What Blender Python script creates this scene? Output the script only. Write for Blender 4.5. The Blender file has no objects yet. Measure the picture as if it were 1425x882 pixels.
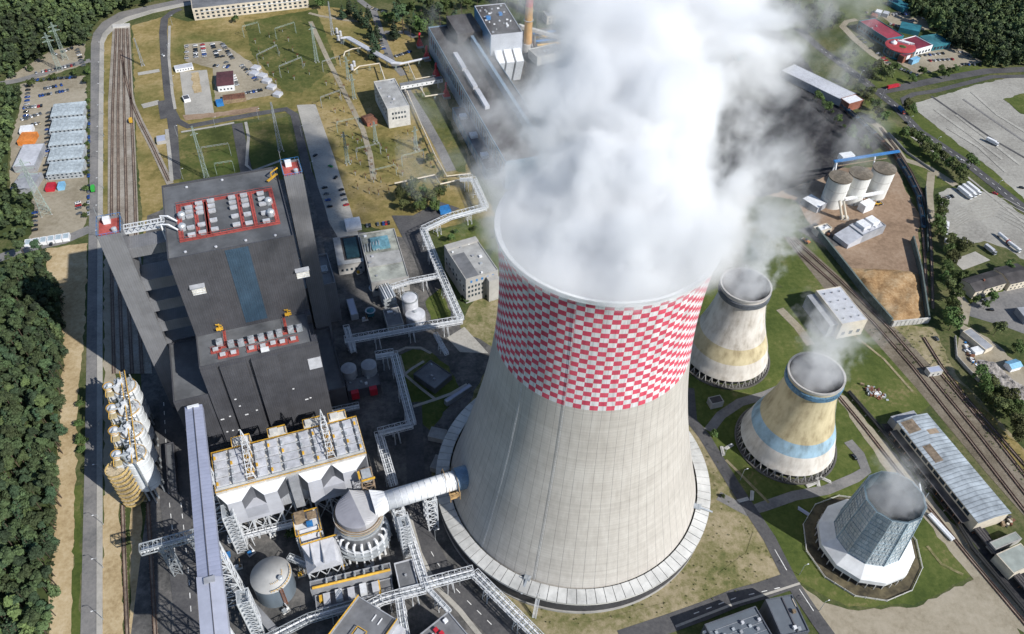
import bpy, bmesh, math, random
import numpy as np
from mathutils import Vector, Matrix
R_ = random.Random(7)
PI = math.pi
scene = bpy.context.scene
col = scene.collection
# ------------------------------------------------------------------ survey: the camera was solved from the photograph, so that any pixel
# of known height can be turned into a place on the site (metres)
FOC, PITCH, ROLL, CAMH = 1108.6445, 0.789, 0.0392, 376.7
PW, PH = 1425.0, 882.0
_f = np.array([0, math.cos(PITCH), -math.sin(PITCH)]); _r = np.array([1., 0, 0]); _u = np.cross(_r, _f)
_c, _s = math.cos(ROLL), math.sin(ROLL)
RIGHT, UP, FWD = _c*_r + _s*_u, -_s*_r + _c*_u, _f
CAM = np.array([0, 0, CAMH])
def G(x, y, z=0.0):
    d = RIGHT*((x-PW/2)/FOC) + UP*((PH/2-y)/FOC) + FWD
    p = CAM + d*((z-CAMH)/d[2]); return (p[0], p[1], z)
def PX(p):
    q = np.array(p)-CAM; a, b, c = q@RIGHT, q@UP, q@FWD
    return PW/2+FOC*a/c, PH/2-FOC*b/c
def HT(top, base, zb=0.0):
    b = G(*base, zb); best = (1e9, 0)
    for h in np.arange(1, 200, .5):
        x, y = PX((b[0], b[1], h)); best = min(best, ((x-top[0])**2+(y-top[1])**2, h))
    return float(best[1])
def V(p): return Vector(p)
# ------------------------------------------------------------------ mesh builder
class Fr:                       # a local frame on the ground: u along the facade, v across it
    def __init__(s, o, a=None, e1=None, e2=None):
        s.o = (o[0], o[1])
        if e1 is None: e1 = (math.cos(a), math.sin(a)); e2 = (-math.sin(a), math.cos(a))
        s.e1, s.e2 = e1, e2
    def p(s, u, v, z): return (s.o[0]+s.e1[0]*u+s.e2[0]*v, s.o[1]+s.e1[1]*u+s.e2[1]*v, z)
    def uv(s, q):
        d = (q[0]-s.o[0], q[1]-s.o[1]); return d[0]*s.e1[0]+d[1]*s.e1[1], d[0]*s.e2[0]+d[1]*s.e2[1]
WORLD = Fr((0, 0), 0.0)
class MB:
    def __init__(s): s.v = []; s.f = []; s.m = []
    def quad(s, a, b, c, d, mi=0):
        n = len(s.v); s.v += [a, b, c, d]; s.f.append((n, n+1, n+2, n+3)); s.m.append(mi)
    def poly(s, pts, mi=0):
        n = len(s.v); s.v += list(pts); s.f.append(tuple(range(n, n+len(pts)))); s.m.append(mi)
    def hexa(s, b, t, mi=0, top=None):
        n = len(s.v); k = len(b); s.v += list(b)+list(t)
        s.f.append(tuple(n+i for i in reversed(range(k)))); s.m.append(mi)
        s.f.append(tuple(n+k+i for i in range(k))); s.m.append(mi if top is None else top)
        for i in range(k):
            j = (i+1) % k; s.f.append((n+i, n+j, n+k+j, n+k+i)); s.m.append(mi)
    def prism(s, pts, z0, z1, mi=0, top=None): s.hexa([(p[0], p[1], z0) for p in pts], [(p[0], p[1], z1) for p in pts], mi, top)
    def box(s, fr, u0, u1, v0, v1, z0, z1, mi=0, top=None):
        q = [(u0, v0), (u1, v0), (u1, v1), (u0, v1)]
        s.hexa([fr.p(a, b, z0) for a, b in q], [fr.p(a, b, z1) for a, b in q], mi, top)
    def bar(s, p, q, w, h=None, mi=0):
        p, q = V(p), V(q); h = h or w; d = q-p
        if d.length < 1e-6: return
        d.normalize(); a = d.cross(Vector((0, 0, 1)))
        if a.length < 1e-3: a = Vector((1, 0, 0))
        a.normalize(); b = a.cross(d); a *= w/2; b *= h/2
        f = lambda c: [tuple(c-a-b), tuple(c+a-b), tuple(c+a+b), tuple(c-a+b)]
        s.hexa(f(p), f(q), mi)
    def tube(s, pts, r, n=8, mi=0, cap=True):
        pts = [V(p) for p in pts]; rs = r if isinstance(r, (list, tuple)) else [r]*len(pts); rings = []
        for i, p in enumerate(pts):
            d = (pts[min(i+1, len(pts)-1)]-pts[max(i-1, 0)]).normalized()
            a = d.cross(Vector((0, 0, 1)))
            if a.length < 1e-3: a = Vector((1, 0, 0))
            a.normalize(); b = a.cross(d); n0 = len(s.v); rings.append(n0)
            for k in range(n):
                t = 2*PI*k/n; s.v.append(tuple(p+a*(rs[i]*math.cos(t))+b*(rs[i]*math.sin(t))))
        for i in range(len(rings)-1):
            for k in range(n):
                j = (k+1) % n; s.f.append((rings[i]+k, rings[i]+j, rings[i+1]+j, rings[i+1]+k)); s.m.append(mi)
        if cap:
            s.f.append(tuple(rings[0]+k for k in reversed(range(n)))); s.m.append(mi)
            s.f.append(tuple(rings[-1]+k for k in range(n))); s.m.append(mi)
    def lathe(s, c, prof, n=48, mi=0, cap0=False, cap1=False, a0=0.0, a1=None):
        full = a1 is None; a1 = a0+2*PI if full else a1; k = n if full else n+1; base = len(s.v)
        for r, z in prof:
            for i in range(k):
                t = a0+(a1-a0)*i/n; s.v.append((c[0]+r*math.cos(t), c[1]+r*math.sin(t), z))
        for j in range(len(prof)-1):
            for i in range(n):
                i2 = (i+1) % k; s.f.append((base+j*k+i, base+j*k+i2, base+(j+1)*k+i2, base+(j+1)*k+i)); s.m.append(mi)
        if cap0: s.f.append(tuple(base+i for i in reversed(range(k)))); s.m.append(mi)
        if cap1: s.f.append(tuple(base+(len(prof)-1)*k+i for i in range(k))); s.m.append(mi)
    def sheet(s, pts, z, mi=0): s.poly([(p[0], p[1], z) for p in pts], mi)
    def strip(s, pts, w, z, mi=0):           # a ribbon along ground points
        pts = [Vector((p[0], p[1])) for p in pts]; L = []; n = len(pts)
        ws = w if isinstance(w, (list, tuple)) else [w]*n
        for i in range(n):
            d = (pts[min(i+1, n-1)]-pts[max(i-1, 0)]).normalized(); nn = Vector((-d.y, d.x))*ws[i]/2
            L.append((pts[i]+nn, pts[i]-nn))
        for i in range(n-1):
            a, b = L[i]; c, d = L[i+1]; s.quad((a.x, a.y, z), (b.x, b.y, z), (d.x, d.y, z), (c.x, c.y, z), mi)
    def build(s, name, mats, parent=None, smooth=False):
        me = bpy.data.meshes.new(name); mats = mats if isinstance(mats, (list, tuple)) else [mats]
        if parent is not None:
            o = ORG[parent.name]
            if parent.parent: pass
        else:
            a = np.array(s.v); lo, hi = a.min(0), a.max(0); o = ((lo[0]+hi[0])/2, (lo[1]+hi[1])/2, lo[2])
        me.from_pydata([(x-o[0], y-o[1], z-o[2]) for x, y, z in s.v], [], s.f)
        for m in mats: me.materials.append(m)
        if len(mats) > 1: me.polygons.foreach_set('material_index', s.m)
        if smooth: me.polygons.foreach_set('use_smooth', [True]*len(s.f))
        me.update()
        ob = bpy.data.objects.new(name, me); col.objects.link(ob); ORG[ob.name] = o
        if parent is not None: ob.parent = parent
        else: ob.location = o
        return ob
ORG = {}
def smooth_by_angle(ob, deg=35):
    me = ob.data; me.polygons.foreach_set('use_smooth', [True]*len(me.polygons)); me.set_sharp_from_angle(angle=math.radians(deg)); return ob
def tag(o, label, cat, group=None, kind=None):
    if label: o['label'] = label
    if cat: o['category'] = cat
    if group: o['group'] = group
    if kind: o['kind'] = kind
    return o
def thing(name, label, cat, loc, group=None):
    o = bpy.data.objects.new(name, None); o.empty_display_size = 1; col.objects.link(o)
    o.location = (loc[0], loc[1], loc[2] if len(loc) > 2 else 0); ORG[o.name] = tuple(o.location); return tag(o, label, cat, group)
def struct(o): o['kind'] = 'structure'; return o
def copy_tree(o, parent=None):
    c = o.copy(); col.objects.link(c); ORG[c.name] = ORG[o.name]
    if parent is not None: c.parent = parent
    for ch in list(o.children): copy_tree(ch, c)
    return c
ORD = 'first second third fourth fifth sixth seventh eighth ninth tenth eleventh twelfth thirteenth fourteenth fifteenth sixteenth seventeenth eighteenth nineteenth twentieth'.split()
def ordn(i):
    return ORD[i] if i < 20 else ('twenty-'+ORD[i-20] if i < 29 else 'thirtieth')
def lerp(a, b, t): return tuple(x+(y-x)*t for x, y in zip(a, b))
# ------------------------------------------------------------------ materials
def new_mat(name):
    m = bpy.data.materials.new(name); m.use_nodes = True; nt = m.node_tree
    b = nt.nodes['Principled BSDF']; return m, nt, b
def N(nt, t, **k):
    n = nt.nodes.new(t)
    for a, v in k.items():
        if a in n.inputs: n.inputs[a].default_value = v
        else: setattr(n, a, v)
    return n
def noise(nt, co, scale, detail=4, rough=.6):
    n = N(nt, 'ShaderNodeTexNoise'); n.inputs['Scale'].default_value = scale; n.inputs['Detail'].default_value = detail
    n.inputs['Roughness'].default_value = rough; nt.links.new(co, n.inputs['Vector']); return n
def ramp(nt, fac, stops):
    r = N(nt, 'ShaderNodeValToRGB'); e = r.color_ramp.elements
    while len(e) < len(stops): e.new(.5)
    for i, (p, c) in enumerate(stops): e[i].position = p; e[i].color = (*c, 1)
    nt.links.new(fac, r.inputs['Fac']); return r
def mixc(nt, f, a, b, mode='MIX'):
    m = N(nt, 'ShaderNodeMix', data_type='RGBA', blend_type=mode)
    for s, v in ((m.inputs[0], f), (m.inputs[6], a), (m.inputs[7], b)):
        if hasattr(v, 'is_linked'): nt.links.new(v, s)
        elif isinstance(v, (int, float)): s.default_value = v
        else: s.default_value = (*v, 1)
    return m.outputs[2]
def flat(name, c, rough=.6, var=.12, scale=.4, metal=0.0, streak=False, rand=0.0, bump=0):
    """painted or cast surface: base colour with worn, blotchy variation in metres"""
    m, nt, b = new_mat(name); tc = N(nt, 'ShaderNodeTexCoord'); co = tc.outputs['Object']
    if streak:
        mp = N(nt, 'ShaderNodeMapping'); mp.inputs['Scale'].default_value = (1, 1, .12); nt.links.new(co, mp.inputs['Vector']); co = mp.outputs['Vector']
    n1 = noise(nt, co, scale, 5, .65); n2 = noise(nt, co, scale*.13, 3, .5)
    a = N(nt, 'ShaderNodeMath', operation='ADD'); nt.links.new(n1.outputs['Fac'], a.inputs[0]); nt.links.new(n2.outputs['Fac'], a.inputs[1])
    lo = tuple(max(0, x*(1-2*var)) for x in c); hi = tuple(min(1, x*(1+2*var)) for x in c)
    r = ramp(nt, a.outputs[0], [(.25, lo), (.5, c), (.78, hi)])
    mr = N(nt, 'ShaderNodeMapRange'); mr.inputs['From Min'].default_value = .6; mr.inputs['From Max'].default_value = 1.4
    nt.links.new(a.outputs[0], mr.inputs['Value']); nt.links.new(mr.outputs[0], r.inputs['Fac'])
    out = r.outputs['Color']
    if rand:
        oi = N(nt, 'ShaderNodeObjectInfo'); hs = N(nt, 'ShaderNodeHueSaturation')
        m1 = N(nt, 'ShaderNodeMapRange'); m1.inputs['To Min'].default_value = 1-rand; m1.inputs['To Max'].default_value = 1+rand
        nt.links.new(oi.outputs['Random'], m1.inputs['Value']); nt.links.new(m1.outputs[0], hs.inputs['Value'])
        m2 = N(nt, 'ShaderNodeMapRange'); m2.inputs['To Min'].default_value = .5-rand*.07; m2.inputs['To Max'].default_value = .5+rand*.05
        nt.links.new(oi.outputs['Random'], m2.inputs['Value']); nt.links.new(m2.outputs[0], hs.inputs['Hue'])
        nt.links.new(out, hs.inputs['Color']); out = hs.outputs['Color']
    nt.links.new(out, b.inputs['Base Color']); b.inputs['Roughness'].default_value = rough; b.inputs['Metallic'].default_value = metal
    if bump:
        bp = N(nt, 'ShaderNodeBump'); bp.inputs['Strength'].default_value = .5; bp.inputs['Distance'].default_value = bump
        nt.links.new(n1.outputs['Fac'], bp.inputs['Height']); nt.links.new(bp.outputs[0], b.inputs['Normal'])
    return m
def ground_mat(name, stops, scale=.03, fine=.35, rough=.95, mixf=.45, bump=.25, stops2=None):
    """soil, grass or gravel: broad patches broken by fine grain"""
    m, nt, b = new_mat(name); geo = N(nt, 'ShaderNodeNewGeometry'); co = geo.outputs['Position']
    n1 = noise(nt, co, scale, 6, .62); n2 = noise(nt, co, fine, 6, .75)
    mx = N(nt, 'ShaderNodeMix', data_type='FLOAT'); mx.inputs[0].default_value = mixf
    nt.links.new(n1.outputs['Fac'], mx.inputs[2]); nt.links.new(n2.outputs['Fac'], mx.inputs[3])
    ex = N(nt, 'ShaderNodeMapRange'); ex.clamp = False; ex.inputs['From Min'].default_value = .36; ex.inputs['From Max'].default_value = .64; ex.inputs['To Min'].default_value = .25; ex.inputs['To Max'].default_value = .75
    nt.links.new(mx.outputs[0], ex.inputs['Value']); mx = ex
    r = ramp(nt, mx.outputs[0], stops); out = r.outputs['Color']
    if stops2:
        n3 = noise(nt, co, scale*.45, 4, .6); r3 = ramp(nt, n3.outputs['Fac'], [(.49, (0, 0, 0)), (.63, (1, 1, 1))])
        r2 = ramp(nt, mx.outputs[0], stops2); out = mixc(nt, r3.outputs['Color'], out, r2.outputs['Color'])
    nt.links.new(out, b.inputs['Base Color']); b.inputs['Roughness'].default_value = rough; b.inputs['Specular IOR Level'].default_value = .15
    bp = N(nt, 'ShaderNodeBump'); bp.inputs['Strength'].default_value = .6; bp.inputs['Distance'].default_value = bump
    nt.links.new(n2.outputs['Fac'], bp.inputs['Height']); nt.links.new(bp.outputs[0], b.inputs['Normal'])
    return m
def sheet_mat(name, c, period=1.0, axis='u', rough=.5, var=.1, metal=0.0, depth=.06, ang=0.0, dark=.75, panel=0):
    """profiled metal cladding: ribs at a fixed spacing along one direction, with soiling"""
    m, nt, b = new_mat(name); geo = N(nt, 'ShaderNodeNewGeometry'); co = geo.outputs['Position']
    mp = N(nt, 'ShaderNodeMapping'); mp.inputs['Rotation'].default_value = (0, 0, -ang); nt.links.new(co, mp.inputs['Vector'])
    w = N(nt, 'ShaderNodeTexWave', bands_direction={'u': 'X', 'v': 'Y', 'z': 'Z'}[axis]); w.inputs['Scale'].default_value = .314/period
    nt.links.new(mp.outputs['Vector'], w.inputs['Vector'])
    n = noise(nt, co, .12, 5, .65); lo = tuple(x*(1-2*var) for x in c); hi = tuple(min(1, x*(1+2*var)) for x in c)
    r = ramp(nt, n.outputs['Fac'], [(.3, lo), (.5, c), (.7, hi)])
    r2 = ramp(nt, w.outputs['Fac'], [(.0, (dark,)*3), (.18, (1, 1, 1))])
    cc = mixc(nt, 1.0, r.outputs['Color'], r2.outputs['Color'], 'MULTIPLY')
    if panel:                      # sheets of slightly different age, joints and rain streaks
        sn = N(nt, 'ShaderNodeVectorMath', operation='SNAP'); nt.links.new(mp.outputs['Vector'], sn.inputs[0]); sn.inputs[1].default_value = (panel, 1000, panel*.9)
        wn = N(nt, 'ShaderNodeTexWhiteNoise'); nt.links.new(sn.outputs[0], wn.inputs['Vector']); r3 = ramp(nt, wn.outputs['Value'], [(0, (.955,)*3), (1, (1.04,)*3)])
        cc = mixc(nt, 1.0, cc, r3.outputs['Color'], 'MULTIPLY'); m2 = N(nt, 'ShaderNodeMapping'); m2.inputs['Scale'].default_value = (.5, .5, .025); nt.links.new(mp.outputs['Vector'], m2.inputs['Vector'])
        n3 = noise(nt, m2.outputs['Vector'], 1.0, 5, .65); r4 = ramp(nt, n3.outputs['Fac'], [(.35, (.93, .925, .92)), (.6, (1.03, 1.03, 1.035))]); cc = mixc(nt, 1.0, cc, r4.outputs['Color'], 'MULTIPLY')
    nt.links.new(cc, b.inputs['Base Color'])
    b.inputs['Roughness'].default_value = rough; b.inputs['Metallic'].default_value = metal
    bp = N(nt, 'ShaderNodeBump'); bp.inputs['Distance'].default_value = depth; bp.inputs['Strength'].default_value = .6
    nt.links.new(w.outputs['Fac'], bp.inputs['Height']); nt.links.new(bp.outputs[0], b.inputs['Normal'])
    return m
TH = .3712
M = {}
M['concrete'] = flat('concrete', (.36, .35, .33), .85, .09, .25)
M['concrete_pale'] = flat('pale_concrete', (.5, .49, .46), .85, .1, .3)
M['white'] = flat('white_paint', (.72, .73, .74), .5, .07, .5)
M['white_steel'] = flat('white_steel', (.58, .60, .62), .45, .08, .6)
M['galv'] = flat('galvanised_steel', (.42, .45, .47), .45, .12, .5, .3)
M['grey'] = flat('grey_paint', (.30, .31, .33), .55, .1, .3)
M['grey_light'] = flat('light_grey_sheet', (.48, .49, .52), .5, .08, .3)
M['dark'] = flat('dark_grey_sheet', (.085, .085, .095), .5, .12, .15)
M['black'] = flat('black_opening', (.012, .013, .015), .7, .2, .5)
M['roof_felt'] = flat('grey_roof_felt', (.16, .165, .175), .9, .15, .12)
M['roof_felt_pale'] = flat('pale_roof_felt', (.33, .33, .32), .9, .14, .15)
M['roof_dark'] = flat('dark_roof_felt', (.06, .055, .055), .9, .2, .15)
M['yellow'] = flat('yellow_paint', (.62, .36, .04), .5, .12, .6)
M['red'] = flat('red_paint', (.36, .075, .06), .55, .14, .5)
M['red_deep'] = flat('deep_red_paint', (.45, .02, .035), .5, .12, .5)
M['blue'] = flat('blue_paint', (.03, .17, .42), .5, .12, .5)
M['teal'] = flat('teal_sheet', (.03, .16, .20), .5, .14, .2)
M['lavender'] = flat('lavender_grey_sheet', (.36, .39, .49), .45, .06, .08)
M['glass'] = flat('window_glass', (.03, .045, .06), .12, .2, .6)
M['brick'] = flat('red_brown_brick', (.22, .08, .05), .85, .15, .5)
M['cream'] = flat('cream_render', (.56, .50, .40), .8, .08, .3)
M['orange'] = flat('orange_sheet', (.60, .20, .04), .6, .14, .5)
M['rust'] = flat('rusty_steel', (.16, .07, .04), .8, .25, .6)
M['wood'] = flat('weathered_timber', (.22, .16, .10), .85, .2, .8)
M['bark'] = flat('bark', (.09, .065, .045), .9, .2, 1.5)
M['rubber'] = flat('black_rubber', (.02, .02, .02), .8, .1, 1)
M['green_steel'] = flat('grey_green_steel', (.30, .37, .33), .55, .1, .6)
M['porcelain'] = flat('brown_porcelain', (.16, .07, .04), .35, .1, 1)
M['mark'] = flat('road_marking', (.72, .72, .70), .7, .12, 1)
for nm, c in dict(leaf_pine=(.064, .094, .042), leaf_deep=(.046, .076, .040), leaf_green=(.070, .105, .032), leaf_olive=(.092, .108, .040)).items():
    M[nm] = flat(nm, c, .75, .25, .5, rand=.38)
    M[nm].node_tree.nodes['Principled BSDF'].inputs['Specular IOR Level'].default_value = .2
# ================================================================== THE SETTING
gm = {}
gm['base'] = ground_mat('rough_ground', [(.32, (.035, .055, .018)), (.5, (.07, .085, .03)), (.66, (.13, .125, .06))], .02)
gm['dry'] = ground_mat('dry_grass', [(.3, (.135, .115, .038)), (.45, (.21, .168, .062)), (.58, (.28, .215, .092)), (.7, (.34, .265, .135))], .022, .22,
                       stops2=[(.3, (.07, .08, .022)), (.5, (.115, .12, .036)), (.7, (.19, .165, .06))])
gm['olive'] = ground_mat('olive_lawn', [(.3, (.050, .062, .018)), (.45, (.075, .088, .026)), (.58, (.115, .115, .038)), (.72, (.20, .165, .07))], .03, .25, stops2=[(.3, (.045, .068, .016)), (.5, (.065, .09, .022)), (.7, (.10, .11, .035))])
gm['lawn'] = ground_mat('mown_grass', [(.28, (.045, .066, .016)), (.46, (.072, .096, .024)), (.6, (.10, .118, .034)), (.76, (.19, .165, .075))], .03, .3)
gm['patchy'] = ground_mat('worn_grass', [(.28, (.085, .10, .034)), (.42, (.165, .155, .07)), (.56, (.27, .23, .14)), (.72, (.36, .305, .21))], .028, .25)
gm['sand'] = ground_mat('sandy_soil', [(.3, (.26, .19, .10)), (.5, (.40, .31, .18)), (.7, (.50, .41, .27))], .04, .4)
gm['bare'] = ground_mat('bare_pale_soil', [(.3, (.22, .19, .135)), (.5, (.30, .265, .20)), (.72, (.36, .32, .25))], .025, .3)
gm['tan'] = ground_mat('tan_yard_soil', [(.3, (.18, .125, .085)), (.5, (.27, .19, .13)), (.7, (.33, .25, .18))], .03, .3)
gm['gravel'] = ground_mat('grey_gravel', [(.3, (.20, .19, .17)), (.5, (.30, .29, .26)), (.7, (.38, .37, .33))], .018, .4)
gm['ballast'] = ground_mat('track_ballast', [(.3, (.19, .165, .135)), (.5, (.28, .25, .21)), (.7, (.36, .33, .29))], .05, .7)
gm['ballast_old'] = ground_mat('old_track_ballast', [(.3, (.10, .085, .06)), (.5, (.165, .14, .105)), (.7, (.235, .205, .16))], .05, .6)
gm['track_print'] = ground_mat('tyre_worn_gravel', [(.3, (.24, .23, .205)), (.5, (.34, .33, .295)), (.7, (.42, .41, .37))], .05, .5)
gm['asphalt'] = ground_mat('asphalt', [(.3, (.062, .062, .065)), (.5, (.088, .087, .09)), (.72, (.12, .117, .114))], .06, .6, bump=.04)
gm['asphalt_pale'] = ground_mat('worn_asphalt', [(.3, (.13, .13, .13)), (.5, (.19, .185, .18)), (.72, (.24, .23, .22))], .05, .5, bump=.04)
gm['paving'] = ground_mat('concrete_paving', [(.3, (.27, .26, .235)), (.5, (.36, .345, .31)), (.7, (.42, .40, .36))], .05, .6, bump=.03)
gm['yard'] = ground_mat('stained_yard_concrete', [(.3, (.05, .05, .05)), (.48, (.095, .093, .09)), (.7, (.18, .17, .16))], .045, .3, bump=.05)
gm['coal'] = ground_mat('coal', [(.3, (.016, .016, .019)), (.5, (.028, .028, .032)), (.72, (.07, .068, .066))], .03, .3, bump=.4)
LAY = []
def lay(z, o): LAY.append((z, len(LAY), struct(o))); return o
def lay_down():
    for i, (z, k, o) in enumerate(sorted(LAY, key=lambda q: q[:2])): o.location.z = .003*(i+1)
def gsheet(name, mat, px, z, zpx=0):
    pts = [G(x, y, zpx) for x, y in px]
    if mat in ('base', 'dry', 'lawn', 'olive', 'patchy', 'sand', 'bare', 'tan', 'gravel', 'coal'):      # natural edges wander
        q = []; rg = random.Random(len(LAY))
        for a_, b_ in zip(pts, pts[1:]+pts[:1]):
            k = max(1, min(60, int(math.dist(a_, b_)/4)))
            for i in range(k): c_ = lerp(a_, b_, i/k); q.append(c_ if i == 0 else (c_[0]+rg.uniform(-.9, .9), c_[1]+rg.uniform(-.9, .9), 0))
        pts = q
    m = MB(); m.sheet(pts, 0); return lay(z, m.build(name, gm[mat] if isinstance(mat, str) else mat))
def world_sheet(name, mat, pts, z):
    m = MB(); m.sheet(pts, 0); return lay(z, m.build(name, gm[mat]))
def road(name, mat, px, w, z):
    m = MB(); m.strip([G(x, y) for x, y in px], w, 0); return lay(z, m.build(name, gm[mat]))
m = MB(); m.quad((-4000, -1500, 0), (4000, -1500, 0), (4000, 5000, 0), (-4000, 5000, 0)); struct(m.build('ground', gm['base']))
# --- left of the plant
gsheet('dry_lawn', 'dry', [(184, 35), (232, 22), (262, 30), (450, 8), (560, 25), (600, 90), (640, 180), (664, 250), (690, 300), (560, 330), (470, 300), (440, 150), (252, 182), (250, 250), (200, 330), (190, 200)], .03)
gsheet('grass_verge', 'dry', [(143, 330), (144, 60), (156, 36), (182, 33), (186, 330)], .03)
gsheet('green_lawn', 'olive', [(248, 186), (330, 174), (345, 258), (250, 262)], .06)
gsheet('green_lawn', 'olive', [(345, 172), (400, 162), (418, 240), (352, 258)], .06)
gsheet('green_lawn', 'olive', [(340, 30), (440, 12), (470, 90), (420, 130), (395, 125), (350, 75)], .05)
gsheet('green_lawn', 'olive', [(575, 130), (605, 128), (650, 215), (648, 240), (625, 236)], .07)
gsheet('green_lawn', 'lawn', [(606, 325), (660, 305), (690, 330), (690, 345), (625, 350)], .07)
gsheet('green_lawn', 'lawn', [(690, 340), (760, 330), (800, 420), (700, 440), (660, 420)], .05)
gsheet('gravel_yard', 'bare', [(28, 117), (119, 105), (121, 143), (122, 300), (112, 330), (40, 340), (48, 285), (14, 265), (14, 200), (30, 140)], .03)
gsheet('gravel_yard', 'bare', [(68, 72), (119, 59), (117, 90), (51, 110), (4, 118), (10, 108)], .03)
road('yard_lane', 'asphalt_pale', [(-10, 118), (25, 112), (60, 102), (100, 90), (126, 84)], 8, .06)
road('yard_lane', 'asphalt_pale', [(-10, 362), (40, 345), (90, 334), (126, 318)], 9, .06)
gsheet('sandy_track', 'sand', [(62, 346), (122, 338), (121, 380), (116, 480), (107, 580), (104, 720), (102, 882), (66, 890), (68, 840), (75, 744), (83, 580), (88, 500), (86, 440), (66, 390)], .03)
gsheet('grass_verge', 'lawn', [(104, 677), (114, 674), (110, 890), (100, 890)], .05)
# main road by the forest with its pavement
RL = [(112, 884), (118, 635), (122, 400), (124, 300), (126, 150), (126.5, 61), (130, 46), (142, 31), (166, 17), (206, 8), (250, -1), (330, -14)]
RR = [(134.5, 884), (135, 600), (135.5, 400), (136, 300), (137.5, 150), (139, 58), (143, 47), (156, 34), (176, 24), (210, 14), (252, 5), (332, -8)]
RP = [(143, 884), (143, 600), (143, 400), (143.2, 300), (144, 150), (145, 60), (150, 49), (162, 38), (181, 28), (213, 18), (254, 9), (333, -4)]
m = MB()
for i in range(len(RL)-1): m.quad(*[(*G(*q)[:2], 0) for q in (RL[i], RR[i], RR[i+1], RL[i+1])])
lay(.065, m.build('road', gm['asphalt_pale']))
m = MB()
for i in range(len(RR)-1):
    a, b, c, d = [G(*q)[:2] for q in (RR[i], RP[i], RP[i+1], RR[i+1])]
    m.hexa([(*a, 0), (*b, 0), (*c, 0), (*d, 0)], [(*a, .48), (*b, .48), (*c, .48), (*d, .48)])
struct(m.build('pavement', gm['paving']))
# railway yard
gsheet('ballast_bed', 'ballast', [(150, 335), (150.5, 140), (157, 37), (181, 35), (186, 140), (194, 335), (212, 520), (160, 520)], .09)
gsheet('sand_strip', 'sand', [(144, 690), (166, 680), (173, 890), (141, 890)], .05)
gsheet('sand_strip', 'sand', [(182, 700), (195, 700), (207, 890), (181, 890)], .05)
gsheet('grey_strip', 'bare', [(145, 330), (151, 330), (160, 520), (171, 700), (144, 700)], .04)
M['rail'] = flat('rail_steel', (.12, .07, .05), .55, .15, .5, .4)
M['sleeper'] = flat('timber_sleeper', (.21, .165, .13), .9, .2, .6)
road('ballast_bed', 'ballast', [(237, 256), (212, 203), (196, 172), (184, 145), (176, 110)], 5.5, .092)
def track(px, label=None, gauge=1.5, z=.36, sl=True, name='railway_track'):
    pts = [Vector(G(*q)) for q in px]; m = MB(); loc = G(*px[0]); t = thing(name, label, 'railway track', loc)
    dense = []
    for a, b in zip(pts, pts[1:]):
        k = max(1, int((b-a).length/12)); dense += [a.lerp(b, i/k) for i in range(k)]
    dense.append(pts[-1]); n = len(dense)
    off = []
    for i in range(n):
        d = (dense[min(i+1, n-1)]-dense[max(i-1, 0)]).normalized(); off.append(Vector((-d.y, d.x, 0)))
    for s in (-1, 1):
        r = MB()
        for i in range(n-1):
            a, b = dense[i]+off[i]*s*gauge/2, dense[i+1]+off[i+1]*s*gauge/2
            r.bar((a.x, a.y, z+.28), (b.x, b.y, z+.28), .3, .3)
        r.build('rail', M['rail'], t)
    s_ = MB(); s_.strip(dense, gauge+.5, z)
    for i in range(n-1):
        L = (dense[i+1]-dense[i]).length; k = max(1, int(L/2.4))
        for j in range(k):
            c = dense[i].lerp(dense[i+1], j/k); o = off[i]*(gauge/2+.6); d = Vector((-off[i].y, off[i].x, 0))*.18
            s_.quad(tuple(c-o-d+Vector((0, 0, z+.05))), tuple(c+o-d+Vector((0, 0, z+.05))), tuple(c+o+d+Vector((0, 0, z+.05))), tuple(c-o+d+Vector((0, 0, z+.05))))
    s_.build('sleeper_bed', M['sleeper'], t); s_ = None
    return t
track([(159, 520), (156, 400), (155.5, 272), (157, 150), (162, 40)], 'railway track of the left yard nearest the long straight road')
track([(171, 520), (166.5, 400), (165, 272), (164.5, 150), (167, 40)], 'second railway track from the road in the left yard')
track([(184, 520), (178, 400), (176, 272), (173, 150), (172, 40)], 'third railway track from the road in the left yard')
track([(198, 520), (191, 400), (188, 272), (183, 150), (177, 40)], 'fourth railway track from the road, edged by a sandy border')
track([(235, 252), (212, 203), (196, 172), (184, 145), (174, 105), (168, 70)], 'branch railway track curving off the yard towards the dark boiler house')
track([(171, 703), (174, 790), (178, 890)], 'railway track emerging from under the white silos with sand beside it')
track([(206, 700), (211, 790), (217, 890)], 'railway track in shade between the sand strip and the access road')
m = MB(); a, b, c, d = [G(*q)[:2] for q in ((157, 36), (181, 34), (181, 38), (157, 40))]
m.hexa([(*a, 0), (*b, 0), (*c, 0), (*d, 0)], [(*a, 1.6), (*b, 1.6), (*c, 1.6), (*d, 1.6)]); tag(m.build('buffer_stop', M['concrete_pale']), 'pale concrete buffer wall closing the far end of the railway yard', 'buffer stop')
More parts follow.
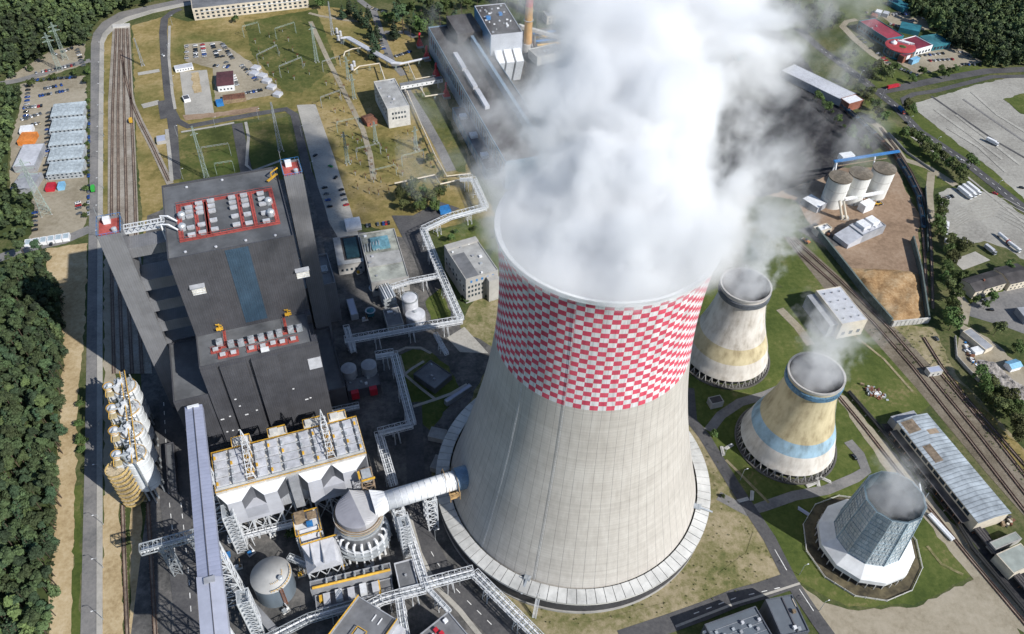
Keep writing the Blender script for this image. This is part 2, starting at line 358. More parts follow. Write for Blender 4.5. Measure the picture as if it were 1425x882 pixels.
# roads inside the plant, north side
road('road', 'asphalt', [(252, 12), (240, 17), (229, 26), (227, 45), (229, 78), (233, 120), (237, 150), (241, 180), (245, 250)], 7.5, .08)
road('road', 'asphalt', [(238, 152), (246, 168), (262, 176), (310, 167), (360, 158), (398, 152), (410, 160), (416, 185), (427, 235), (446, 290), (456, 330)], 7, .085)
road('road', 'asphalt', [(330, 172), (336, 205), (344, 245)], 9, .08)
road('footpath', 'paving', [(236, 36), (235, 80), (240, 130), (244, 152)], 2.5, .1)
road('footpath', 'paving', [(232, 180), (236, 215), (239, 252)], 3, .1)
road('footpath', 'paving', [(252, 184), (300, 176), (326, 171)], 2.5, .1)
road('footpath', 'paving', [(342, 170), (346, 190), (343, 230), (352, 238), (390, 224)], 2.5, .1)
road('lane', 'paving', [(198, 148), (222, 142)], 8, .07)
road('lane', 'asphalt', [(226, 140), (230, 165)], 8, .07)
road('lane', 'paving', [(192, 103), (222, 98)], 6, .07)
road('lane', 'bare', [(430, 18), (445, 22), (480, 28), (500, 30)], 4, .07)
road('lane', 'bare', [(432, 30), (455, 80), (475, 120), (490, 150), (505, 180), (515, 215), (520, 250)], 4.5, .07)
road('lane', 'asphalt_pale', [(500, 0), (520, 15), (528, 40), (535, 60), (545, 85), (562, 105)], 7, .075)
road('lane', 'asphalt_pale', [(565, 125), (590, 165), (612, 205), (628, 238)], 8, .075)
road('lane', 'asphalt_pale', [(535, 45), (565, 45), (578, 52)], 7, .075)
gsheet('concrete_yard', 'paving', [(413, 146), (439, 145), (466, 221), (486, 285), (500, 330), (470, 330), (452, 299), (432, 218)], .06)
gsheet('gravel_yard', 'bare', [(256, 62), (306, 57), (365, 98), (395, 130), (300, 146), (296, 95), (258, 85)], .05)
gsheet('concrete_yard', 'paving', [(250, 100), (288, 97), (298, 157), (258, 160)], .055)
gsheet('sandy_patch', 'sand', [(266, 102), (276, 100), (281, 128), (270, 130)], .08)
gsheet('soil_bank', 'tan', [(254, 160), (298, 157), (360, 148), (362, 155), (258, 168)], .06)
# plant yard
gsheet('plant_yard', 'yard', [(205, 300), (330, 250), (440, 250), (470, 318), (560, 330), (575, 320), (600, 360), (650, 450), (690, 440), (760, 450), (800, 560), (660, 640), (640, 760), (760, 900), (180, 900), (205, 700), (196, 520), (196, 400)], .05)
gsheet('plant_apron', 'asphalt', [(575, 300), (610, 280), (640, 290), (600, 310), (590, 322), (612, 385), (600, 400), (560, 330), (545, 300)], .08)
gsheet('green_lawn', 'lawn', [(545, 497), (575, 486), (600, 490), (625, 510), (640, 540), (600, 600), (575, 580)], .075)
gsheet('green_lawn', 'lawn', [(592, 420), (614, 400), (628, 440), (600, 445)], .075)
gsheet('worn_lawn', 'patchy', [(640, 455), (660, 415), (720, 410), (720, 500), (680, 480)], .07)
gsheet('forecourt', 'paving', [(622, 470), (646, 455), (680, 492), (640, 490)], .075)
road('footpath', 'paving', [(548, 492), (565, 484), (585, 484), (600, 492)], 1.8, .1)
road('footpath', 'paving', [(556, 495), (563, 521), (585, 540), (606, 556)], 1.8, .1)
road('footpath', 'paving', [(575, 566), (606, 556), (628, 548), (650, 535)], 2, .1)
road('footpath', 'paving', [(563, 521), (575, 512), (590, 503)], 1.8, .1)
# access roads of the plant
M['dash'] = M['mark']
def dashes(px, z=.14, L=3.0, gap=4.0, w=.35):
    pts = [Vector(G(*q)) for q in px]; m = MB()
    for a, b in zip(pts, pts[1:]):
        d = (b-a); n = int(d.length/(L+gap)); d.normalize()
        for i in range(n):
            p = a+d*(i*(L+gap)); m.strip([p, p+d*L], w, 0)
    if m.f: lay(z, m.build('road_marking', M['mark']))
m = MB()
for q in ([(223, 560), (262, 560), (262, 640), (222, 640)], [(222, 640), (262, 640), (264, 700), (223, 700)], [(223, 700), (264, 700), (270, 790), (235, 790)], [(235, 790), (270, 790), (279, 890), (247, 890)]):
    m.quad(*[(*G(*t)[:2], 0) for t in q])
lay(.09, m.build('road', gm['asphalt']))
dashes([(236, 700), (246, 790), (252, 800)]); dashes([(252, 700), (262, 790), (268, 880)]); dashes([(228, 560), (236, 700)])
road('road', 'asphalt', [(575, 560), (578, 640), (580, 715), (600, 768), (622, 806), (650, 836), (705, 890)], 10, .09)
dashes([(600, 768), (622, 806), (650, 836), (700, 885)])
road('pavement', 'paving', [(569, 716), (584, 770), (606, 815), (640, 850), (672, 890)], 2.5, .12)
road('road', 'asphalt', [(958, 540), (962, 585), (980, 607), (1020, 673), (1071, 750), (1100, 808), (1137, 863), (1158, 892)], 7, .09)
road('road', 'asphalt', [(1106, 806), (1060, 822), (1024, 832), (980, 850), (930, 868), (864, 890)], 9, .085)
road('kerb', 'paving', [(1113, 812), (1060, 829), (1020, 841), (940, 872)], 1.2, .11)
dashes([(1085, 818), (1024, 832), (940, 864)], w=.4); dashes([(1078, 765), (1098, 800)], L=12, gap=1.5); dashes([(1112, 820), (1148, 875)], L=12, gap=1.5)
# ground round the big tower
gsheet('worn_lawn', 'patchy', [(700, 470), (980, 600), (1010, 665), (1062, 742), (1092, 806), (1020, 826), (975, 846), (860, 890), (745, 890), (640, 770), (600, 660)], .06)
gsheet('green_lawn', 'lawn', [(945, 410), (1010, 400), (1100, 400), (1160, 440), (1215, 450), (1300, 560), (1250, 600), (1350, 802), (1272, 842), (1180, 845), (1110, 808), (1070, 745), (1022, 668), (985, 605), (950, 590)], .055)
gsheet('bare_lot', 'bare', [(1112, 812), (1145, 838), (1180, 848), (1275, 845), (1356, 806), (1440, 905), (1165, 900)], .06)
gsheet('green_lawn', 'lawn', [(980, 330), (1100, 300), (1130, 330), (1200, 450), (1150, 445), (1090, 400)], .05)
road('road', 'asphalt_pale', [(1000, 690), (1040, 712), (1062, 705), (1105, 690), (1150, 682), (1190, 665), (1205, 655), (1196, 632), (1180, 614)], 6, .085)
road('lane', 'asphalt_pale', [(986, 600), (1003, 578), (1030, 560), (1065, 550), (1100, 535)], 6, .085)
road('lane', 'bare', [(1085, 430), (1110, 455), (1128, 480)], 6, .08)
# the right-hand railway, embankments
gsheet('ballast_bed', 'ballast_old', [(1090, 330), (1108, 330), (1180, 395), (1260, 470), (1350, 570), (1440, 680), (1440, 735), (1370, 655), (1275, 540), (1200, 455), (1150, 405)], .06)
gsheet('track_bed', 'dry', [(1320, 520), (1345, 540), (1440, 645), (1440, 690), (1380, 610)], .05)
gsheet('dry_verge', 'patchy', [(1190, 445), (1300, 455), (1330, 520), (1440, 640), (1440, 690), (1290, 520)], .045)
track([(1096, 330), (1113, 353), (1161, 396), (1215, 449), (1270, 512), (1345, 607), (1440, 730)], 'railway track running diagonally past the long ribbed hall')
track([(1106, 335), (1170, 392), (1239, 459), (1300, 530), (1361, 604), (1440, 705)], 'railway track right of the diagonal one past the ribbed hall')
track([(1300, 510), (1330, 545), (1385, 610), (1440, 680)], 'short railway track beside the shaded trees on the far right')
track([(1285, 470), (1310, 510), (1345, 555), (1440, 664)], 'overgrown railway track nearest the tree belt on the far right')
gsheet('service_strip', 'bare', [(1160, 545), (1178, 552), (1260, 650), (1345, 750), (1440, 865), (1440, 890), (1405, 868), (1320, 765), (1230, 650)], .06)
gsheet('coal_strip', 'coal', [(1226, 590), (1250, 588), (1262, 600), (1300, 650), (1390, 760), (1440, 815), (1440, 862), (1345, 745), (1255, 640)], .065)
track([(1163, 547), (1200, 592), (1250, 656), (1300, 716), (1350, 778), (1440, 885)], 'railway track on the sandy strip behind the two short cooling towers')
# wood yard, coal yard, lorry park
gsheet('wood_yard', 'tan', [(1247, 232), (1262, 268), (1282, 305), (1278, 330), (1289, 449), (1240, 454), (1195, 400), (1132, 322), (1110, 280), (1060, 270), (1030, 290), (1020, 260), (1140, 235)], .065)
gsheet('coal_yard', 'coal', [(930, 40), (1000, 20), (1060, 20), (1110, 70), (1160, 140), (1225, 205), (1150, 245), (1060, 275), (960, 260), (900, 200)], .07)
gsheet('gravel_lot', 'gravel', [(1266, 146), (1304, 135), (1362, 117), (1425, 104), (1500, 95), (1500, 330), (1440, 290), (1391, 245), (1340, 205), (1296, 170)], .05)
gsheet('gravel_lot', 'gravel', [(1306, 268), (1318, 262), (1345, 262), (1385, 270), (1440, 312), (1440, 372), (1400, 345), (1370, 335), (1318, 345)], .05)
gsheet('worn_lot', 'asphalt_pale', [(1352, 420), (1400, 400), (1440, 400), (1440, 470), (1400, 455), (1350, 440), (1335, 425)], .05)
gsheet('grey_lot', 'bare', [(1338, 450), (1375, 470), (1410, 500), (1440, 520), (1440, 570), (1400, 545), (1350, 520), (1330, 490)], .05)
gsheet('pale_slab', 'paving', [(1325, 362), (1357, 350), (1378, 362), (1340, 376)], .07)
road('road', 'asphalt', [(1110, 40), (1142, 68), (1193, 105), (1244, 146), (1278, 182), (1339, 222), (1425, 290), (1470, 325)], 9.5, .08)
dashes([(1142, 68), (1193, 105), (1244, 146), (1278, 182), (1339, 222), (1425, 290)], w=.4)
road('footpath', 'paving', [(1268, 190), (1300, 212), (1345, 245), (1425, 310)], 2, .09)
road('road', 'asphalt', [(1222, 128), (1258, 121), (1310, 110), (1373, 99), (1440, 96)], 10, .085)
road('road', 'asphalt', [(1262, 150), (1257, 138), (1272, 131), (1300, 127), (1380, 107), (1440, 106)], 6, .09)
road('kerb', 'asphalt', [(1296, 134), (1342, 166), (1385, 196), (1430, 222)], 2.2, .08)
road('kerb', 'asphalt_pale', [(1340, 138), (1380, 166), (1430, 200)], 2.2, .08)
gsheet('grass_island', 'lawn', [(1396, 138), (1425, 130), (1450, 140), (1450, 165), (1420, 158)], .08)
gsheet('grass_verge', 'lawn', [(1250, 160), (1268, 150), (1345, 208), (1440, 285), (1440, 298), (1339, 232)], .045)
gsheet('grass_verge', 'lawn', [(1200, 130), (1240, 165), (1300, 222), (1330, 255), (1300, 262), (1262, 228), (1215, 170)], .045)
gsheet('green_lawn', 'lawn', [(1165, -10), (1238, -10), (1240, 14), (1185, 28), (1170, 20)], .05)
gsheet('green_lawn', 'lawn', [(1170, 60), (1215, 75), (1250, 100), (1270, 112), (1222, 122), (1180, 92)], .05)
gsheet('green_lawn', 'lawn', [(1280, 104), (1370, 88), (1400, 94), (1300, 112)], .05)
gsheet('green_lawn', 'lawn', [(1320, 415), (1352, 395), (1425, 380), (1440, 390), (1400, 402), (1345, 425)], .05)
gsheet('car_park', 'bare', [(1248, 86), (1276, 104), (1367, 86), (1326, 60), (1300, 62), (1265, 76)], .06)
gsheet('car_park', 'bare', [(1222, 20), (1262, 14), (1292, 28), (1300, 40), (1268, 44), (1245, 36)], .06)
road('lane', 'bare', [(1172, 36), (1190, 55), (1215, 76), (1248, 96)], 8, .065)
road('lane', 'bare', [(1172, 37), (1178, 30), (1192, 27)], 6, .065)
road('lane', 'bare', [(1200, 160), (1225, 178), (1245, 205), (1258, 222), (1290, 232), (1330, 258)], 7, .06)
road('lane', 'bare', [(1296, 240), (1293, 270), (1296, 310)], 6, .06)
road('lane', 'bare', [(1330, 405), (1345, 425), (1340, 450)], 6, .07)
gsheet('yard_apron', 'yard', [(1110, 320), (1135, 310), (1180, 340), (1150, 345)], .067)
gsheet('service_yard', 'yard', [(690, 45), (760, 40), (900, 30), (1000, 40), (1000, 260), (720, 260), (660, 200)], .035)

for k in range(7):
    road('tyre_track', 'track_print', [(1312+3*k, 330-6*k), (1345+3*k, 308-5*k), (1385+2*k, 300-4*k), (1420+2*k, 318-4*k), (1440+2*k, 338-5*k)], .9, .0951)
for k, q in enumerate(([(1300, 152), (1350, 188), (1395, 222)], [(1330, 160), (1372, 192), (1420, 230)], [(1352, 128), (1388, 160), (1430, 186)], [(1318, 178), (1362, 205), (1400, 240)])): road('tyre_track', 'track_print', q, 3.0, .0952)
for q in ([(1010, 640), (1035, 665), (1070, 700)], [(1290, 760), (1310, 785), (1340, 800)], [(1180, 460), (1230, 500), (1270, 545)], [(1000, 800), (1040, 770), (1050, 740)], [(720, 866), (820, 868), (930, 840)]): road('worn_path', 'patchy', q, 1.6, .0953)
# ================================================================== THE COOLING TOWERS
def lk(nt, a, b): nt.links.new(a, b)
def mth(nt, op, a, b=None, c=None, clamp=False):
    n = N(nt, 'ShaderNodeMath', operation=op); n.use_clamp = clamp
    for i, v in enumerate((a, b, c)):
        if v is None: continue
        if hasattr(v, 'is_linked'): nt.links.new(v, n.inputs[i])
        else: n.inputs[i].default_value = v
    return n.outputs[0]
def polar(nt):
    tc = N(nt, 'ShaderNodeTexCoord'); sx = N(nt, 'ShaderNodeSeparateXYZ'); lk(nt, tc.outputs['Object'], sx.inputs[0])
    ang = mth(nt, 'DIVIDE', mth(nt, 'ARCTAN2', sx.outputs[1], sx.outputs[0]), 2*PI)
    return tc.outputs['Object'], mth(nt, 'ADD', ang, .5), sx.outputs[2]
def stretch(nt, co, sc):
    mp = N(nt, 'ShaderNodeMapping'); mp.inputs['Scale'].default_value = sc; lk(nt, co, mp.inputs['Vector']); return mp.outputs['Vector']
CT = (36.2, 245.3); TH_RIM = 181.5; BAND = 121.4
def r_main(z): return 42.2*math.sqrt(1+((z-150)/114.5)**2)
def shell_mat():
    m, nt, b = new_mat('tower_concrete_and_checks'); co, ang, z = polar(nt)
    n1 = noise(nt, co, .05, 5, .6); n2 = noise(nt, stretch(nt, co, (.5, .5, .035)), 1.0, 4, .6); n3 = noise(nt, stretch(nt, co, (.02, .02, .6)), 1.0, 3, .6)
    s = mth(nt, 'ADD', mth(nt, 'MULTIPLY', n1.outputs['Fac'], .35), mth(nt, 'ADD', mth(nt, 'MULTIPLY', n2.outputs['Fac'], .35), mth(nt, 'MULTIPLY', n3.outputs['Fac'], .3)))
    conc = ramp(nt, s, [(.36, (.385, .36, .322)), (.5, (.46, .432, .39)), (.62, (.525, .50, .455))]).outputs['Color']
    f = mth(nt, 'FRACT', mth(nt, 'MULTIPLY', ang, 72.0))                                   # casting joints
    joint = mth(nt, 'LESS_THAN', mth(nt, 'ABSOLUTE', mth(nt, 'SUBTRACT', f, .5)), .028)
    lift = mth(nt, 'LESS_THAN', mth(nt, 'FRACT', mth(nt, 'DIVIDE', z, 1.5)), .10)
    f2 = mth(nt, 'MAXIMUM', mth(nt, 'MULTIPLY', joint, .42), mth(nt, 'MULTIPLY', lift, .17))
    conc = mixc(nt, f2, conc, (.10, .10, .10))
    cu = mth(nt, 'FLOOR', mth(nt, 'MULTIPLY', ang, 80.0)); cv = mth(nt, 'FLOOR', mth(nt, 'DIVIDE', mth(nt, 'SUBTRACT', z, BAND), (TH_RIM-.2-BAND)/23))
    par = mth(nt, 'MODULO', mth(nt, 'ADD', cu, cv), 2.0)
    nz = noise(nt, co, .25, 4, .6); red = ramp(nt, nz.outputs['Fac'], [(.3, (.58, .065, .115)), (.7, (.67, .105, .155))]).outputs['Color']
    wht = ramp(nt, n2.outputs['Fac'], [(.3, (.62, .62, .62)), (.6, (.74, .74, .74))]).outputs['Color']
    chk = mixc(nt, par, wht, red); dirt = ramp(nt, n2.outputs['Fac'], [(.34, (.80, .79, .77)), (.55, (1, 1, 1))]).outputs['Color']; chk = mixc(nt, .8, chk, dirt, 'MULTIPLY'); cb = N(nt, 'ShaderNodeCombineXYZ'); lk(nt, cu, cb.inputs[0]); lk(nt, cv, cb.inputs[1]); wn = N(nt, 'ShaderNodeTexWhiteNoise', noise_dimensions='2D'); lk(nt, cb.outputs[0], wn.inputs['Vector']); chk = mixc(nt, 1.0, chk, ramp(nt, wn.outputs['Value'], [(0, (.84, .85, .86)), (1, (1.04, 1.03, 1.03))]).outputs['Color'], 'MULTIPLY'); chk = mixc(nt, mth(nt, 'MULTIPLY', joint, .25), chk, (.1, .1, .12))
    out = mixc(nt, mth(nt, 'GREATER_THAN', z, BAND), conc, chk)
    lk(nt, out, b.inputs['Base Color']); b.inputs['Roughness'].default_value = .8; b.inputs['Specular IOR Level'].default_value = .25
    bp = N(nt, 'ShaderNodeBump'); bp.inputs['Distance'].default_value = .15; bp.inputs['Strength'].default_value = .4
    lk(nt, mth(nt, 'SUBTRACT', n3.outputs['Fac'], f2), bp.inputs['Height']); lk(nt, bp.outputs[0], b.inputs['Normal'])
    return m
t = thing('cooling_tower', 'giant cooling tower with red and white checked upper band, pouring out thick steam', 'cooling tower', (*CT, 0))
zs = [11.5+(TH_RIM-11.5)*i/60 for i in range(61)]
m = MB(); m.lathe(CT, [(r_main(z), z) for z in zs], 160); m.build('shell', shell_mat(), t, smooth=True)
m = MB(); m.lathe(CT, [(r_main(z)-.9, z) for z in reversed(zs)], 96); m.build('inner_wall', M['concrete'], t, smooth=True)
m = MB(); rt = r_main(TH_RIM); m.lathe(CT, [(rt-1.5, TH_RIM+.1), (rt-1.5, TH_RIM+.6), (rt+.7, TH_RIM+.6), (rt+.7, TH_RIM-.3), (rt, TH_RIM-.8)], 128)
rim = m.build('rim_walkway', M['white'], t)
m = MB(); m.lathe(CT, [(rt+.75, TH_RIM+.6), (rt+.75, TH_RIM+1.7), (rt+.68, TH_RIM+1.7), (rt+.68, TH_RIM+.6)], 128); m.build('railing', M['white_steel'], rim)
m = MB()
for i in range(96):                       # sloping inlet skirt of separate slabs
    a0, a1 = 2*PI*(i+.03)/96, 2*PI*(i+.97)/96
    P = lambda r, a, z: (CT[0]+r*math.cos(a), CT[1]+r*math.sin(a), z)
    m.hexa([P(66.9, a0, 12.4), P(74, a0, 11.6), P(74, a1, 11.6), P(66.9, a1, 12.4)], [P(66.9, a0, 12.8), P(74, a0, 12.0), P(74, a1, 12.0), P(66.9, a1, 12.8)])
m.build('inlet_skirt', flat('skirt_slab', (.47, .47, .45), .8, .14, .12), t)
m = MB(); m.lathe(CT, [(74.05, 11.7), (74.05, 10.6), (73.6, 10.6)], 96); m.build('skirt_edge', M['concrete_pale'], t)
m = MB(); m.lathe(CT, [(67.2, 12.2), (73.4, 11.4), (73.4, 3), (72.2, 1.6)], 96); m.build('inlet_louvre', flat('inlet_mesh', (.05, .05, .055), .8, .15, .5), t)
m = MB(); m.lathe(CT, [(72, 0), (72, 1.4), (73.4, 1.4), (73.4, 0)], 96); m.build('basin_wall', M['concrete'], t)
cm = MB(); cm.bar((CT[0]+67, CT[1], 11.8), (CT[0]+71.5, CT[1]+2.4, .2), .9); cm.bar((CT[0]+67, CT[1], 11.8), (CT[0]+71.5, CT[1]-2.4, .2), .9)
c0 = cm.build('support_column', M['concrete'], t)
for i in range(1, 40):
    c = c0.copy(); col.objects.link(c); c.parent = t; c.rotation_euler.z = 2*PI*i/40
def ladder(parent, fz, ang, z0, z1, name='ladder', w=.6, off=.25):
    m = MB(); k = 24; C_ = ORG[parent.name]
    for s in (-w/2, w/2):
        pts = [(C_[0]+(fz(z)+off)*math.cos(ang)-s*math.sin(ang), C_[1]+(fz(z)+off)*math.sin(ang)+s*math.cos(ang), z) for z in [z0+(z1-z0)*i/k for i in range(k+1)]]
        for a, b in zip(pts, pts[1:]): m.bar(a, b, .08)
    z = z0
    while z < z1:
        c = Vector((C_[0]+(fz(z)+off)*math.cos(ang), C_[1]+(fz(z)+off)*math.sin(ang), z)); e = Vector((-math.sin(ang), math.cos(ang), 0))*w/2
        m.bar(c-e, c+e, .07); z += 3
    return m.build(name, M['white_steel'], parent)
ladder(t, r_main, math.radians(252), 13, TH_RIM-1); ladder(t, r_main, math.radians(225), 13, TH_RIM-1)
for px in ((735, 803), (969, 706)):        # small access platforms on the skirt
    c = G(*px, 12.5); a = math.atan2(c[1]-CT[1], c[0]-CT[0]); fr = Fr(c, a); m = MB()
    m.box(fr, -2.2, 2.2, -1.6, 1.6, 13.6, 13.8)
    for q in ((-2.1, -1.5), (2.1, -1.5), (2.1, 1.5), (-2.1, 1.5)): m.box(fr, q[0]-.08, q[0]+.08, q[1]-.08, q[1]+.08, 12.3, 15)
    for q, r in (((-2.1, -1.5), (2.1, -1.5)), ((-2.1, 1.5), (2.1, 1.5)), ((2.1, -1.5), (2.1, 1.5))): m.bar(fr.p(*q, 14.9), fr.p(*r, 14.9), .1)
    m.bar(fr.p(2.2, 0, 13.6), fr.p(8.5, 0, 10.8 if px[0] < 800 else 12.6), 1.0, .15)
    m.build('access_platform', M['galv'], t)
c = G(746, 850); fr = Fr(c, math.atan2(c[1]-CT[1], c[0]-CT[0])); m = MB()     # stair from the ground to the skirt
for s in (-.9, .9):
    m.bar(fr.p(4, s, 0), fr.p(-2.5, s, 12), .2); m.bar(fr.p(4, s, 1), fr.p(-2.5, s, 13), .12)
for i in range(24):
    f = i/23; m.box(fr, 4-6.5*f-.14, 4-6.5*f+.14, -.9, .9, 12*f-.04, 12*f+.04)
m.build('access_stair', M['white_steel'], t)

PROF = [(26.7, 5), (25.4, 9), (23.7, 16.5), (20.3, 25.7), (17.5, 35), (15.3, 45), (14.3, 52), (14.3, 57), (14.7, 61.5)]
def small_r(z):
    for (r0, z0), (r1, z1) in zip(PROF, PROF[1:]):
        if z <= z1: return r0+(r1-r0)*max(0, z-z0)/(z1-z0)
    return PROF[-1][0]
def cubic_prof(prof, n):
    zz = [prof[0][1]+(prof[-1][1]-prof[0][1])*i/n for i in range(n+1)]; out = []
    ps = [Vector((r, z)) for r, z in prof]
    for z in zz:
        lo = max(i for i in range(len(prof)) if prof[i][1] <= z+1e-6); lo = min(lo, len(prof)-2)
        t = (z-prof[lo][1])/(prof[lo+1][1]-prof[lo][1]); r0 = prof[max(lo-1, 0)][0]; r1, r2 = prof[lo][0], prof[lo+1][0]; r3 = prof[min(lo+2, len(prof)-1)][0]
        out.append((.5*(2*r1+(r2-r0)*t+(2*r0-5*r1+4*r2-r3)*t*t+(3*r1-r0-3*r2+r3)*t**3), z))
    return out
def band_mat(name, bands):
    m, nt, b = new_mat(name); co, ang, z = polar(nt)
    n1 = noise(nt, stretch(nt, co, (.25, .25, .05)), 1, 5, .65); n2 = noise(nt, co, .09, 4, .6)
    r = N(nt, 'ShaderNodeValToRGB'); r.color_ramp.interpolation = 'CONSTANT'; e = r.color_ramp.elements
    while len(e) < len(bands): e.new(.5)
    for i, (zz, c) in enumerate(bands): e[i].position = zz/70; e[i].color = (*c, 1)
    wob = mth(nt, 'DIVIDE', z, 70.0); lk(nt, wob, r.inputs['Fac'])
    soil = ramp(nt, mth(nt, 'ADD', mth(nt, 'MULTIPLY', n1.outputs['Fac'], .55), mth(nt, 'MULTIPLY', n2.outputs['Fac'], .45)), [(.36, (.55, .52, .48)), (.47, (.82, .80, .78)), (.58, (1, 1, 1))]).outputs['Color']
    lk(nt, mixc(nt, 1.0, r.outputs['Color'], soil, 'MULTIPLY'), b.inputs['Base Color']); b.inputs['Roughness'].default_value = .85; b.inputs['Specular IOR Level'].default_value = .2
    return m
def small_tower(c, label, bands, band_ring):
    t = thing('cooling_tower', label, 'cooling tower', (*c, 0)); pr = cubic_prof(PROF, 40)
    m = MB(); m.lathe(c, pr, 72); m.build('shell', band_mat('tower_paint', bands), t, smooth=True)
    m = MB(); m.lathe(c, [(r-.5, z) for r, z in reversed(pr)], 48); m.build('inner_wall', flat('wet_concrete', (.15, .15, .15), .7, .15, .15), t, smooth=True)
    m = MB(); m.lathe(c, [(14.1, 61.5), (14.1, 62), (15.1, 62), (15.1, 60.7), (14.7, 60.4)], 72); m.build('rim', M['concrete'], t)
    m = MB(); m.lathe(c, [(14.4, 55.3), (15.3, 55.6), (15.4, 58.6), (14.5, 58.9)], 72); m.build('ring_gallery', band_ring, t)
    m = MB(); m.lathe(c, [(29.2, 0), (29.2, .9), (28.2, .9), (28.2, .2), (25, .2)], 72); m.build('basin', flat('wet_basin', (.10, .095, .085), .7, .2, .3), t)
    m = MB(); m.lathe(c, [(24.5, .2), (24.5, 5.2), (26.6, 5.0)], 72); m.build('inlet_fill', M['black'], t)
    cm = MB(); cm.bar((c[0]+26.5, c[1], 5), (c[0]+27.6, c[1]+1.3, .2), .4); cm.bar((c[0]+26.5, c[1], 5), (c[0]+27.6, c[1]-1.3, .2), .4)
    c0 = cm.build('support_column', M['concrete'], t)
    for i in range(1, 40):
        q = c0.copy(); col.objects.link(q); q.parent = t; q.rotation_euler.z = 2*PI*i/40
    ladder(t, small_r, math.radians(-15), 6, 61)
    return t
CREAM, YEL, BLU = (.62, .59, .54), (.55, .48, .31), (.32, .47, .58)
small_tower((136.8, 347.1), 'cream cooling tower with one yellow band, half hidden behind the checked giant', [(0, CREAM), (16.2, YEL), (26.1, CREAM)], flat('grey_gallery', (.09, .10, .115), .6, .2, .5))
small_tower((162.0, 280.0), 'yellow cooling tower with pale blue band above a white foot', [(0, (.66, .63, .58)), (17, BLU), (25.1, YEL)], flat('blue_gallery', (.07, .15, .23), .6, .3, .8))

# the twelve-sided framed tower
C4 = (188.0, 214.5); NS = 12; A4 = math.radians(8)
def r4(z): return 17.3-(z-12)*(17.3-14.3)/36 if z >= 12 else 17.3
t = thing('cooling_tower', 'twelve-sided sheet-clad cooling tower framed in blue steel over a white skirt', 'cooling tower', (*C4, 0))
def P4(r, k, z, f=0): 
    a, b = A4+2*PI*k/NS, A4+2*PI*(k+1)/NS
    x = (1-f)*math.cos(a)+f*math.cos(b); y = (1-f)*math.sin(a)+f*math.sin(b); return (C4[0]+r*x, C4[1]+r*y, z)
panel_m = flat('translucent_grey_panel', (.58, .61, .62), .5, .12, .35, streak=True); frame_m = flat('blue_grey_frame', (.30, .38, .43), .5, .15, .6)
for k in range(NS):
    m = MB(); m.quad(P4(r4(12), k, 12), P4(r4(12), k, 12, 1), P4(r4(48), k, 48, 1), P4(r4(48), k, 48)); m.build('cladding_panel', panel_m, t)
    fm = MB()
    for f in (0, .2, .4, .6, .8):
        fm.bar(P4(r4(12)+.3, k, 12, f), P4(r4(48)+.3, k, 48, f), .5 if f == 0 else .16)
    nz = 13
    for j in range(nz):
        z = 12+36*j/(nz-1); fm.bar(P4(r4(z)+.3, k, z), P4(r4(z)+.3, k, z, 1), .3 if j % 3 == 0 else .16)
        if j % 3 == 0 and j < nz-1:
            z2 = 12+36*(j+3)/(nz-1)
            for f0, f1 in ((0, .4), (.4, .8)): fm.bar(P4(r4(z)+.2, k, z, f0), P4(r4(z2)+.2, k, z2, f1), .11); fm.bar(P4(r4(z)+.2, k, z, f1), P4(r4(z2)+.2, k, z2, f0), .11)
    fm.build('frame', frame_m, t)
m = MB()
for k in range(NS):
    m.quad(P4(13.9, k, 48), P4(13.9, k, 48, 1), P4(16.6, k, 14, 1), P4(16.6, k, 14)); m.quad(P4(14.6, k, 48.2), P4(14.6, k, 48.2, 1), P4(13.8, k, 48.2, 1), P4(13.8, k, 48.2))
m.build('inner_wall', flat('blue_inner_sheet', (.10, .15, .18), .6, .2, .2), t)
m = MB()
for k in range(NS):
    m.quad(P4(24.3, k, 7.2), P4(24.3, k, 7.2, 1), P4(17.4, k, 12.2, 1), P4(17.4, k, 12.2)); m.quad(P4(24.3, k, 7.2), P4(24.3, k, 7.2, 1), P4(24.3, k, 4.2, 1), P4(24.3, k, 4.2))
m.build('skirt', flat('white_skirt_sheet', (.66, .67, .67), .5, .06, .3), t)
m = MB()
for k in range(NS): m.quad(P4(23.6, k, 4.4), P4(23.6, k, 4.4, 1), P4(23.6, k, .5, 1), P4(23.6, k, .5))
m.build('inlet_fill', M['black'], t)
m = MB(); m.bar(P4(23.9, 0, 4.3), P4(23.9, 0, 0), .35); c0 = m.build('support_column', M['concrete_pale'], t)
for i in range(1, 36):
    q = c0.copy(); col.objects.link(q); q.parent = t; q.rotation_euler.z = 2*PI*i/36
m = MB()
for k in range(NS):
    m.quad(P4(29.8, k, .45), P4(29.8, k, .45, 1), P4(23, k, .45, 1), P4(23, k, .45))
m.build('basin_floor', flat('mossy_basin', (.085, .07, .038), .85, .3, .3), t)
fr = Fr(C4, math.radians(20)); m = MB()           # inspection stair on the lit side
for i in range(6):
    z = 12+6*i; s = 1 if i % 2 else -1
    m.bar(fr.p(r4(z)+2.2, -2.5*s, z), fr.p(r4(z+6)+2.2, 2.5*s, z+6), .8, .15); m.box(fr, r4(z)+1, r4(z)+3, -3.3, 3.3, z-.1, z+.05)
for v in (-3.2, 3.2): m.bar(fr.p(20.3, v, 4), fr.p(17.3, v, 48), .25)
m.build('stair', M['galv'], t)
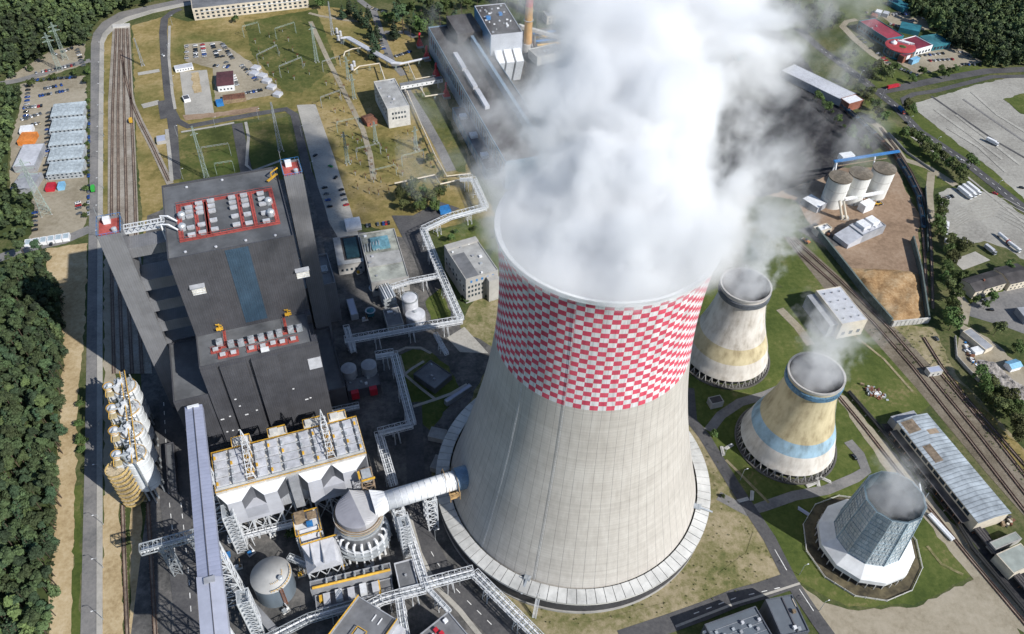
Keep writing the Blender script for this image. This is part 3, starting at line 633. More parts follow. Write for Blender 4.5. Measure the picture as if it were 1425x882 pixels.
# low fence round its basin
R5 = 30.3; t = thing('fence', 'low pale fence ringing the basin of the twelve-sided tower', 'fence', (*C4, 0)); m = MB()
for k in range(NS): m.bar(P4(R5, k, 1.3), P4(R5, k, 1.3, 1), .2, .3); m.bar(P4(R5, k, .5), P4(R5, k, .5, 1), .14, .3)
m.build('rail', M['concrete_pale'], t)
m = MB(); m.bar(P4(R5, 0, 0), P4(R5, 0, 1.6), .35); c0 = m.build('post', M['concrete_pale'], t)
for i in range(1, 36):
    q = c0.copy(); col.objects.link(q); q.parent = t; a = 2*PI*i/36
    k, f = divmod(i/3, 1); p0, p1 = P4(R5, 0, 0), P4(R5, int(k), 0, f); q.location = (p1[0]-p0[0], p1[1]-p0[1], 0)

# ================================================================== STEAM
def steam_mat(name, dens, prof, drift, warp=30, wscale=.018, dscale=.05, thr=.5, soft=.45, gain=1.0, floor=0.0, aniso=.15, zdens=None, fill=(16.0, .9), veil=None):
    """water droplets: white scatter whose density falls away from a rising axis and is torn into billows"""
    m = bpy.data.materials.new(name); m.use_nodes = True; nt = m.node_tree; nt.nodes.clear()
    out = N(nt, 'ShaderNodeOutputMaterial'); vol = N(nt, 'ShaderNodeVolumePrincipled'); lk(nt, vol.outputs[0], out.inputs['Volume'])
    vol.inputs['Color'].default_value = (.99, .995, 1, 1); vol.inputs['Anisotropy'].default_value = aniso
    tc = N(nt, 'ShaderNodeTexCoord'); co = tc.outputs['Object']
    w = noise(nt, co, wscale, 2.5, .55); sub = N(nt, 'ShaderNodeVectorMath', operation='SUBTRACT'); lk(nt, w.outputs['Color'], sub.inputs[0]); sub.inputs[1].default_value = (.5, .5, .5)
    sz0 = N(nt, 'ShaderNodeSeparateXYZ'); lk(nt, co, sz0.inputs[0])
    amp = mth(nt, 'MULTIPLY', mth(nt, 'MULTIPLY_ADD', sz0.outputs[2], 1/40.0, .12, clamp=True), warp)
    scl = N(nt, 'ShaderNodeVectorMath', operation='SCALE'); lk(nt, sub.outputs[0], scl.inputs[0]); lk(nt, amp, scl.inputs['Scale'])
    add = N(nt, 'ShaderNodeVectorMath', operation='ADD'); lk(nt, co, add.inputs[0]); lk(nt, scl.outputs[0], add.inputs[1])
    sx = N(nt, 'ShaderNodeSeparateXYZ'); lk(nt, add.outputs[0], sx.inputs[0]); z = sx.outputs[2]; zr = sz0.outputs[2]
    zmax = prof[-1][0]
    def curve(pts, zi):
        c = N(nt, 'ShaderNodeFloatCurve'); cu = c.mapping.curves[0]; lo = pts[0][0]; mx = max(abs(p[1]) for p in pts) or 1
        while len(cu.points) < len(pts): cu.points.new(.5, .5)
        for p, q in zip(cu.points, pts): p.location = ((q[0]-lo)/(pts[-1][0]-lo), q[1]/mx*.5+.5); p.handle_type = 'AUTO'
        c.mapping.update(); lk(nt, mth(nt, 'DIVIDE', mth(nt, 'SUBTRACT', zi, lo), pts[-1][0]-lo), c.inputs['Value'])
        return mth(nt, 'MULTIPLY', mth(nt, 'SUBTRACT', c.outputs[0], .5), 2*mx)
    ax, ay = curve(drift[0], zr), curve(drift[1], zr)
    dx, dy = mth(nt, 'SUBTRACT', sx.outputs[0], ax), mth(nt, 'SUBTRACT', sx.outputs[1], ay)
    r = mth(nt, 'SQRT', mth(nt, 'ADD', mth(nt, 'MULTIPLY', dx, dx), mth(nt, 'MULTIPLY', dy, dy)))
    q = mth(nt, 'SUBTRACT', 1.0, mth(nt, 'DIVIDE', r, curve(prof, zr)))               # 1 on the axis, 0 at the nominal edge
    dn = noise(nt, add.outputs[0], dscale, 5, .62)
    s = mth(nt, 'ADD', mth(nt, 'MULTIPLY', q, 1.25), mth(nt, 'MULTIPLY', mth(nt, 'SUBTRACT', dn.outputs['Fac'], thr), 2.2*gain))
    s = mth(nt, 'ADD', s, mth(nt, 'MULTIPLY', mth(nt, 'MULTIPLY_ADD', zr, -1/fill[0], 1.0, clamp=True), fill[1]))
    mr = N(nt, 'ShaderNodeMapRange', interpolation_type='SMOOTHSTEP'); mr.inputs['From Min'].default_value = -.05; mr.inputs['From Max'].default_value = soft; lk(nt, s, mr.inputs['Value'])
    d = mth(nt, 'MULTIPLY', mth(nt, 'POWER', mr.outputs[0], 1.6), dens)
    if zdens: d = mth(nt, 'MULTIPLY', d, curve(zdens, zr))
    if veil:
        vx, vy = mth(nt, 'SUBTRACT', dx, veil[2][0]), mth(nt, 'SUBTRACT', dy, veil[2][1])
        r2 = mth(nt, 'SQRT', mth(nt, 'ADD', mth(nt, 'MULTIPLY', vx, vx), mth(nt, 'MULTIPLY', vy, vy)))
        q2 = mth(nt, 'SUBTRACT', 1.0, mth(nt, 'DIVIDE', r2, curve(veil[0], zr)))
        s2 = mth(nt, 'ADD', mth(nt, 'MULTIPLY', q2, 1.1), mth(nt, 'MULTIPLY', mth(nt, 'SUBTRACT', dn.outputs['Fac'], .55), 4.2))
        m2 = N(nt, 'ShaderNodeMapRange', interpolation_type='SMOOTHSTEP'); m2.inputs['From Min'].default_value = 0; m2.inputs['From Max'].default_value = .9; lk(nt, s2, m2.inputs['Value'])
        dv = mth(nt, 'MULTIPLY', m2.outputs[0], veil[1])
        if zdens: dv = mth(nt, 'MULTIPLY', dv, curve(zdens, zr))
        d = mth(nt, 'ADD', d, dv)
    lk(nt, d, vol.inputs['Density']); m.cycles.volume_step_rate = 1.0
    return m
def steam(label, c, z0, prof, drift, pad, mat, zlo, zhi):
    """closed lumpy hull the steam lives in"""
    m = MB(); n = 40; ks = 24; base = 0
    def at(pts, z):
        for (a, b), (c_, d) in zip(pts, pts[1:]):
            if z <= c_: return b+(d-b)*(z-a)/(c_-a)
        return pts[-1][1]
    pr = []
    rows = [zlo+(zhi-zlo)*i/ks for i in range(ks+1)]
    for z in rows:
        for i in range(n):
            t = 2*PI*i/n; rr = at(pad, z); m.v.append((c[0]+at(drift[0], z)+rr*math.cos(t), c[1]+at(drift[1], z)+rr*math.sin(t), z0+z))
    for j in range(ks):
        for i in range(n):
            k = (i+1) % n; m.f.append((j*n+i, j*n+k, (j+1)*n+k, (j+1)*n+i)); m.m.append(0)
    m.f.append(tuple(reversed(range(n)))); m.m.append(0); m.f.append(tuple(ks*n+i for i in range(n))); m.m.append(0)
    m.v.append((c[0], c[1], z0+zlo-.01)); 
    o = m.build('steam', mat); 
    # put the origin on the rim centre so that object coordinates start there
    d = Vector((c[0], c[1], z0))-o.location; o.data.transform(Matrix.Translation(-d)); o.location = (c[0], c[1], z0)
    return tag(o, label, 'steam', kind='stuff')
prof = [(-20, 41), (0, 42.5), (8, 43), (20, 47), (40, 47), (58, 44), (80, 40)]
pv = [(-20, 20), (0, 34), (6, 42), (16, 70), (35, 98), (58, 90), (80, 78)]
pad = [(-20, 41), (-.5, 42.2), (1.5, 44), (6, 60), (16, 88), (36, 110), (58, 102), (80, 92)]
dx = [(-20, 0), (0, 0), (10, 3), (20, 8), (40, 20), (58, 30), (80, 44)]; dy = [(-20, 0), (0, 0), (8, 7), (20, 26), (40, 66), (58, 108), (80, 165)]
zd = [(-20, 1), (0, 1), (20, 1), (45, .95), (62, .8), (72, .3), (80, .0)]
sm = steam_mat('main_steam', .2, prof, (dx, dy), 40, .019, .034, .47, .55, gain=1.15, zdens=zd, fill=(8.0, 1.25), veil=(pv, .048, (-6, -5)))
steam('thick white steam billowing out of the checked cooling tower', CT, TH_RIM, prof, (dx, dy), pad, sm, -20, 80)
def small_steam(label, c, top, r, dens, lean, h=26):
    prof = [(-14, r), (0, r), (8, r*1.1), (h, r*2.0)]; pad = [(-14, r-.4), (0, r-.3), (2, r+.8), (8, r*1.6), (h, r*2.5)]
    dx = [(-14, 0), (0, 0), (8, lean[0]*.35), (h, lean[0])]; dy = [(-14, 0), (0, 0), (8, lean[1]*.35), (h, lean[1])]
    zd = [(-14, .5), (0, .9), (5, 1), (h*.6, .6), (h, .05)]
    steam(label, c, top, prof, (dx, dy), pad, steam_mat('thin_steam', dens, prof, (dx, dy), 18, .05, .10, .52, .8, gain=1.7, zdens=zd, fill=(4.0, .35)), -14, h)
small_steam('thin grey steam drifting from the cream tower with the yellow band', (136.8, 347.1), 61.8, 13.6, .115, (16, 24), 46)
small_steam('thin steam curling off the yellow tower with the blue band', (162.0, 280.0), 61.8, 13.6, .1, (7, 12), 34)
small_steam('faint bluish steam lying in the mouth of the twelve-sided tower', C4, 48.0, 13.2, .06, (3, 7), 18)
# ================================================================== THE BOILER HOUSE AND ITS STAIR TOWERS
HB = 126.0; B = Fr(G(233.2, 360.8, HB), TH)
def bu(x, y, z): return B.uv(G(x, y, z))
clad = sheet_mat('boiler_cladding', (.070, .071, .079), 1.1, 'u', .42, .10, 0, .05, TH, .85, 6.0)
clad_mid = sheet_mat('stair_tower_cladding', (.185, .188, .198), 1.1, 'u', .42, .07, 0, .05, TH, .88, 5.0)
M['vent'] = flat('vent_grey_white', (.44, .45, .47), .5, .12, .6)
roof_b = flat('boiler_roof_membrane', (.115, .12, .127), .8, .16, .1)
M['blue_panel'] = sheet_mat('blue_cladding_band', (.040, .074, .112), 1.1, 'u', .42, .10, 0, .05, TH, .85, 6.0)
M['louvre'] = flat('stained_cream_louvre', (.50, .47, .40), .6, .25, 1.2)
t = thing('boiler_house', 'massive dark grey boiler house with red walkway grids on its roofs', 'boiler house', B.p(29, 0, 0)); BH = t
U1, V1, HL = 58.5, 61.0, 74.5
def wallbox(fr, u0, u1, v0, v1, z0, z1, mat, parent, name='wall', roof=None, par=1.1, roofname='roof'):
    m = MB(); m.box(fr, u0, u1, v0, v1, z0, z1-par if roof else z1)
    if roof:                                    # parapet
        w = .5
        for a, b, c, d in ((u0, u1, v0, v0+w), (u0, u1, v1-w, v1), (u0, u0+w, v0+w, v1-w), (u1-w, u1, v0+w, v1-w)): m.box(fr, a, b, c, d, z1-par, z1)
    o = m.build(name, mat, parent)
    if roof:
        m = MB(); m.box(fr, u0+w+.01, u1-w-.01, v0+w+.01, v1-w-.01, z1-par-.3, z1-par+.04); m.build(roofname, roof, parent)
    return o
wallbox(B, 0, U1, 0, V1, 0, HB, clad, t, roof=roof_b)
wallbox(B, 0, U1-2.4, -23.5, -.02, 0, HL, clad, t, 'lower_wall', roof_b, roofname='lower_roof')
m = MB(); m.box(B, U1-2.4, U1, -23.5, -18.5, 0, HL); m.box(B, U1-2.4, U1, -3.5, -.02, 0, HL); m.box(B, U1-2.4, U1-.5, -18.5, -3.5, 0, HL-6); m.build('corner_shaft', clad, t)
wallbox(B, -17.5, -.02, -23.5, 19.5, 0, 54, clad, t, 'side_wing_wall', roof_b, roofname='side_wing_roof')
for a, b in ((0.0, 8.0), (9.3, 22.0), (24.6, 38.0), (38.0, U1)):       # stepped bays of the lower facade, dark slots between
    m = MB(); d = {0.0: .9, 9.3: 1.6, 24.6: 1.9, 38.0: 1.3}[a]; m.box(B, a+.02, b-.02, -23.5-d, -23.52, 0, HL-1.5); m.build('facade_bay', clad, t)
# blue band: a panel proud of the main facade
m = MB(); m.box(B, 25.6, 36.6, -.16, -.01, HL+1, HB-1.3); m.build('blue_band', M['blue_panel'], t)
m = MB(); m.box(B, 33.5, 36.6, -3.6, -3.5, HL-.7, HL-.6)
for (x, y, w) in ((265, 400, 6.5), (401, 373, 6.5)):
    u = (x-233)/(408.8-233)*58.5 - (2 if x < 300 else -3); z = 104 if x < 300 else 101
    lm = MB(); lm.box(B, u-w/2, u+w/2, -.35, -.02, z-3, z+3); L = lm.build('louvre', M['louvre'], t)
    for k in range(5):
        s = MB(); s.box(B, u-w/2+.2, u+w/2-.2, -.7, -.36, z-2.6+1.15*k, z-2.3+1.15*k); s.build('blade', M['white_steel'], L)
    h = MB(); h.hexa([B.p(u-w/2-.3, -2.0, z+2.6), B.p(u+w/2+.3, -2.0, z+2.6), B.p(u+w/2+.3, -.02, z+3.4), B.p(u-w/2-.3, -.02, z+3.4)], [B.p(u-w/2-.3, -2.0, z+2.8), B.p(u+w/2+.3, -2.0, z+2.8), B.p(u+w/2+.3, -.02, z+3.7), B.p(u-w/2-.3, -.02, z+3.7)]); h.build('canopy', M['grey'], L)
m = MB(); m.box(B, 51.5, 58.2, -25.2, -24.85, 56, 64); m.build('pale_panel', M['grey_light'], t)
for u, z in ((11.5, 47), (12.5, 41), (1.5, 33), (6, 34), (14, 33), (41, 44), (46, 33), (48.5, 33.5), (2, 22), (5, 22), (8, 22), (20, 34.5)):
    m = MB(); d = 24.43 if u < 8 else 25.13 if u < 22 else 25.43 if u < 38 else 24.83; m.box(B, u-.5, u+.5 if z != 33 else u+1.3, -d-.1, -d, z-.4, z+.4); m.build('wall_lamp', M['white'], t)
# --- roof of the main block: red walkway grid and rows of white vents
def uvz(x, y, z): u, v = bu(x, y, z); return u, v
c = [uvz(*q, HB) for q in ((244.5, 283.7), (378, 259), (389.6, 310), (250, 334.7))]
fu0, fu1 = (c[0][0]+c[3][0])/2, (c[1][0]+c[2][0])/2; fv1, fv0 = (c[0][1]+c[1][1])/2, (c[2][1]+c[3][1])/2
zr = HB-.95
def walk(u0, u1, v0, v1, name='walkway', zr=zr):
    m = MB(); m.box(B, u0, u1, v0, v1, zr, zr+.35); o = m.build(name, M['red'], BH); r = MB()
    L = (u1-u0) > (v1-v0)
    for s in (0, 1):
        if L: a, b = (u0, (v0, v1)[s]), (u1, (v0, v1)[s])
        else: a, b = ((u0, u1)[s], v0), ((u0, u1)[s], v1)
        r.bar(B.p(*a, zr+1.4), B.p(*b, zr+1.4), .12); n = max(1, int(((b[0]-a[0])**2+(b[1]-a[1])**2)**.5/3))
        for i in range(n+1): q = lerp(a, b, i/n); r.bar(B.p(*q, zr+.3), B.p(*q, zr+1.4), .1)
    r.build('railing', M['red'], o); return o
W_ = 2.0
walk(fu0, fu1, fv0, fv0+W_); walk(fu0, fu1, fv1-W_, fv1); walk(fu0, fu0+W_, fv0+W_+.02, fv1-W_-.02); walk(fu1-W_, fu1, fv0+W_+.02, fv1-W_-.02)
vx = [[(584, 348), (588, 375), (590, 402), (600, 470), (604, 515)], [(648, 322), (652, 352), (656, 378), (664, 452), (668, 500)], [(722, 306), (726, 337), (729, 368), (736, 425), (744, 480)]]
vx2 = [[(100, 285), (105, 316), (110, 347), (120, 400), (128, 452)], [(174, 272), (180, 303), (184, 334), (196, 388), (205, 443)], [(278, 260), (284, 293), (288, 325), (300, 380), (310, 430)]]
cols = [[uvz(130+x/4.41, 210+y/4.41, HB) for x, y in k] for k in vx]+[[uvz(300+x/4.41, 210+y/4.41, HB) for x, y in k] for k in vx2]
for i, cc in enumerate(cols):
    um = sum(q[0] for q in cc)/5
    for u, v in cc:
        m = MB(); m.box(B, um-1.75, um+1.75, v-.75, v+.75, zr+.6, zr+1.9); o = m.build('roof_vent', M['vent'], t)
        s = MB(); s.box(B, um-1.5, um+1.5, v-.6, v+.6, zr, zr+.6); s.build('kerb', M['grey'], o)
    if i in (0, 1, 3, 4): walk(um+2.3, um+3.9, fv0+W_+.02, fv1-W_-.02)
    elif i == 2: walk(um-3.6, um-2.3, fv0+W_+.02, fv1-W_-.02)
for (x, y, r) in ((127, 265, 2.2), (128, 279, 2.2)): pass
for x, y in ((374, 281), (377, 297), (253, 301), (254, 317)):
    u, v = uvz(x, y, HB); m = MB(); m.lathe(B.p(u, v, 0), [(1.9, zr), (1.9, zr+2.6), (1.2, zr+3.4), (.01, zr+3.6)], 16, cap0=True); m.build('silencer', M['galv'], t)
for u, v in ((8, 4), (22, 3.5), (36, 4), (50, 3.5), (12, 57), (30, 58)):
    m = MB(); m.lathe(B.p(u, v, 0), [(.7, zr), (.7, zr+.5), (.2, zr+.7)], 12, cap1=True); m.build('roof_drain', M['grey_light'], t)
m = MB()                                       # yellow davit at the far corner
u, v = uvz(378, 247, HB); m.bar(B.p(u, v, zr), B.p(u, v, zr+4), .5); m.bar(B.p(u, v, zr+4), B.p(u+4, v+2, zr+5), .5); m.bar(B.p(u-2.5, v-3, zr+1.2), B.p(u+3, v+2, zr+1.4), 1.2, .6); m.build('hoist_davit', M['yellow'], t)
# --- lower roof: red frames with grey fans, two yellow davits on the main edge
zl = HL-1.0
for x, y in ((306, 478), (322, 480), (336, 478.5), (350, 474), (364, 471), (377, 468), (389, 465), (405, 460), (417, 458)):
    u, v = uvz(x, y, HL); m = MB(); m.box(B, u-1.5, u+1.5, v-1.5, v+1.5, zl+.5, zl+3.4); o = m.build('fan_unit', M['galv'], t)
    s = MB(); s.lathe(B.p(u, v, 0), [(1.1, zl+3.4), (1.1, zl+3.9), (.9, zl+3.9)], 14, cap1=True); s.build('fan_cowl', M['grey'], o)
for x, y in ((300, 486), (310, 493), (325, 490), (350, 484), (366, 481), (380, 477), (393, 475), (408, 471)):
    u, v = uvz(x, y, HL); m = MB(); m.box(B, u-1.3, u+1.3, v-.9, v+.9, zl+.7, zl+1.7); m.build('vent_box', M['vent'], t)
    walk(u-2.5, u+2.5, v-1.9, v+1.9, 'fan_frame', zl)
pa, pb = uvz(297, 487, HL), uvz(421, 462, HL); walk(pa[0], pb[0], -13.0, -11.6, 'walkway', zl)
for x, y in ((313, 470), (397, 452)):
    u, v = uvz(x, y, HL); walk(u-.6, u+.6, -11.5, -1.0, 'walkway', zl)
for x, y in ((307, 459), (401, 440)):
    u = (x-273.7)/(431.6-273.7)*58.5; m = MB(); m.box(B, u-1.6, u+1.6, -2.2, -.2, HL+1.5, HL+2); m.bar(B.p(u, -1, HL), B.p(u, -1, HL+5), .5); m.bar(B.p(u-1.5, -1, HL+5), B.p(u+1.5, -2.5, HL+5), .4)
    for s in (-1.6, 1.6): m.bar(B.p(u+s, -2.1, HL+1.7), B.p(u+s, -2.1, HL+3.4), .2)
    m.bar(B.p(u-1.6, -2.1, HL+3.3), B.p(u+1.6, -2.1, HL+3.3), .2); m.build('hoist_davit', M['yellow'], t)
m = MB(); u, v = uvz(371, 498, HL); m.box(B, u-2, u+2, -23, -21, zl, zl+2.4); m.build('roof_plant', M['white'], t)
# --- bridging floors to the west stair tower
for z in (16, 31, 46, 61, 76, 91):
    m = MB(); m.box(B, -18.98, -.02, 22.2, 35, z, z+7); m.build('link_floor', clad_mid, t)
m = MB(); m.box(B, -18.98, -.02, 24, 34, 112, 118); m.build('link_floor', clad_mid, t)
# white truss footbridge between stair tower top and roof
m = MB(); za = HB-3
for v in (29.5, 32.5):
    for z in (za, za+3.4): m.bar(B.p(-18.9, v, z), B.p(0, v, z), .4)
    n = 6
    for i in range(n+1):
        u = -18.9+18.9*i/n; m.bar(B.p(u, v, za), B.p(u, v, za+3.4), .35)
        if i < n: m.bar(B.p(u, v, za), B.p(u+18.9/n, v, za+3.4), .3)
for i in range(13):
    u = -18.9+18.9*i/12; m.bar(B.p(u, 29.5, za+3.4), B.p(u, 32.5, za+3.4), .25)
m.box(B, -18.9, 0, 29.6, 32.4, za-.1, za+.1); m.build('truss_footbridge', M['white_steel'], t)
m = MB()                                        # white pipe bends at the west roof edge
for k in range(2): m.tube([B.p(-1.5, 33-7*k, HB-8), B.p(-1.5, 33-7*k, HB+1.5), B.p(2, 31-7*k, HB+2), B.p(6, 27.5-7*k, HB+.4)], .45, 8)
m.build('vent_pipe', M['white'], t)
# stair towers
def stair_tower(label, u0, u1, v0, v1, h, dz):
    t = thing('stair_tower', label, 'stair tower', B.p((u0+u1)/2, v0, 0))
    wallbox(B, u0, u1, v0, v1, 0, h, clad_mid, t, roof=M['red'], par=1.2)
    m = MB(); ua, va = (u0+u1)/2, v0+2.8; m.box(B, ua-2.6, ua+.6, v1-4.5, v1-1.6, h-1.1, h+1.8); m.build('lift_head', M['white'], t)
    m = MB(); m.lathe(B.p(u1-3, v0+3.5, 0), [(1.2, h-1.1), (1.2, h+1), (.1, h+1.5)], 12); m.build('fan_cowl', M['galv'], t)
    m = MB()
    for a, b in (((u0, v0), (u1, v0)), ((u0, v1), (u1, v1)), ((u0, v0), (u0, v1)), ((u1, v0), (u1, v1))):
        m.bar(B.p(*a, h+1.3), B.p(*b, h+1.3), .15)
        for i in range(6): q = lerp(a, b, i/5); m.bar(B.p(*q, h), B.p(*q, h+1.3), .15)
    m.build('railing', M['blue'], t)
    m = MB(); m.bar(B.p(u0+.5, v1-.5, h), B.p(u0+.5, v1-.5, h+7), .18); m.build('lightning_rod', M['galv'], t)
    for k in range(int(h/15)):
        m = MB(); m.box(B, u1+.01, u1+.12, (v0+v1)/2-1, (v0+v1)/2+1, 8+15*k, 10.5+15*k); m.build('window', M['glass'], t)
stair_tower('slim grey stair tower with red top, standing apart on the boiler house\'s railway side', -29.7, -19, 21.5, 36.3, 130, 0)
stair_tower('slim grey stair tower with red top, pressed against the boiler house near parked cars', 61.0, 70.7, 44.2, 58.4, 130, 0)
# turbine hall hidden behind, only its end and shaded strip show
t = thing('turbine_hall', 'low dark turbine hall showing behind the slim stair tower beside the car row', 'turbine hall', B.p(40, 90, 0))
wallbox(B, -4, 79, 62.5, 92, 0, 34, clad_mid, t, roof=roof_b)
for k in range(6):
    m = MB(); m.box(B, 72+.8*k, 72.5+.8*k, 74, 80, 33, 34.6); m.build('roof_unit', M['galv'], t)
t = thing('transformer_annexe', 'dark annexe in deep shade along the foot of the boiler house', 'annexe', B.p(65, 10, 0))
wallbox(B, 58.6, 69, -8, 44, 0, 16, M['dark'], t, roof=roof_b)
for k in range(5):
    m = MB(); m.box(B, 69.02, 69.12, -5+9*k, -1+9*k, 1, 6); m.build('door', M['grey'], t)

# ================================================================== CONVEYOR GALLERY
t = thing('conveyor_gallery', 'long lavender grey coal conveyor gallery running towards the bottom edge', 'conveyor gallery', G(287, 700, 0))
A = [G(256.8, 566, 53), G(281, 562, 53)]; Z_ = [G(281.5, 900, 60), G(319.5, 900, 60)]
sm_ = lambda f: (Vector(A[0]).lerp(Vector(Z_[0]), f), Vector(A[1]).lerp(Vector(Z_[1]), f))
gal = sheet_mat('gallery_sheet', (.30, .325, .43), 2.2, 'v', .45, .05, 0, .04, TH, .9)
def galbody(f0, f1, dz, dw, name, mat):
    m = MB(); a0, b0 = sm_(f0); a1, b1 = sm_(f1); mid0, mid1 = (a0+b0)/2, (a1+b1)/2
    sc = lambda p, c: c+(p-c)*dw
    d = lambda p, z: (p.x, p.y, p.z+z+dz)
    a0, b0, a1, b1 = sc(a0, mid0), sc(b0, mid0), sc(a1, mid1), sc(b1, mid1)
    m.quad(d(a0, -.2), d(mid0, .5), d(mid1, .5), d(a1, -.2)); m.quad(d(mid0, .5), d(b0, -.2), d(b1, -.2), d(mid1, .5))
    m.quad(d(a0, -.2), d(a1, -.2), d(a1, -4), d(a0, -4)); m.quad(d(b0, -.2), d(b1, -.2), d(b1, -4), d(b0, -4)); m.quad(d(a0, -4), d(a1, -4), d(b1, -4), d(b0, -4))
    m.poly([d(a0, -4), d(a0, -.2), d(mid0, .5), d(b0, -.2), d(b0, -4)]); m.poly([d(a1, -4), d(a1, -.2), d(mid1, .5), d(b1, -.2), d(b1, -4)])
    return m.build(name, mat, t)
galbody(0, .76, 0, 1, 'gallery_body', gal); galbody(.76, 1, .25, 1.08, 'lower_gallery_body', flat('pale_gallery_sheet', (.40, .42, .50), .5, .05, .2))
m = MB(); a, b = sm_(.775); c = a.lerp(b, .5); fr = Fr(c, TH); m.box(fr, -2.2, 2.2, -1.4, 1.4, c.z+.6, c.z+1.3); m.build('roof_hatch', M['grey'], t)
m = MB(); a, b = sm_(.01); fr = Fr((a+b)/2, TH); m.box(fr, -2.8, 2.8, -.6, .6, a.z, a.z+1.4); m.build('end_louvre', M['white_steel'], t)
m = MB(); a0, b0 = sm_(0); a1, b1 = sm_(1); m.bar(tuple((a0+b0)/2+Vector((0, 0, .75))), tuple((a1+b1)/2+Vector((0, 0, .75))), .35); m.build('ridge_cap', M['dark'], t)
def trestle(fr, u0, u1, v0, v1, z0, z1, nz, mat, parent, name, w=.5, diag=True, deck=False, splay=0.0):
    """braced steel tower as one part"""
    m = MB(); P = lambda i, z: fr.p(*[(u0-splay*(1-(z-z0)/(z1-z0)), v0), (u1+splay*(1-(z-z0)/(z1-z0)), v0), (u1+splay*(1-(z-z0)/(z1-z0)), v1), (u0-splay*(1-(z-z0)/(z1-z0)), v1)][i], z)
    for i in range(4): m.bar(P(i, z0), P(i, z1), w)
    for k in range(nz+1):
        z = z0+(z1-z0)*k/nz
        for i in range(4): m.bar(P(i, z), P((i+1) % 4, z), w*.6)
        if k < nz and diag:
            z2 = z0+(z1-z0)*(k+1)/nz
            for i in range(4):
                m.bar(P(i, z), P((i+1) % 4, z2), w*.45)
                if diag == 2: m.bar(P((i+1) % 4, z), P(i, z2), w*.45)
        if deck: m.hexa([P(i, z-.08) for i in range(4)], [P(i, z+.08) for i in range(4)])
    return m.build(name, mat, parent)
for f in (.30, .62, .93):
    a, b = sm_(f); c = (a+b)/2; fr = Fr(c, TH); trestle(fr, -2.5, 3.5, -3, 3, 0, a.z-4, 6, M['white_steel'], t, 'trestle', .6, 2, splay=2.5)
m = MB(); a, b = sm_(.45); fr = Fr(a, TH)        # truss bridge crossing from the silos to the gallery
Tg = thing('pipe_bridge', 'galvanised truss bridge between the white silos and the lavender gallery', 'pipe bridge', fr.p(-12, 0, 0))
for v in (-2, 2):
    for z in (26, 30): m.bar(fr.p(-30, v, z), fr.p(0, v, z), .45)
    for i in range(11):
        u = -30+3*i; m.bar(fr.p(u, v, 26), fr.p(u, v, 30), .3)
        if i < 10: m.bar(fr.p(u, v, 26 if i % 2 else 30), fr.p(u+3, v, 30 if i % 2 else 26), .3)
for i in range(16): m.bar(fr.p(-30+2*i, -2, 30), fr.p(-30+2*i, 2, 30), .25)
m.build('truss', M['galv'], Tg); trestle(fr, -22, -18, -2, 2, 0, 26, 5, M['galv'], Tg, 'trestle', .4, 2); trestle(fr, -8, -4, -2, 2, 0, 26, 5, M['galv'], Tg, 'trestle', .4, 2)
m = MB()
for v in (-1, 0, 1): m.tube([fr.p(-30, v, 27), fr.p(0, v, 27)], .35, 8)
m.build('pipe', M['white'], Tg)
trestle_stair_n = [0]
def stair_frame(label, fr, u0, u1, v0, v1, h, nz, mat='white_steel', w=.4):
    t = thing('access_tower', label, 'stair tower', fr.p(u0, v0, 0)); trestle(fr, u0, u1, v0, v1, 0, h, nz, M[mat], t, 'frame', w, 2)
    m = MB()
    for k in range(nz):
        z0, z1 = h*k/nz, h*(k+1)/nz; zm = (z0+z1)/2; um = (v0+v1)/2
        m.bar(fr.p(u0+.8, v0+.8, z0), fr.p(u1-.8, v0+.8, zm), 1.1, .15); m.bar(fr.p(u1-.8, v1-.8, zm), fr.p(u0+.8, v1-.8, z1), 1.1, .15)
        m.box(fr, u1-1.6, u1, v0, v1, zm-.08, zm+.08); m.box(fr, u0, u0+1.6, v0, v1, z1-.08, z1+.08)
    m.build('flight', M['galv'], t); return t
stair_frame('white steel stair tower between the lavender gallery and the white-hooded filter house', B, -3.8, 1.5, -86, -78.5, 34, 9)
stair_frame('white steel stair tower beside the lavender gallery near the bottom edge', B, -1.2, 4, -134, -127.5, 38, 9)

# ================================================================== FILTER HOUSE (rows of roof boxes, sloping white hoods)
t = thing('filter_house', 'long grey filter house with rows of roof boxes and sloping white hoods', 'filter house', B.p(32, -76, 0)); FH = t
u0, u1, v0, v1, zt = -4.4, 69.0, -75.9, -51.0, 40.0
fwall = sheet_mat('filter_wall', (.34, .35, .37), 1.2, 'u', .5, .07, 0, .05, TH, .85)
m = MB(); m.box(B, u0, u1, v0, v1, 16, zt-.6); m.build('casing', fwall, t)
m = MB(); m.box(B, u0, u1, v0, v1, zt-.59, zt); m.build('roof_deck', M['concrete_pale'], t)
m = MB()
for i in range(10):
    for v in (v0+1, (v0+v1)/2, v1-1): m.box(B, u0+.5+i*8.0, u0+1.3+i*8.0, v-.4, v+.4, 0, 16)
    if i < 9:
        for v in (v0+1, v1-1): m.bar(B.p(u0+1+i*8, v, 1), B.p(u0+9+i*8, v, 15), .4); m.bar(B.p(u0+1+i*8, v, 15), B.p(u0+9+i*8, v, 1), .4)
m.build('support_frame', M['white_steel'], t)
M['roofbox'] = flat('roof_box_sheet', (.46, .47, .50), .45, .12, .35)
cw = [(-3.6, 2.6), (4.0, 10.0), (15.8, 21.0), (22.6, 27.6), (29.0, 36.8), (38.4, 43.4), (45.0, 49.2), (54.8, 59.6), (61.0, 65.6), (66.4, 68.4)]
hatch = MB()
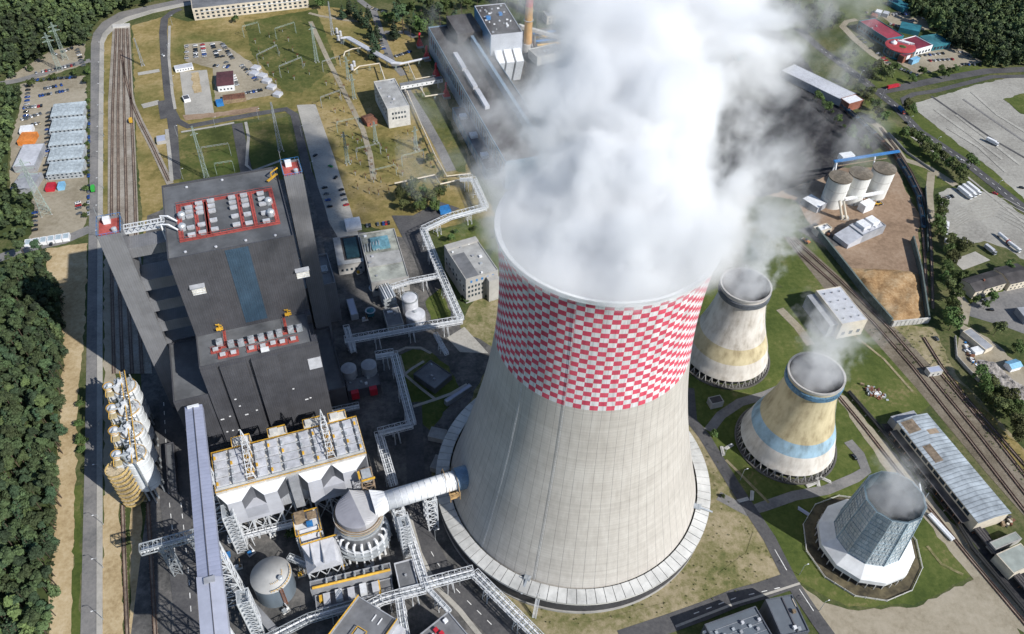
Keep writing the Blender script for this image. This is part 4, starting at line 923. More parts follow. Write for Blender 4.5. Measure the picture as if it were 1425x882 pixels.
for i, (a, b) in enumerate(cw):
    for k in range(4):
        va = v0+3.2+k*5.15; m = MB(); hh = 1.5+.35*((i+k) % 2)
        if b-a > 7: hh = 1.1
        m.hexa([B.p(a, va, zt), B.p(b, va, zt), B.p(b, va+4.8, zt), B.p(a, va+4.8, zt)], [B.p(a+.15, va+.2, zt+hh), B.p(b-.15, va+.2, zt+hh), B.p(b-.15, va+4.6, zt+hh), B.p(a+.15, va+4.6, zt+hh)])
        o = m.build('roof_box', M['roofbox'], t)
        s = MB(); s.box(B, a+.25, a+1.2, va+.5, va+2.1, zt+hh, zt+hh+.9); s.build('motor', M['galv'] if (i+k) % 3 else M['yellow'], o)
for k in range(4):                                # cross pipes
    m = MB(); m.tube([B.p(u0+.4, v0+2.6+k*5.15, zt+.9), B.p(u1-.4, v0+2.6+k*5.15, zt+.9)], .28, 8); m.build('pipe', M['galv'], t)
def rail(m, a, b, z, h=1.2, step=2.5, w=.14):
    n = max(1, int(math.dist(a, b)/step))
    for zz in (z+h, z+h*.55): m.bar(B.p(*a, zz), B.p(*b, zz), w)
    for i in range(n+1): q = lerp(a, b, i/n); m.bar(B.p(*q, z), B.p(*q, z+h), w)
m = MB(); rail(m, (u0, v1), (u1, v1), zt); rail(m, (u1, v0+1), (u1, v1), zt); rail(m, (u0, v0+1), (u0, v1), zt); rail(m, (u0, v0+.6), (u1, v0+.6), zt)
m.build('railing', M['yellow'], t)
for ua in (6, 24, 42, 55):                            # raised access decks behind the roof
    m = MB(); m.box(B, ua, ua+9, v1+.1, v1+5, zt+1.2, zt+1.45); m.box(B, ua+1, ua+5, v1+1, v1+4, zt+1.45, zt+3.4)
    for q in ((ua, v1+4.9), (ua+9, v1+4.9)): m.box(B, q[0]-.25, q[0]+.25, q[1]-.25, q[1]+.25, 0, zt+1.2)
    o = m.build('access_deck', M['concrete_pale'], t)
    r = MB()
    for a, b in (((ua, v1+5), (ua+9, v1+5)), ((ua, v1+.2), (ua, v1+5)), ((ua+9, v1+.2), (ua+9, v1+5))): rail(r, a, b, zt+1.4, w=.2)
    r.build('railing', M['yellow'], o)
for ua in (10.4, 49.6):                           # hoist towers: narrow lattice masts over the roof
    m = MB(); fr = B; ub = ua+4.6
    zT = zt+17
    for k in range(4):
        va = v0+3+k*5.3
        for uu in (ua+.2, ub-.2):
            m.bar(B.p(uu, va, zt), B.p((ua+ub)/2+(uu-(ua+ub)/2)*.6, va+1, zt+5+1.2*k), .3)
        m.bar(B.p(ua+.2, va, zt+3.5), B.p(ub-.2, va, zt+3.5), .25); m.bar(B.p(ua+.6, va+.6, zt+5+k), B.p(ub-.6, va+.6, zt+5+k), .3); m.bar(B.p(ua+.3, va, zt+.4), B.p(ub-.6, va+5.3, zt+4.5+k), .22); m.bar(B.p(ub-.3, va, zt+.4), B.p(ua+.6, va+5.3, zt+4.5+k), .22)
    for uu in (ua+1, ub-1): m.bar(B.p(uu, v0+3, zt+5), B.p(uu, v1-1, zt+9), .28)
    for a, b in ((0, 0), (1, 0), (1, 1), (0, 1)): m.bar(B.p(ua+.3+4*a, v1-5+4*b, zt), B.p((ua+ub)/2, v1-3, zT), .28)
    for z in (3, 6, 9, 12):
        s = 2*(1-z/17); c_ = (ua+ub)/2
        for q, r in (((-s, -s), (s, -s)), ((s, -s), (s, s)), ((s, s), (-s, s)), ((-s, s), (-s, -s))): m.bar(B.p(c_+q[0], v1-3+q[1], zt+z), B.p(c_+r[0], v1-3+r[1], zt+z), .2)
    o = m.build('hoist_mast', M['white_steel'], t)
    for k in range(5):
        y = MB(); va = v0+2.5+k*4.6; y.box(B, ua+.4, ub-.4, va, va+2.2, zt+.1, zt+.3); y.box(B, ua+.8, ua+2.6, va+.3, va+1.7, zt+.3, zt+2.2); y.bar(B.p(ua+.4, va, zt+1.6), B.p(ub-.4, va, zt+1.6), .18); y.bar(B.p(ub-.4, va, zt), B.p(ub-.4, va+2.2, zt+3), .25)
        y.build('hoist_drive', M['yellow'] if k % 2 else M['wood'], o)
# sloping hoods and plenum boxes on the front
M['cheek'] = flat('hood_cheek_grey', (.10, .105, .118), .5, .08, .3); hoodm = flat('white_hood_sheet', (.76, .77, .78), .45, .04, .3); plen = flat('plenum_sheet', (.46, .47, .51), .5, .07, .12); plen2 = flat('damper_sheet', (.36, .37, .41), .5, .07, .12)
vb = v0-5.6; zf = zt-2.3; zb_ = 19.0; zm_ = 30.0
def hood(a0, a1, b0, b1):
    m = MB(); va = v0-.05; z0 = zt-.65
    m.quad(B.p(a0, va, z0), B.p(a1, va, z0), B.p(b1, vb, zf), B.p(b0, vb, zf))
    o = m.build('hood', hoodm, t); s = MB()
    s.quad(B.p(a0, va, z0), B.p(b0, vb, zf), B.p(b0, vb, zm_), B.p(a0, va, zm_-4)); s.quad(B.p(a1, va, z0), B.p(b1, vb, zf), B.p(b1, vb, zm_), B.p(a1, va, zm_-4))
    s.build('cheek', M['cheek'], o)
HD = [(-4.2, 11.8, -.3, 6.5), (12.2, 28.6, 17.0, 23.4), (34.6, 50.8, 38.2, 44.8), (51.2, 68.6, 55.5, 62.4)]
for h in HD: hood(*h)
for q0, q1 in ((HD[0], HD[1]), (HD[2], HD[3])):
    a, b = q0[2], q1[3]; rr = 2.2
    low = [(a-.6+rr-rr*math.sin(q), zb_+rr-rr*math.cos(q)) for q in (0, .4, .8, 1.2, PI/2)]
    lowr = [(b+.6-rr+rr*math.cos(q), zb_+rr-rr*math.sin(q)) for q in (0, .4, .8, 1.2, PI/2)]
    pr_ = low+[(a, zf)]+[(q0[3], zf), (q0[3], zm_), (q1[2], zm_), (q1[2], zf)]+[(b, zf)]+lowr
    m = MB(); m.hexa([B.p(u, vb, z) for u, z in pr_], [B.p(u, v0-.06, z) for u, z in pr_]); m.build('plenum', plen, t)
    m = MB(); m.box(B, q0[3]+.05, q1[2]-.05, vb-.12, vb-.01, zb_+3, zm_-.05); m.build('damper_panel', plen2, t)
    m = MB(); m.box(B, q0[3]+.1, q1[2]-.1, v0-.6, v0-.1, zm_, zt-1.5); m.build('recess_panel', M['cheek'], t)
    for i in range(4):
        u = a+1+i*(b-a-2)/3; s = MB(); s.bar(B.p(u, vb+1, 0), B.p(u, vb+1, zb_), .8); s.build('leg', M['white_steel'], t)
    s = MB()
    for i in range(3):
        ua, ub = a+1+i*(b-a-2)/3, a+1+(i+1)*(b-a-2)/3; s.bar(B.p(ua, vb+1, 2), B.p(ub, vb+1, zb_-1), .4); s.bar(B.p(ub, vb+1, 2), B.p(ua, vb+1, zb_-1), .4); s.bar(B.p(ua, vb+1, zb_-1), B.p(ub, vb+1, zb_-1), .5)
    s.build('brace', M['white_steel'], t)
m = MB(); m.box(B, 29.5, 34.1, v0-2.5, v0-.1, 14, zt-2); m.build('recess_duct', M['grey'], t)

# ================================================================== ABSORBER, FLUE DUCT
AC = B.p(58.2, -101.2, 0); ar = 10.6
t = thing('absorber_vessel', 'round grey absorber vessel with ridged cap on a ring of white pipes', 'absorber', AC); AB = t
m = MB(); m.lathe(AC, [(ar, 9), (ar, 30.5)], 64, cap0=True); m.build('vessel', flat('absorber_sheet', (.20, .20, .205), .5, .1, .2, streak=True), t, True)
m = MB(); n = 40; zc, zk = 33.5, 37.5; dirr = TH+math.radians(100)
rimp = [(AC[0]+ar*math.cos(2*PI*i/n+dirr), AC[1]+ar*math.sin(2*PI*i/n+dirr)) for i in range(n)]
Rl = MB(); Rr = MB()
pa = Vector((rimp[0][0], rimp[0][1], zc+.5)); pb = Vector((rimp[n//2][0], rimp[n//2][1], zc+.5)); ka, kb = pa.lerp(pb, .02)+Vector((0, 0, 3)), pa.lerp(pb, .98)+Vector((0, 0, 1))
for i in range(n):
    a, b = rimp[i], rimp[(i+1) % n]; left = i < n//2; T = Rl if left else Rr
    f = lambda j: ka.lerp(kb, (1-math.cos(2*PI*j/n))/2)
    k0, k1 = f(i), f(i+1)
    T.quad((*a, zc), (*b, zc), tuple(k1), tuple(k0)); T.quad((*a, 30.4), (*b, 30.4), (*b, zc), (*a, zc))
Rl.build('cap_facet', flat('cap_shaded_grey', (.27, .27, .30), .5, .05, .2), t); Rr.build('cap_facet', flat('cap_lit_grey', (.40, .40, .41), .5, .05, .2), t)  # one grey cap: its shaded and sunlit facets are painted into the colours
for z in (24.5, 27.5, 30.2):
    m = MB(); m.lathe(AC, [(ar-.1, z-.25), (ar+1.5, z-.25), (ar+1.5, z), (ar-.1, z)], 48); o = m.build('ring_platform', M['galv'] if z < 30 else M['wood'], t)
    m = MB(); m.lathe(AC, [(ar+1.4, z+1.0), (ar+1.5, z+1.0), (ar+1.5, z+1.15), (ar+1.4, z+1.15)], 48); m.build('handrail', M['yellow'] if z == 27.5 else M['white_steel'], o)
for i in range(10):
    a = math.radians(188+i*18)+TH; c_, s_ = math.cos(a), math.sin(a); P = lambda r, z: (AC[0]+r*c_, AC[1]+r*s_, z)
    m = MB(); m.tube([P(ar-.5, 18), P(ar+1.5, 18.5), P(ar+2.2, 17), P(ar+2.2, 0)], .72, 8); m.build('spray_pipe', M['white'], t)
m = MB(); m.lathe(AC, [(ar+2.9, 14), (ar+1.6, 14), (ar+1.6, 14.3), (ar+2.9, 14.3)], 40); m.build('pipe_collar', M['white_steel'], t)
m = MB(); m.lathe(AC, [(ar*.9, 0), (ar*.9, 9)], 40); m.build('base_tank', M['grey'], t)
for z in (8, 11.5):
    m = MB(); m.lathe(AC, [(ar-.1, z-.2), (ar+3.5, z-.2), (ar+3.5, z), (ar-.1, z)], 40); m.build('ring_platform', M['galv'], t)
# duct
d0 = Vector(AC)+Vector(G(655, 660, 35))*0; E_ = Vector(G(652, 662, 33)); S_ = Vector((AC[0], AC[1], 33.0)); dd = (E_-S_).normalized(); 
r_end = None; q = S_.copy()
while (Vector((q.x, q.y))-Vector(CT)).length > r_main(q.z)-1: q += dd*.5
E_ = q
t = thing('flue_duct', 'white ribbed flue duct carrying gas from the absorber into the checked cooling tower', 'duct', (*((S_+E_)/2)[:2], 0)); FD = t
s0 = S_+dd*(ar-3.0); s1 = S_+dd*(ar+4.0); rd = 4.9
side = dd.cross(Vector((0, 0, 1))).normalized(); up = side.cross(dd)
m = MB(); n = 24
sq = lambda c, h: [tuple(c+side*(h*max(-1, min(1, 1.45*math.cos(2*PI*i/n))))+up*(h*.72*max(-1, min(1, 1.45*math.sin(2*PI*i/n))))) for i in range(n)]
ci = lambda c, h: [tuple(c+side*(h*math.cos(2*PI*i/n))+up*(h*math.sin(2*PI*i/n))) for i in range(n)]
a, b = sq(s0, 6.2), ci(s1, rd); bs = len(m.v); m.v += a+b
for i in range(n): m.f.append((i, (i+1) % n, n+(i+1) % n, n+i)); m.m.append(0)
m.build('transition', M['white'], t)
m = MB(); m.tube([s1-dd*.3, E_+dd*1.5], rd, 40); m.build('duct_shell', M['white'], t, True)
L = (E_-s1).length; nr = 13
for i in range(nr):
    c = s1+dd*(L*(i+.2)/nr); m = MB(); m.tube([c-dd*.1, c+dd*.1], rd+.14, 40); m.build('stiffener', M['galv'], t)
m = MB(); c = E_-dd*6; m.tube([c, c+dd*7.5], rd+1.1, 40, cap=False); m.tube([c, c+dd*.4], rd+1.1, 40); m.build('expansion_collar', flat('blue_grey_collar', (.17, .26, .36), .5, .15, .4), t, True)
m = MB(); c = E_-dd*8.5
fr = Fr((c.x, c.y), math.atan2(dd.y, dd.x))
m.box(fr, -2.5, 2.5, -8, -5.2, 30, 30.3); m.box(fr, -2.5, 2.5, 5.2, 7.5, 30, 30.3); m.box(fr, -2, 2, -6.8, 6.8, 27, 27.4)
for u in (-2.5, 2.5):
    for v in (-8, 7.5): m.box(fr, u-.15, u+.15, v-.15, v+.15, 27, 33)
for v in (-8, 7.5):
    for z in (31, 31.8): m.bar(fr.p(-2.5, v, z), fr.p(2.5, v, z), .18)
for u in (-2.5, 2.5): m.bar(fr.p(u, -8, 31.6), fr.p(u, -5, 38), .2); m.bar(fr.p(u, 7.5, 31.6), fr.p(u, 5, 38), .2); m.bar(fr.p(u, -5, 38.4), fr.p(u, 5, 38.4), .2)
m.build('maintenance_platform', flat('rusty_yellow', (.42, .27, .12), .6, .25, .8), t)
for f in (.12, .52):
    c = s1+dd*(L*f); fr = Fr((c.x, c.y), math.atan2(dd.y, dd.x)); trestle(fr, -2.5, 2.5, -4.5, 4.5, 0, 28, 5, M['white_steel'], t, 'trestle', .6, 2)
c = S_+dd*(ar+9)
stair_frame('white steel stair tower under the white flue duct next to the absorber', Fr((c.x, c.y), math.atan2(dd.y, dd.x)), -2.5, 2.5, -15, -9, 30, 9)
# hoist frame near the filter house corner
t = thing('hoist_house', 'small rusty hoist frame between the filter house corner and the absorber cap', 'hoist', B.p(66.5, -84, 0)); trestle(B, 63.5, 69.5, -88, -81, 0, 36, 6, flat('rusty_frame', (.35, .26, .18), .6, .2, .6), t, 'frame', .4, 2)
m = MB(); m.box(B, 64.2, 68.8, -87.4, -81.6, 33, 36.6); m.build('hoist_cabin', M['galv'], t)
m = MB(); m.box(B, 62.4, 63.4, -86, -83, 35, 38); m.box(B, 63.4, 70.2, -88.6, -88.2, 36.2, 37.4); m.build('guard', M['yellow'], t)

# ================================================================== FANS AND HOODS BETWEEN FILTER AND ABSORBER
t = thing('fan_station', 'yellow-railed fan platform with blue motor between the two filter house plenums', 'fan station', B.p(33, -92, 0))
trestle(B, 27, 39.5, -99, -86, 0, 20, 3, M['white_steel'], t, 'frame', .5, 2, deck=True)
m = MB(); m.box(B, 28, 33, -92, -87, 20.1, 24); m.box(B, 34, 38.5, -91, -88, 20.1, 22.5); m.build('fan_casing', M['wood'], t)
m = MB(); m.box(B, 33, 36, -95, -93, 20.1, 22.5); m.build('motor', M['blue'], t)
m = MB(); m.hexa([B.p(29, -103, 13), B.p(38, -103, 13), B.p(38, -96, 17), B.p(29, -96, 17)], [B.p(29, -103, 17), B.p(38, -103, 17), B.p(38, -96, 21), B.p(29, -96, 21)]); m.build('duct', M['grey_light'], t)
m = MB()
for a, b in (((27, -86), (39.5, -86)), ((27, -99), (27, -86)), ((39.5, -99), (39.5, -86)), ((27, -99), (39.5, -99))): rail(m, a, b, 20.2, w=.3); 
for a, b in (((28.5, -103), (28.5, -96)), ((38.5, -103), (38.5, -96))): rail(m, a, b, 20.4, w=.3)
m.build('railing', M['yellow'], t)
t = thing('duct_hood', 'grey angular duct hood on white steel legs beside the absorber', 'duct hood', B.p(36, -112, 0)); HZ = 19
pt = [bu(*q, HZ) for q in ((406, 754), (452, 742), (466, 764), (430, 773))]
m = MB(); ua, ub = 28.5, 46; va, vb = -116, -104
m.hexa([B.p(ua, va, 13), B.p(ub, va, 13), B.p(ub, vb, 13), B.p(ua, vb, 13)], [B.p(ua+5, va, 17.5), B.p(ub-3, va, 18.5), B.p(ub-2, vb, 20), B.p(ua, vb, 20)]); m.build('hood', M['grey_light'], t)
m = MB()
for k in range(2): m.box(B, ua+4+5*k, ua+4.3+5*k, va, vb, 18.8, 20.2)
m.build('seam', M['grey'], t)
for u in (ua+.6, ub-.6):
    for v in (va+.6, vb-.6): s = MB(); s.bar(B.p(u, v, 0), B.p(u, v, 13), .6); s.build('leg', M['white_steel'], t)
s = MB()
for v in (va+.6,): 
    for k in range(3): a, b = ua+.6+k*5.4, ua+.6+(k+1)*5.4; s.bar(B.p(a, v, .5), B.p(b, v, 12.5), .35); s.bar(B.p(b, v, .5), B.p(a, v, 12.5), .35); s.bar(B.p(a, v, 12.6), B.p(b, v, 12.6), .45)
s.build('brace', M['white_steel'], t)
m = MB(); rail(m, (ua, vb), (ub, vb), 20, w=.3); m.build('railing', M['yellow'], t)

# storage tank
TC = G(377, 800, 15); t = thing('storage_tank', 'round grey storage tank with railed hatch on its pale roof', 'tank', (TC[0], TC[1], 0)); r = 9.6
m = MB(); m.lathe(TC, [(r, 0), (r, 15)], 56); m.build('tank_wall', flat('tank_blue_grey', (.13, .16, .19), .5, .1, .2, streak=True), t, True)
m = MB(); m.lathe(TC, [(r+.15, 14.9), (r+.15, 15.15), (.05, 16.0)], 56); m.build('tank_roof', flat('tank_roof', (.38, .38, .37), .6, .08, .15), t, True)
m = MB(); a0 = math.radians(-75)
for i in range(12):
    a = a0+i*.16; b = a+.16; m.bar((TC[0]+(r-.3)*math.cos(a), TC[1]+(r-.3)*math.sin(a), 16.4), (TC[0]+(r-.3)*math.cos(b), TC[1]+(r-.3)*math.sin(b), 16.4), .2)
    c = math.cos(a), math.sin(a); m.bar((TC[0]+(r-.3)*c[0], TC[1]+(r-.3)*c[1], 15.1), (TC[0]+(r-.3)*c[0], TC[1]+(r-.3)*c[1], 16.4), .16); m.bar((TC[0]+(r-4.3)*c[0], TC[1]+(r-4.3)*c[1], 15.4), (TC[0]+(r-4.3)*c[0], TC[1]+(r-4.3)*c[1], 16.6), .16)
m.build('railing', M['yellow'], t)
m = MB(); a = math.radians(-20); c = (TC[0]+5.5*math.cos(a), TC[1]+5.5*math.sin(a)); m.lathe(c, [(1.2, 15.3), (1.2, 17), (.8, 17.4)], 14, cap1=True); m.build('hatch', M['galv'], t)
m = MB(); a = math.radians(-48); e = Vector((math.cos(a), math.sin(a), 0)); fr = Fr((TC[0]+e.x*(r+.6), TC[1]+e.y*(r+.6)), a)
m.box(fr, -.3, .3, -.8, -.6, 0, 16.5); m.box(fr, -.3, .3, .6, .8, 0, 16.5)
for k in range(20): m.box(fr, -.1, .1, -.6, .6, .6+k*.8, .75+k*.8)
m.build('ladder', M['rust'], t)

# ================================================================== WHITE SILOS WITH SPIRAL STAIR
SC = [(174, 538), (179, 568), (183, 599), (187, 632)]
names = ['farthest of the four white silos beside the railway, next to the shaded strip', 'second white silo from the far end of the row of four, yellow-railed', 'third white silo from the far end of the row, before the big front one', 'front white silo of the row of four, its bright ribbed flank facing the camera']
SZ = 34
for i, q in enumerate(SC):
    c = G(*q, SZ); t = thing('silo', names[i], 'silo', (c[0], c[1], 0), 'white silos beside the railway'); r = 6.4
    m = MB(); m.lathe(c, [(r, 9), (r, SZ-1.2), (r-.8, SZ-.4), (.1, SZ+.6)], 40); m.lathe(c, [(2, 3), (r, 9)], 40)
    smooth_by_angle(m.build('shell', flat('silo_white', (.60, .63, .65), .4, .12, .25, streak=True), t), 30)
    for k in range(8):
        a = 2*PI*k/8; m = MB(); m.bar((c[0]+(r-.3)*math.cos(a), c[1]+(r-.3)*math.sin(a), 0), (c[0]+(r-.3)*math.cos(a), c[1]+(r-.3)*math.sin(a), 10), .7); m.build('leg', M['galv'], t)
    for k in range(4):
        z = 12+6*k; m = MB(); m.lathe(c, [(r, z), (r+.18, z), (r+.18, z+.4), (r, z+.4)], 40); m.build('hoop', M['white_steel'], t)
    m = MB()
    for k in range(24):
        a, b = 2*PI*k/24, 2*PI*(k+1)/24; pa = (c[0]+(r-.6)*math.cos(a), c[1]+(r-.6)*math.sin(a)); pb = (c[0]+(r-.6)*math.cos(b), c[1]+(r-.6)*math.sin(b))
        m.bar((*pa, SZ+.8), (*pb, SZ+.8), .14); m.bar((*pa, SZ+.2), (*pb, SZ+.2), .11); m.bar((*pa, SZ-.6), (*pa, SZ+.8), .1)
    m.build('railing', M['yellow'], t)
    fr = Fr(c, TH+.3*i)
    for k, (du, dv, hh, mm) in enumerate(((-3.5, -2, 4.2, 'white_steel'), (-3.5, 2.5, 3.4, 'galv'), (1.5, 2, 2.6, 'galv'), (2, -2.6, 2.2, 'galv'), (-1, 0, 5.6, 'white_steel'))):
        m = MB(); m.box(fr, du-1.3, du+1.3, dv-1.2, dv+1.2, SZ+.2, SZ+hh); m.bar(fr.p(du, dv, SZ+hh), fr.p(du+1.5, dv+.5, SZ+hh+1.6), .4); m.build('filter_unit', M[mm], t)
    rq = random.Random(50+i)
    for k in range(11):
        a_ = rq.uniform(0, 6.28); q_ = rq.uniform(2.5, r-1.2); du, dv = q_*math.cos(a_), q_*math.sin(a_); s_ = rq.uniform(.4, .9); m = MB(); m.box(fr, du-s_, du+s_, dv-s_, dv+s_, SZ+.1, SZ+rq.uniform(1, 3.4)); m.bar(fr.p(du, dv, SZ+1), fr.p(du*.3, dv*.3, SZ+3), .3); m.build('filter_unit', M[rq.choice(['white_steel', 'galv', 'galv', 'white_steel', 'grey_light'])], t)
    m = MB(); fr2 = Fr(c, TH); m.box(fr2, -r-2.8, -r+.5, -4.5, 4.5, SZ-6, SZ-5.7)
    for v in (-4.5, 0, 4.5): m.box(fr2, -r-2.8, -r-2.9, v-.15, v+.15, 0, SZ+1)
    for z in (SZ-4.6, SZ-2, SZ+.8): m.bar(fr2.p(-r-3.1, -4.5, z), fr2.p(-r-3.1, 4.5, z), .25)
    m.box(fr2, -r-2.8, -r+.5, -4.5, 4.5, SZ-.6, SZ-.3); m.build('side_gantry', flat('ochre_steel', (.44, .37, .22), .55, .2, .6), t)
    y = MB()
    for z in (SZ-5.7, SZ-.3):
        for v0_, v1_ in ((-4.5, 4.5),):
            for zz_ in (.5, 1.1): y.bar(fr2.p(-r-3.3, v0_, z+zz_), fr2.p(-r-3.3, v1_, z+zz_), .3)
            for k in range(6): y.bar(fr2.p(-r-3.3, v0_+1.8*k, z), fr2.p(-r-3.3, v0_+1.8*k, z+1.1), .25)
    for z0_ in (6, 14, 22): y.bar(fr2.p(-r-3.1, -4.5, z0_), fr2.p(-r-3.1, 4.5, z0_+7), .3); y.bar(fr2.p(-r-3.1, 4.5, z0_), fr2.p(-r-3.1, -4.5, z0_), .3)
    y.build('gantry_railing', M['yellow'], t)
    m = MB()
    for k in range(3): m.box(fr2, -r-2.6, -r+.2, -3.6+2.6*k, -1.6+2.6*k, SZ-5.6, SZ-2.4)
    m.build('bag_filter', M['white_steel'], t)
    q_ = fr2.p(-r-1.6, 1.2, 0); m = MB(); m.lathe(q_, [(2.3, SZ-3), (2.3, SZ+2.6), (1.4, SZ+3.4), (.1, SZ+3.6)], 18); o_ = smooth_by_angle(m.build('filter_drum', M['white_steel'], t)); y = MB(); y.lathe(q_, [(2.6, SZ+1.2), (2.75, SZ+1.2), (2.75, SZ+1.5), (2.6, SZ+1.5)], 18); y.lathe(q_, [(2.6, SZ+2.4), (2.75, SZ+2.4), (2.75, SZ+2.7), (2.6, SZ+2.7)], 18); y.build('drum_rail', M['yellow'], o_)
    m = MB(); m.tube([fr2.p(-r-1.6, 1.2, SZ+3.2), fr2.p(-r-1.6, -2, SZ+4.4), fr2.p(-2, -2, SZ+3.6), fr2.p(-1, -1, SZ+.5)], .5, 8); m.build('dust_pipe', M['galv'], t)
tw = thing('silo_walkway', 'yellow-railed lattice walkway along the tops of the white silos', 'walkway', (*G(172, 585, SZ)[:2], 0)); cc = [Vector(G(*q, SZ+3.2)) for q in SC]; m = MB(); y = MB()
ext = [cc[0]+(cc[0]-cc[1])*.7]+cc+[cc[-1]+(cc[-1]-cc[-2])*.35]
for a, b in zip(ext, ext[1:]):
    d_ = (b-a).normalized(); s_ = Vector((-d_.y, d_.x, 0))
    for e in (-1.2, 1.2):
        m.bar(a+s_*e, b+s_*e, .35); y.bar(a+s_*e+Vector((0, 0, 1.2)), b+s_*e+Vector((0, 0, 1.2)), .3); y.bar(a+s_*e+Vector((0, 0, .6)), b+s_*e+Vector((0, 0, .6)), .22)
        for k in range(6): p_ = a.lerp(b, k/6)+s_*e; y.bar(p_, p_+Vector((0, 0, 1.2)), .22)
    for k in range(8): p_ = a.lerp(b, k/8); m.bar(p_-s_*1.2, p_+s_*1.2, .3)
    for e in (-4, 3.6): m.bar(a.lerp(b, .5)+s_*e, a.lerp(b, .5)-s_*e*.2, .5); m.bar(a.lerp(b, .5)+s_*e+Vector((0, 0, -3)), a.lerp(b, .5)+s_*e+Vector((0, 0, 2.4)), .5)
m.build('lattice', M['galv'], tw); y.build('railing', M['yellow'], tw); q = MB()
for p_ in (ext[0], ext[-1]): q.bar((p_.x, p_.y, 0), tuple(p_), .6)
q.build('post', M['galv'], tw)
c = G(163, 650, 31); cs = (c[0], c[1]); t = thing('spiral_stair', 'ochre spiral stair winding down beside the front white silo', 'stair', (*cs, 0))
m = MB(); rm = MB(); r = 6.0; turns = 9; H_ = 31; n = turns*16
for k in range(n):
    a = 2*PI*k/16; z = H_*k/n; e = (math.cos(a), math.sin(a)); p0 = Vector((cs[0]+.7*e[0], cs[1]+.7*e[1], z)); p1 = Vector((cs[0]+r*e[0], cs[1]+r*e[1], z)); m.bar(p0, p1, 1.5, .16)
    b = 2*PI*(k+1)/16; p2 = Vector((cs[0]+r*math.cos(b), cs[1]+r*math.sin(b), z+H_/n)); up_ = Vector((0, 0, 1.1)); rm.bar(p1+up_, p2+up_, .28); rm.bar(p1, p1+up_, .16); rm.bar(p1+up_*.3, p2+up_*.3, .3)
m.build('tread', flat('ochre_tread', (.40, .33, .22), .6, .2, .6), t); rm.build('handrail', flat('ochre_rail', (.50, .36, .14), .5, .2, .6), t)
m = MB(); m.tube([(*cs, 0), (*cs, H_+2)], .5, 12); m.build('centre_pole', M['galv'], t)
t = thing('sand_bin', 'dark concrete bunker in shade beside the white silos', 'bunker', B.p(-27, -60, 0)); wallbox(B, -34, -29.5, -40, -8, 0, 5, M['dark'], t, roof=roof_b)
# ================================================================== OTHER BUILDINGS
def rect(A, Bp, C, h):
    """frame from three roof corners seen at height h: A-B is the u edge, C lies beyond B"""
    a, b, c = [np.array(G(*q, h)[:2]) for q in (A, Bp, C)]; L = np.linalg.norm(b-a); e1 = (b-a)/L; e2 = np.array([-e1[1], e1[0]]); D = (c-b)@e2
    if D < 0: e2 = -e2; D = -D
    return Fr(a, e1=tuple(e1), e2=tuple(e2)), L, D
def panes(parent, fr, L, D, side, n, z0, z1, w, mat='glass', rows=1, dz=3.3, m0=1.0):
    """separate windows along one side: 'u0' is v=0, 'u1' is v=D, 'v0' is u=0, 'v1' is u=L"""
    S = L if side[0] == 'u' else D
    for r in range(rows):
        for i in range(n):
            c = m0+(S-2*m0)*(i+.5)/n; a, b = c-w/2, c+w/2; m = MB(); zz0, zz1 = z0+r*dz, z1+r*dz; e = .06
            if side == 'u0': m.box(fr, a, b, -e, -.01, zz0, zz1)
            elif side == 'u1': m.box(fr, a, b, D+.01, D+e, zz0, zz1)
            elif side == 'v0': m.box(fr, -e, -.01, a, b, zz0, zz1)
            else: m.box(fr, L+.01, L+e, a, b, zz0, zz1)
            m.build('window', M[mat], parent)
def bldg(name, label, cat, A, Bp, C, h, wall='concrete', roof='roof_felt', z0=0.0, units=0, group=None, par=.7, seed=0, wallmat=None):
    fr, L, D = rect(A, Bp, C, h); t = thing(name, label, cat, fr.p(L/2, D/2, z0), group)
    wallbox(fr, 0, L, 0, D, z0, h, wallmat or M[wall], t, roof=M[roof] if isinstance(roof, str) else roof, par=par)
    rg = random.Random(seed+len(label))
    for i in range(units):
        u, v = rg.uniform(2, L-2), rg.uniform(2, D-2); s = rg.uniform(.5, 1.1); m = MB(); m.box(fr, u-s, u+s, v-s*.8, v+s*.8, h-par, h-par+rg.uniform(.7, 1.5)); m.build('roof_unit', M[rg.choice(['galv', 'grey_light', 'white', 'grey'])], t)
    return t, fr, L, D
def gable(name, label, cat, A, Bp, C, h, rise, wall, roof, ridge='u', wallmat=None, over=.4):
    fr, L, D = rect(A, Bp, C, h); t = thing(name, label, cat, fr.p(L/2, D/2, 0)); m = MB(); m.box(fr, 0, L, 0, D, 0, h-.05)
    rm = MB(); o = over
    if ridge == 'u':
        for u in (0, L): m.poly([fr.p(u, 0, h-.05), fr.p(u, D, h-.05), fr.p(u, D/2, h+rise-.1)])
        for s in (0, 1):
            v = -o if s == 0 else D+o; q = [fr.p(-o, v, h-.1), fr.p(L+o, v, h-.1), fr.p(L+o, D/2, h+rise), fr.p(-o, D/2, h+rise)]; rm.hexa(q, [(x, y, z+.18) for x, y, z in q])
    else:
        for v in (0, D): m.poly([fr.p(0, v, h-.05), fr.p(L, v, h-.05), fr.p(L/2, v, h+rise-.1)])
        for s in (0, 1):
            u = -o if s == 0 else L+o; q = [fr.p(u, -o, h-.1), fr.p(u, D+o, h-.1), fr.p(L/2, D+o, h+rise), fr.p(L/2, -o, h+rise)]; rm.hexa(q, [(x, y, z+.18) for x, y, z in q])
    m.build('wall', wallmat or M[wall], t); rm.build('roof', M[roof] if isinstance(roof, str) else roof, t); return t, fr, L, D
def zz(x0, y0, s, *pts): return [(x0+x/s, y0+y/s) for x, y in pts]

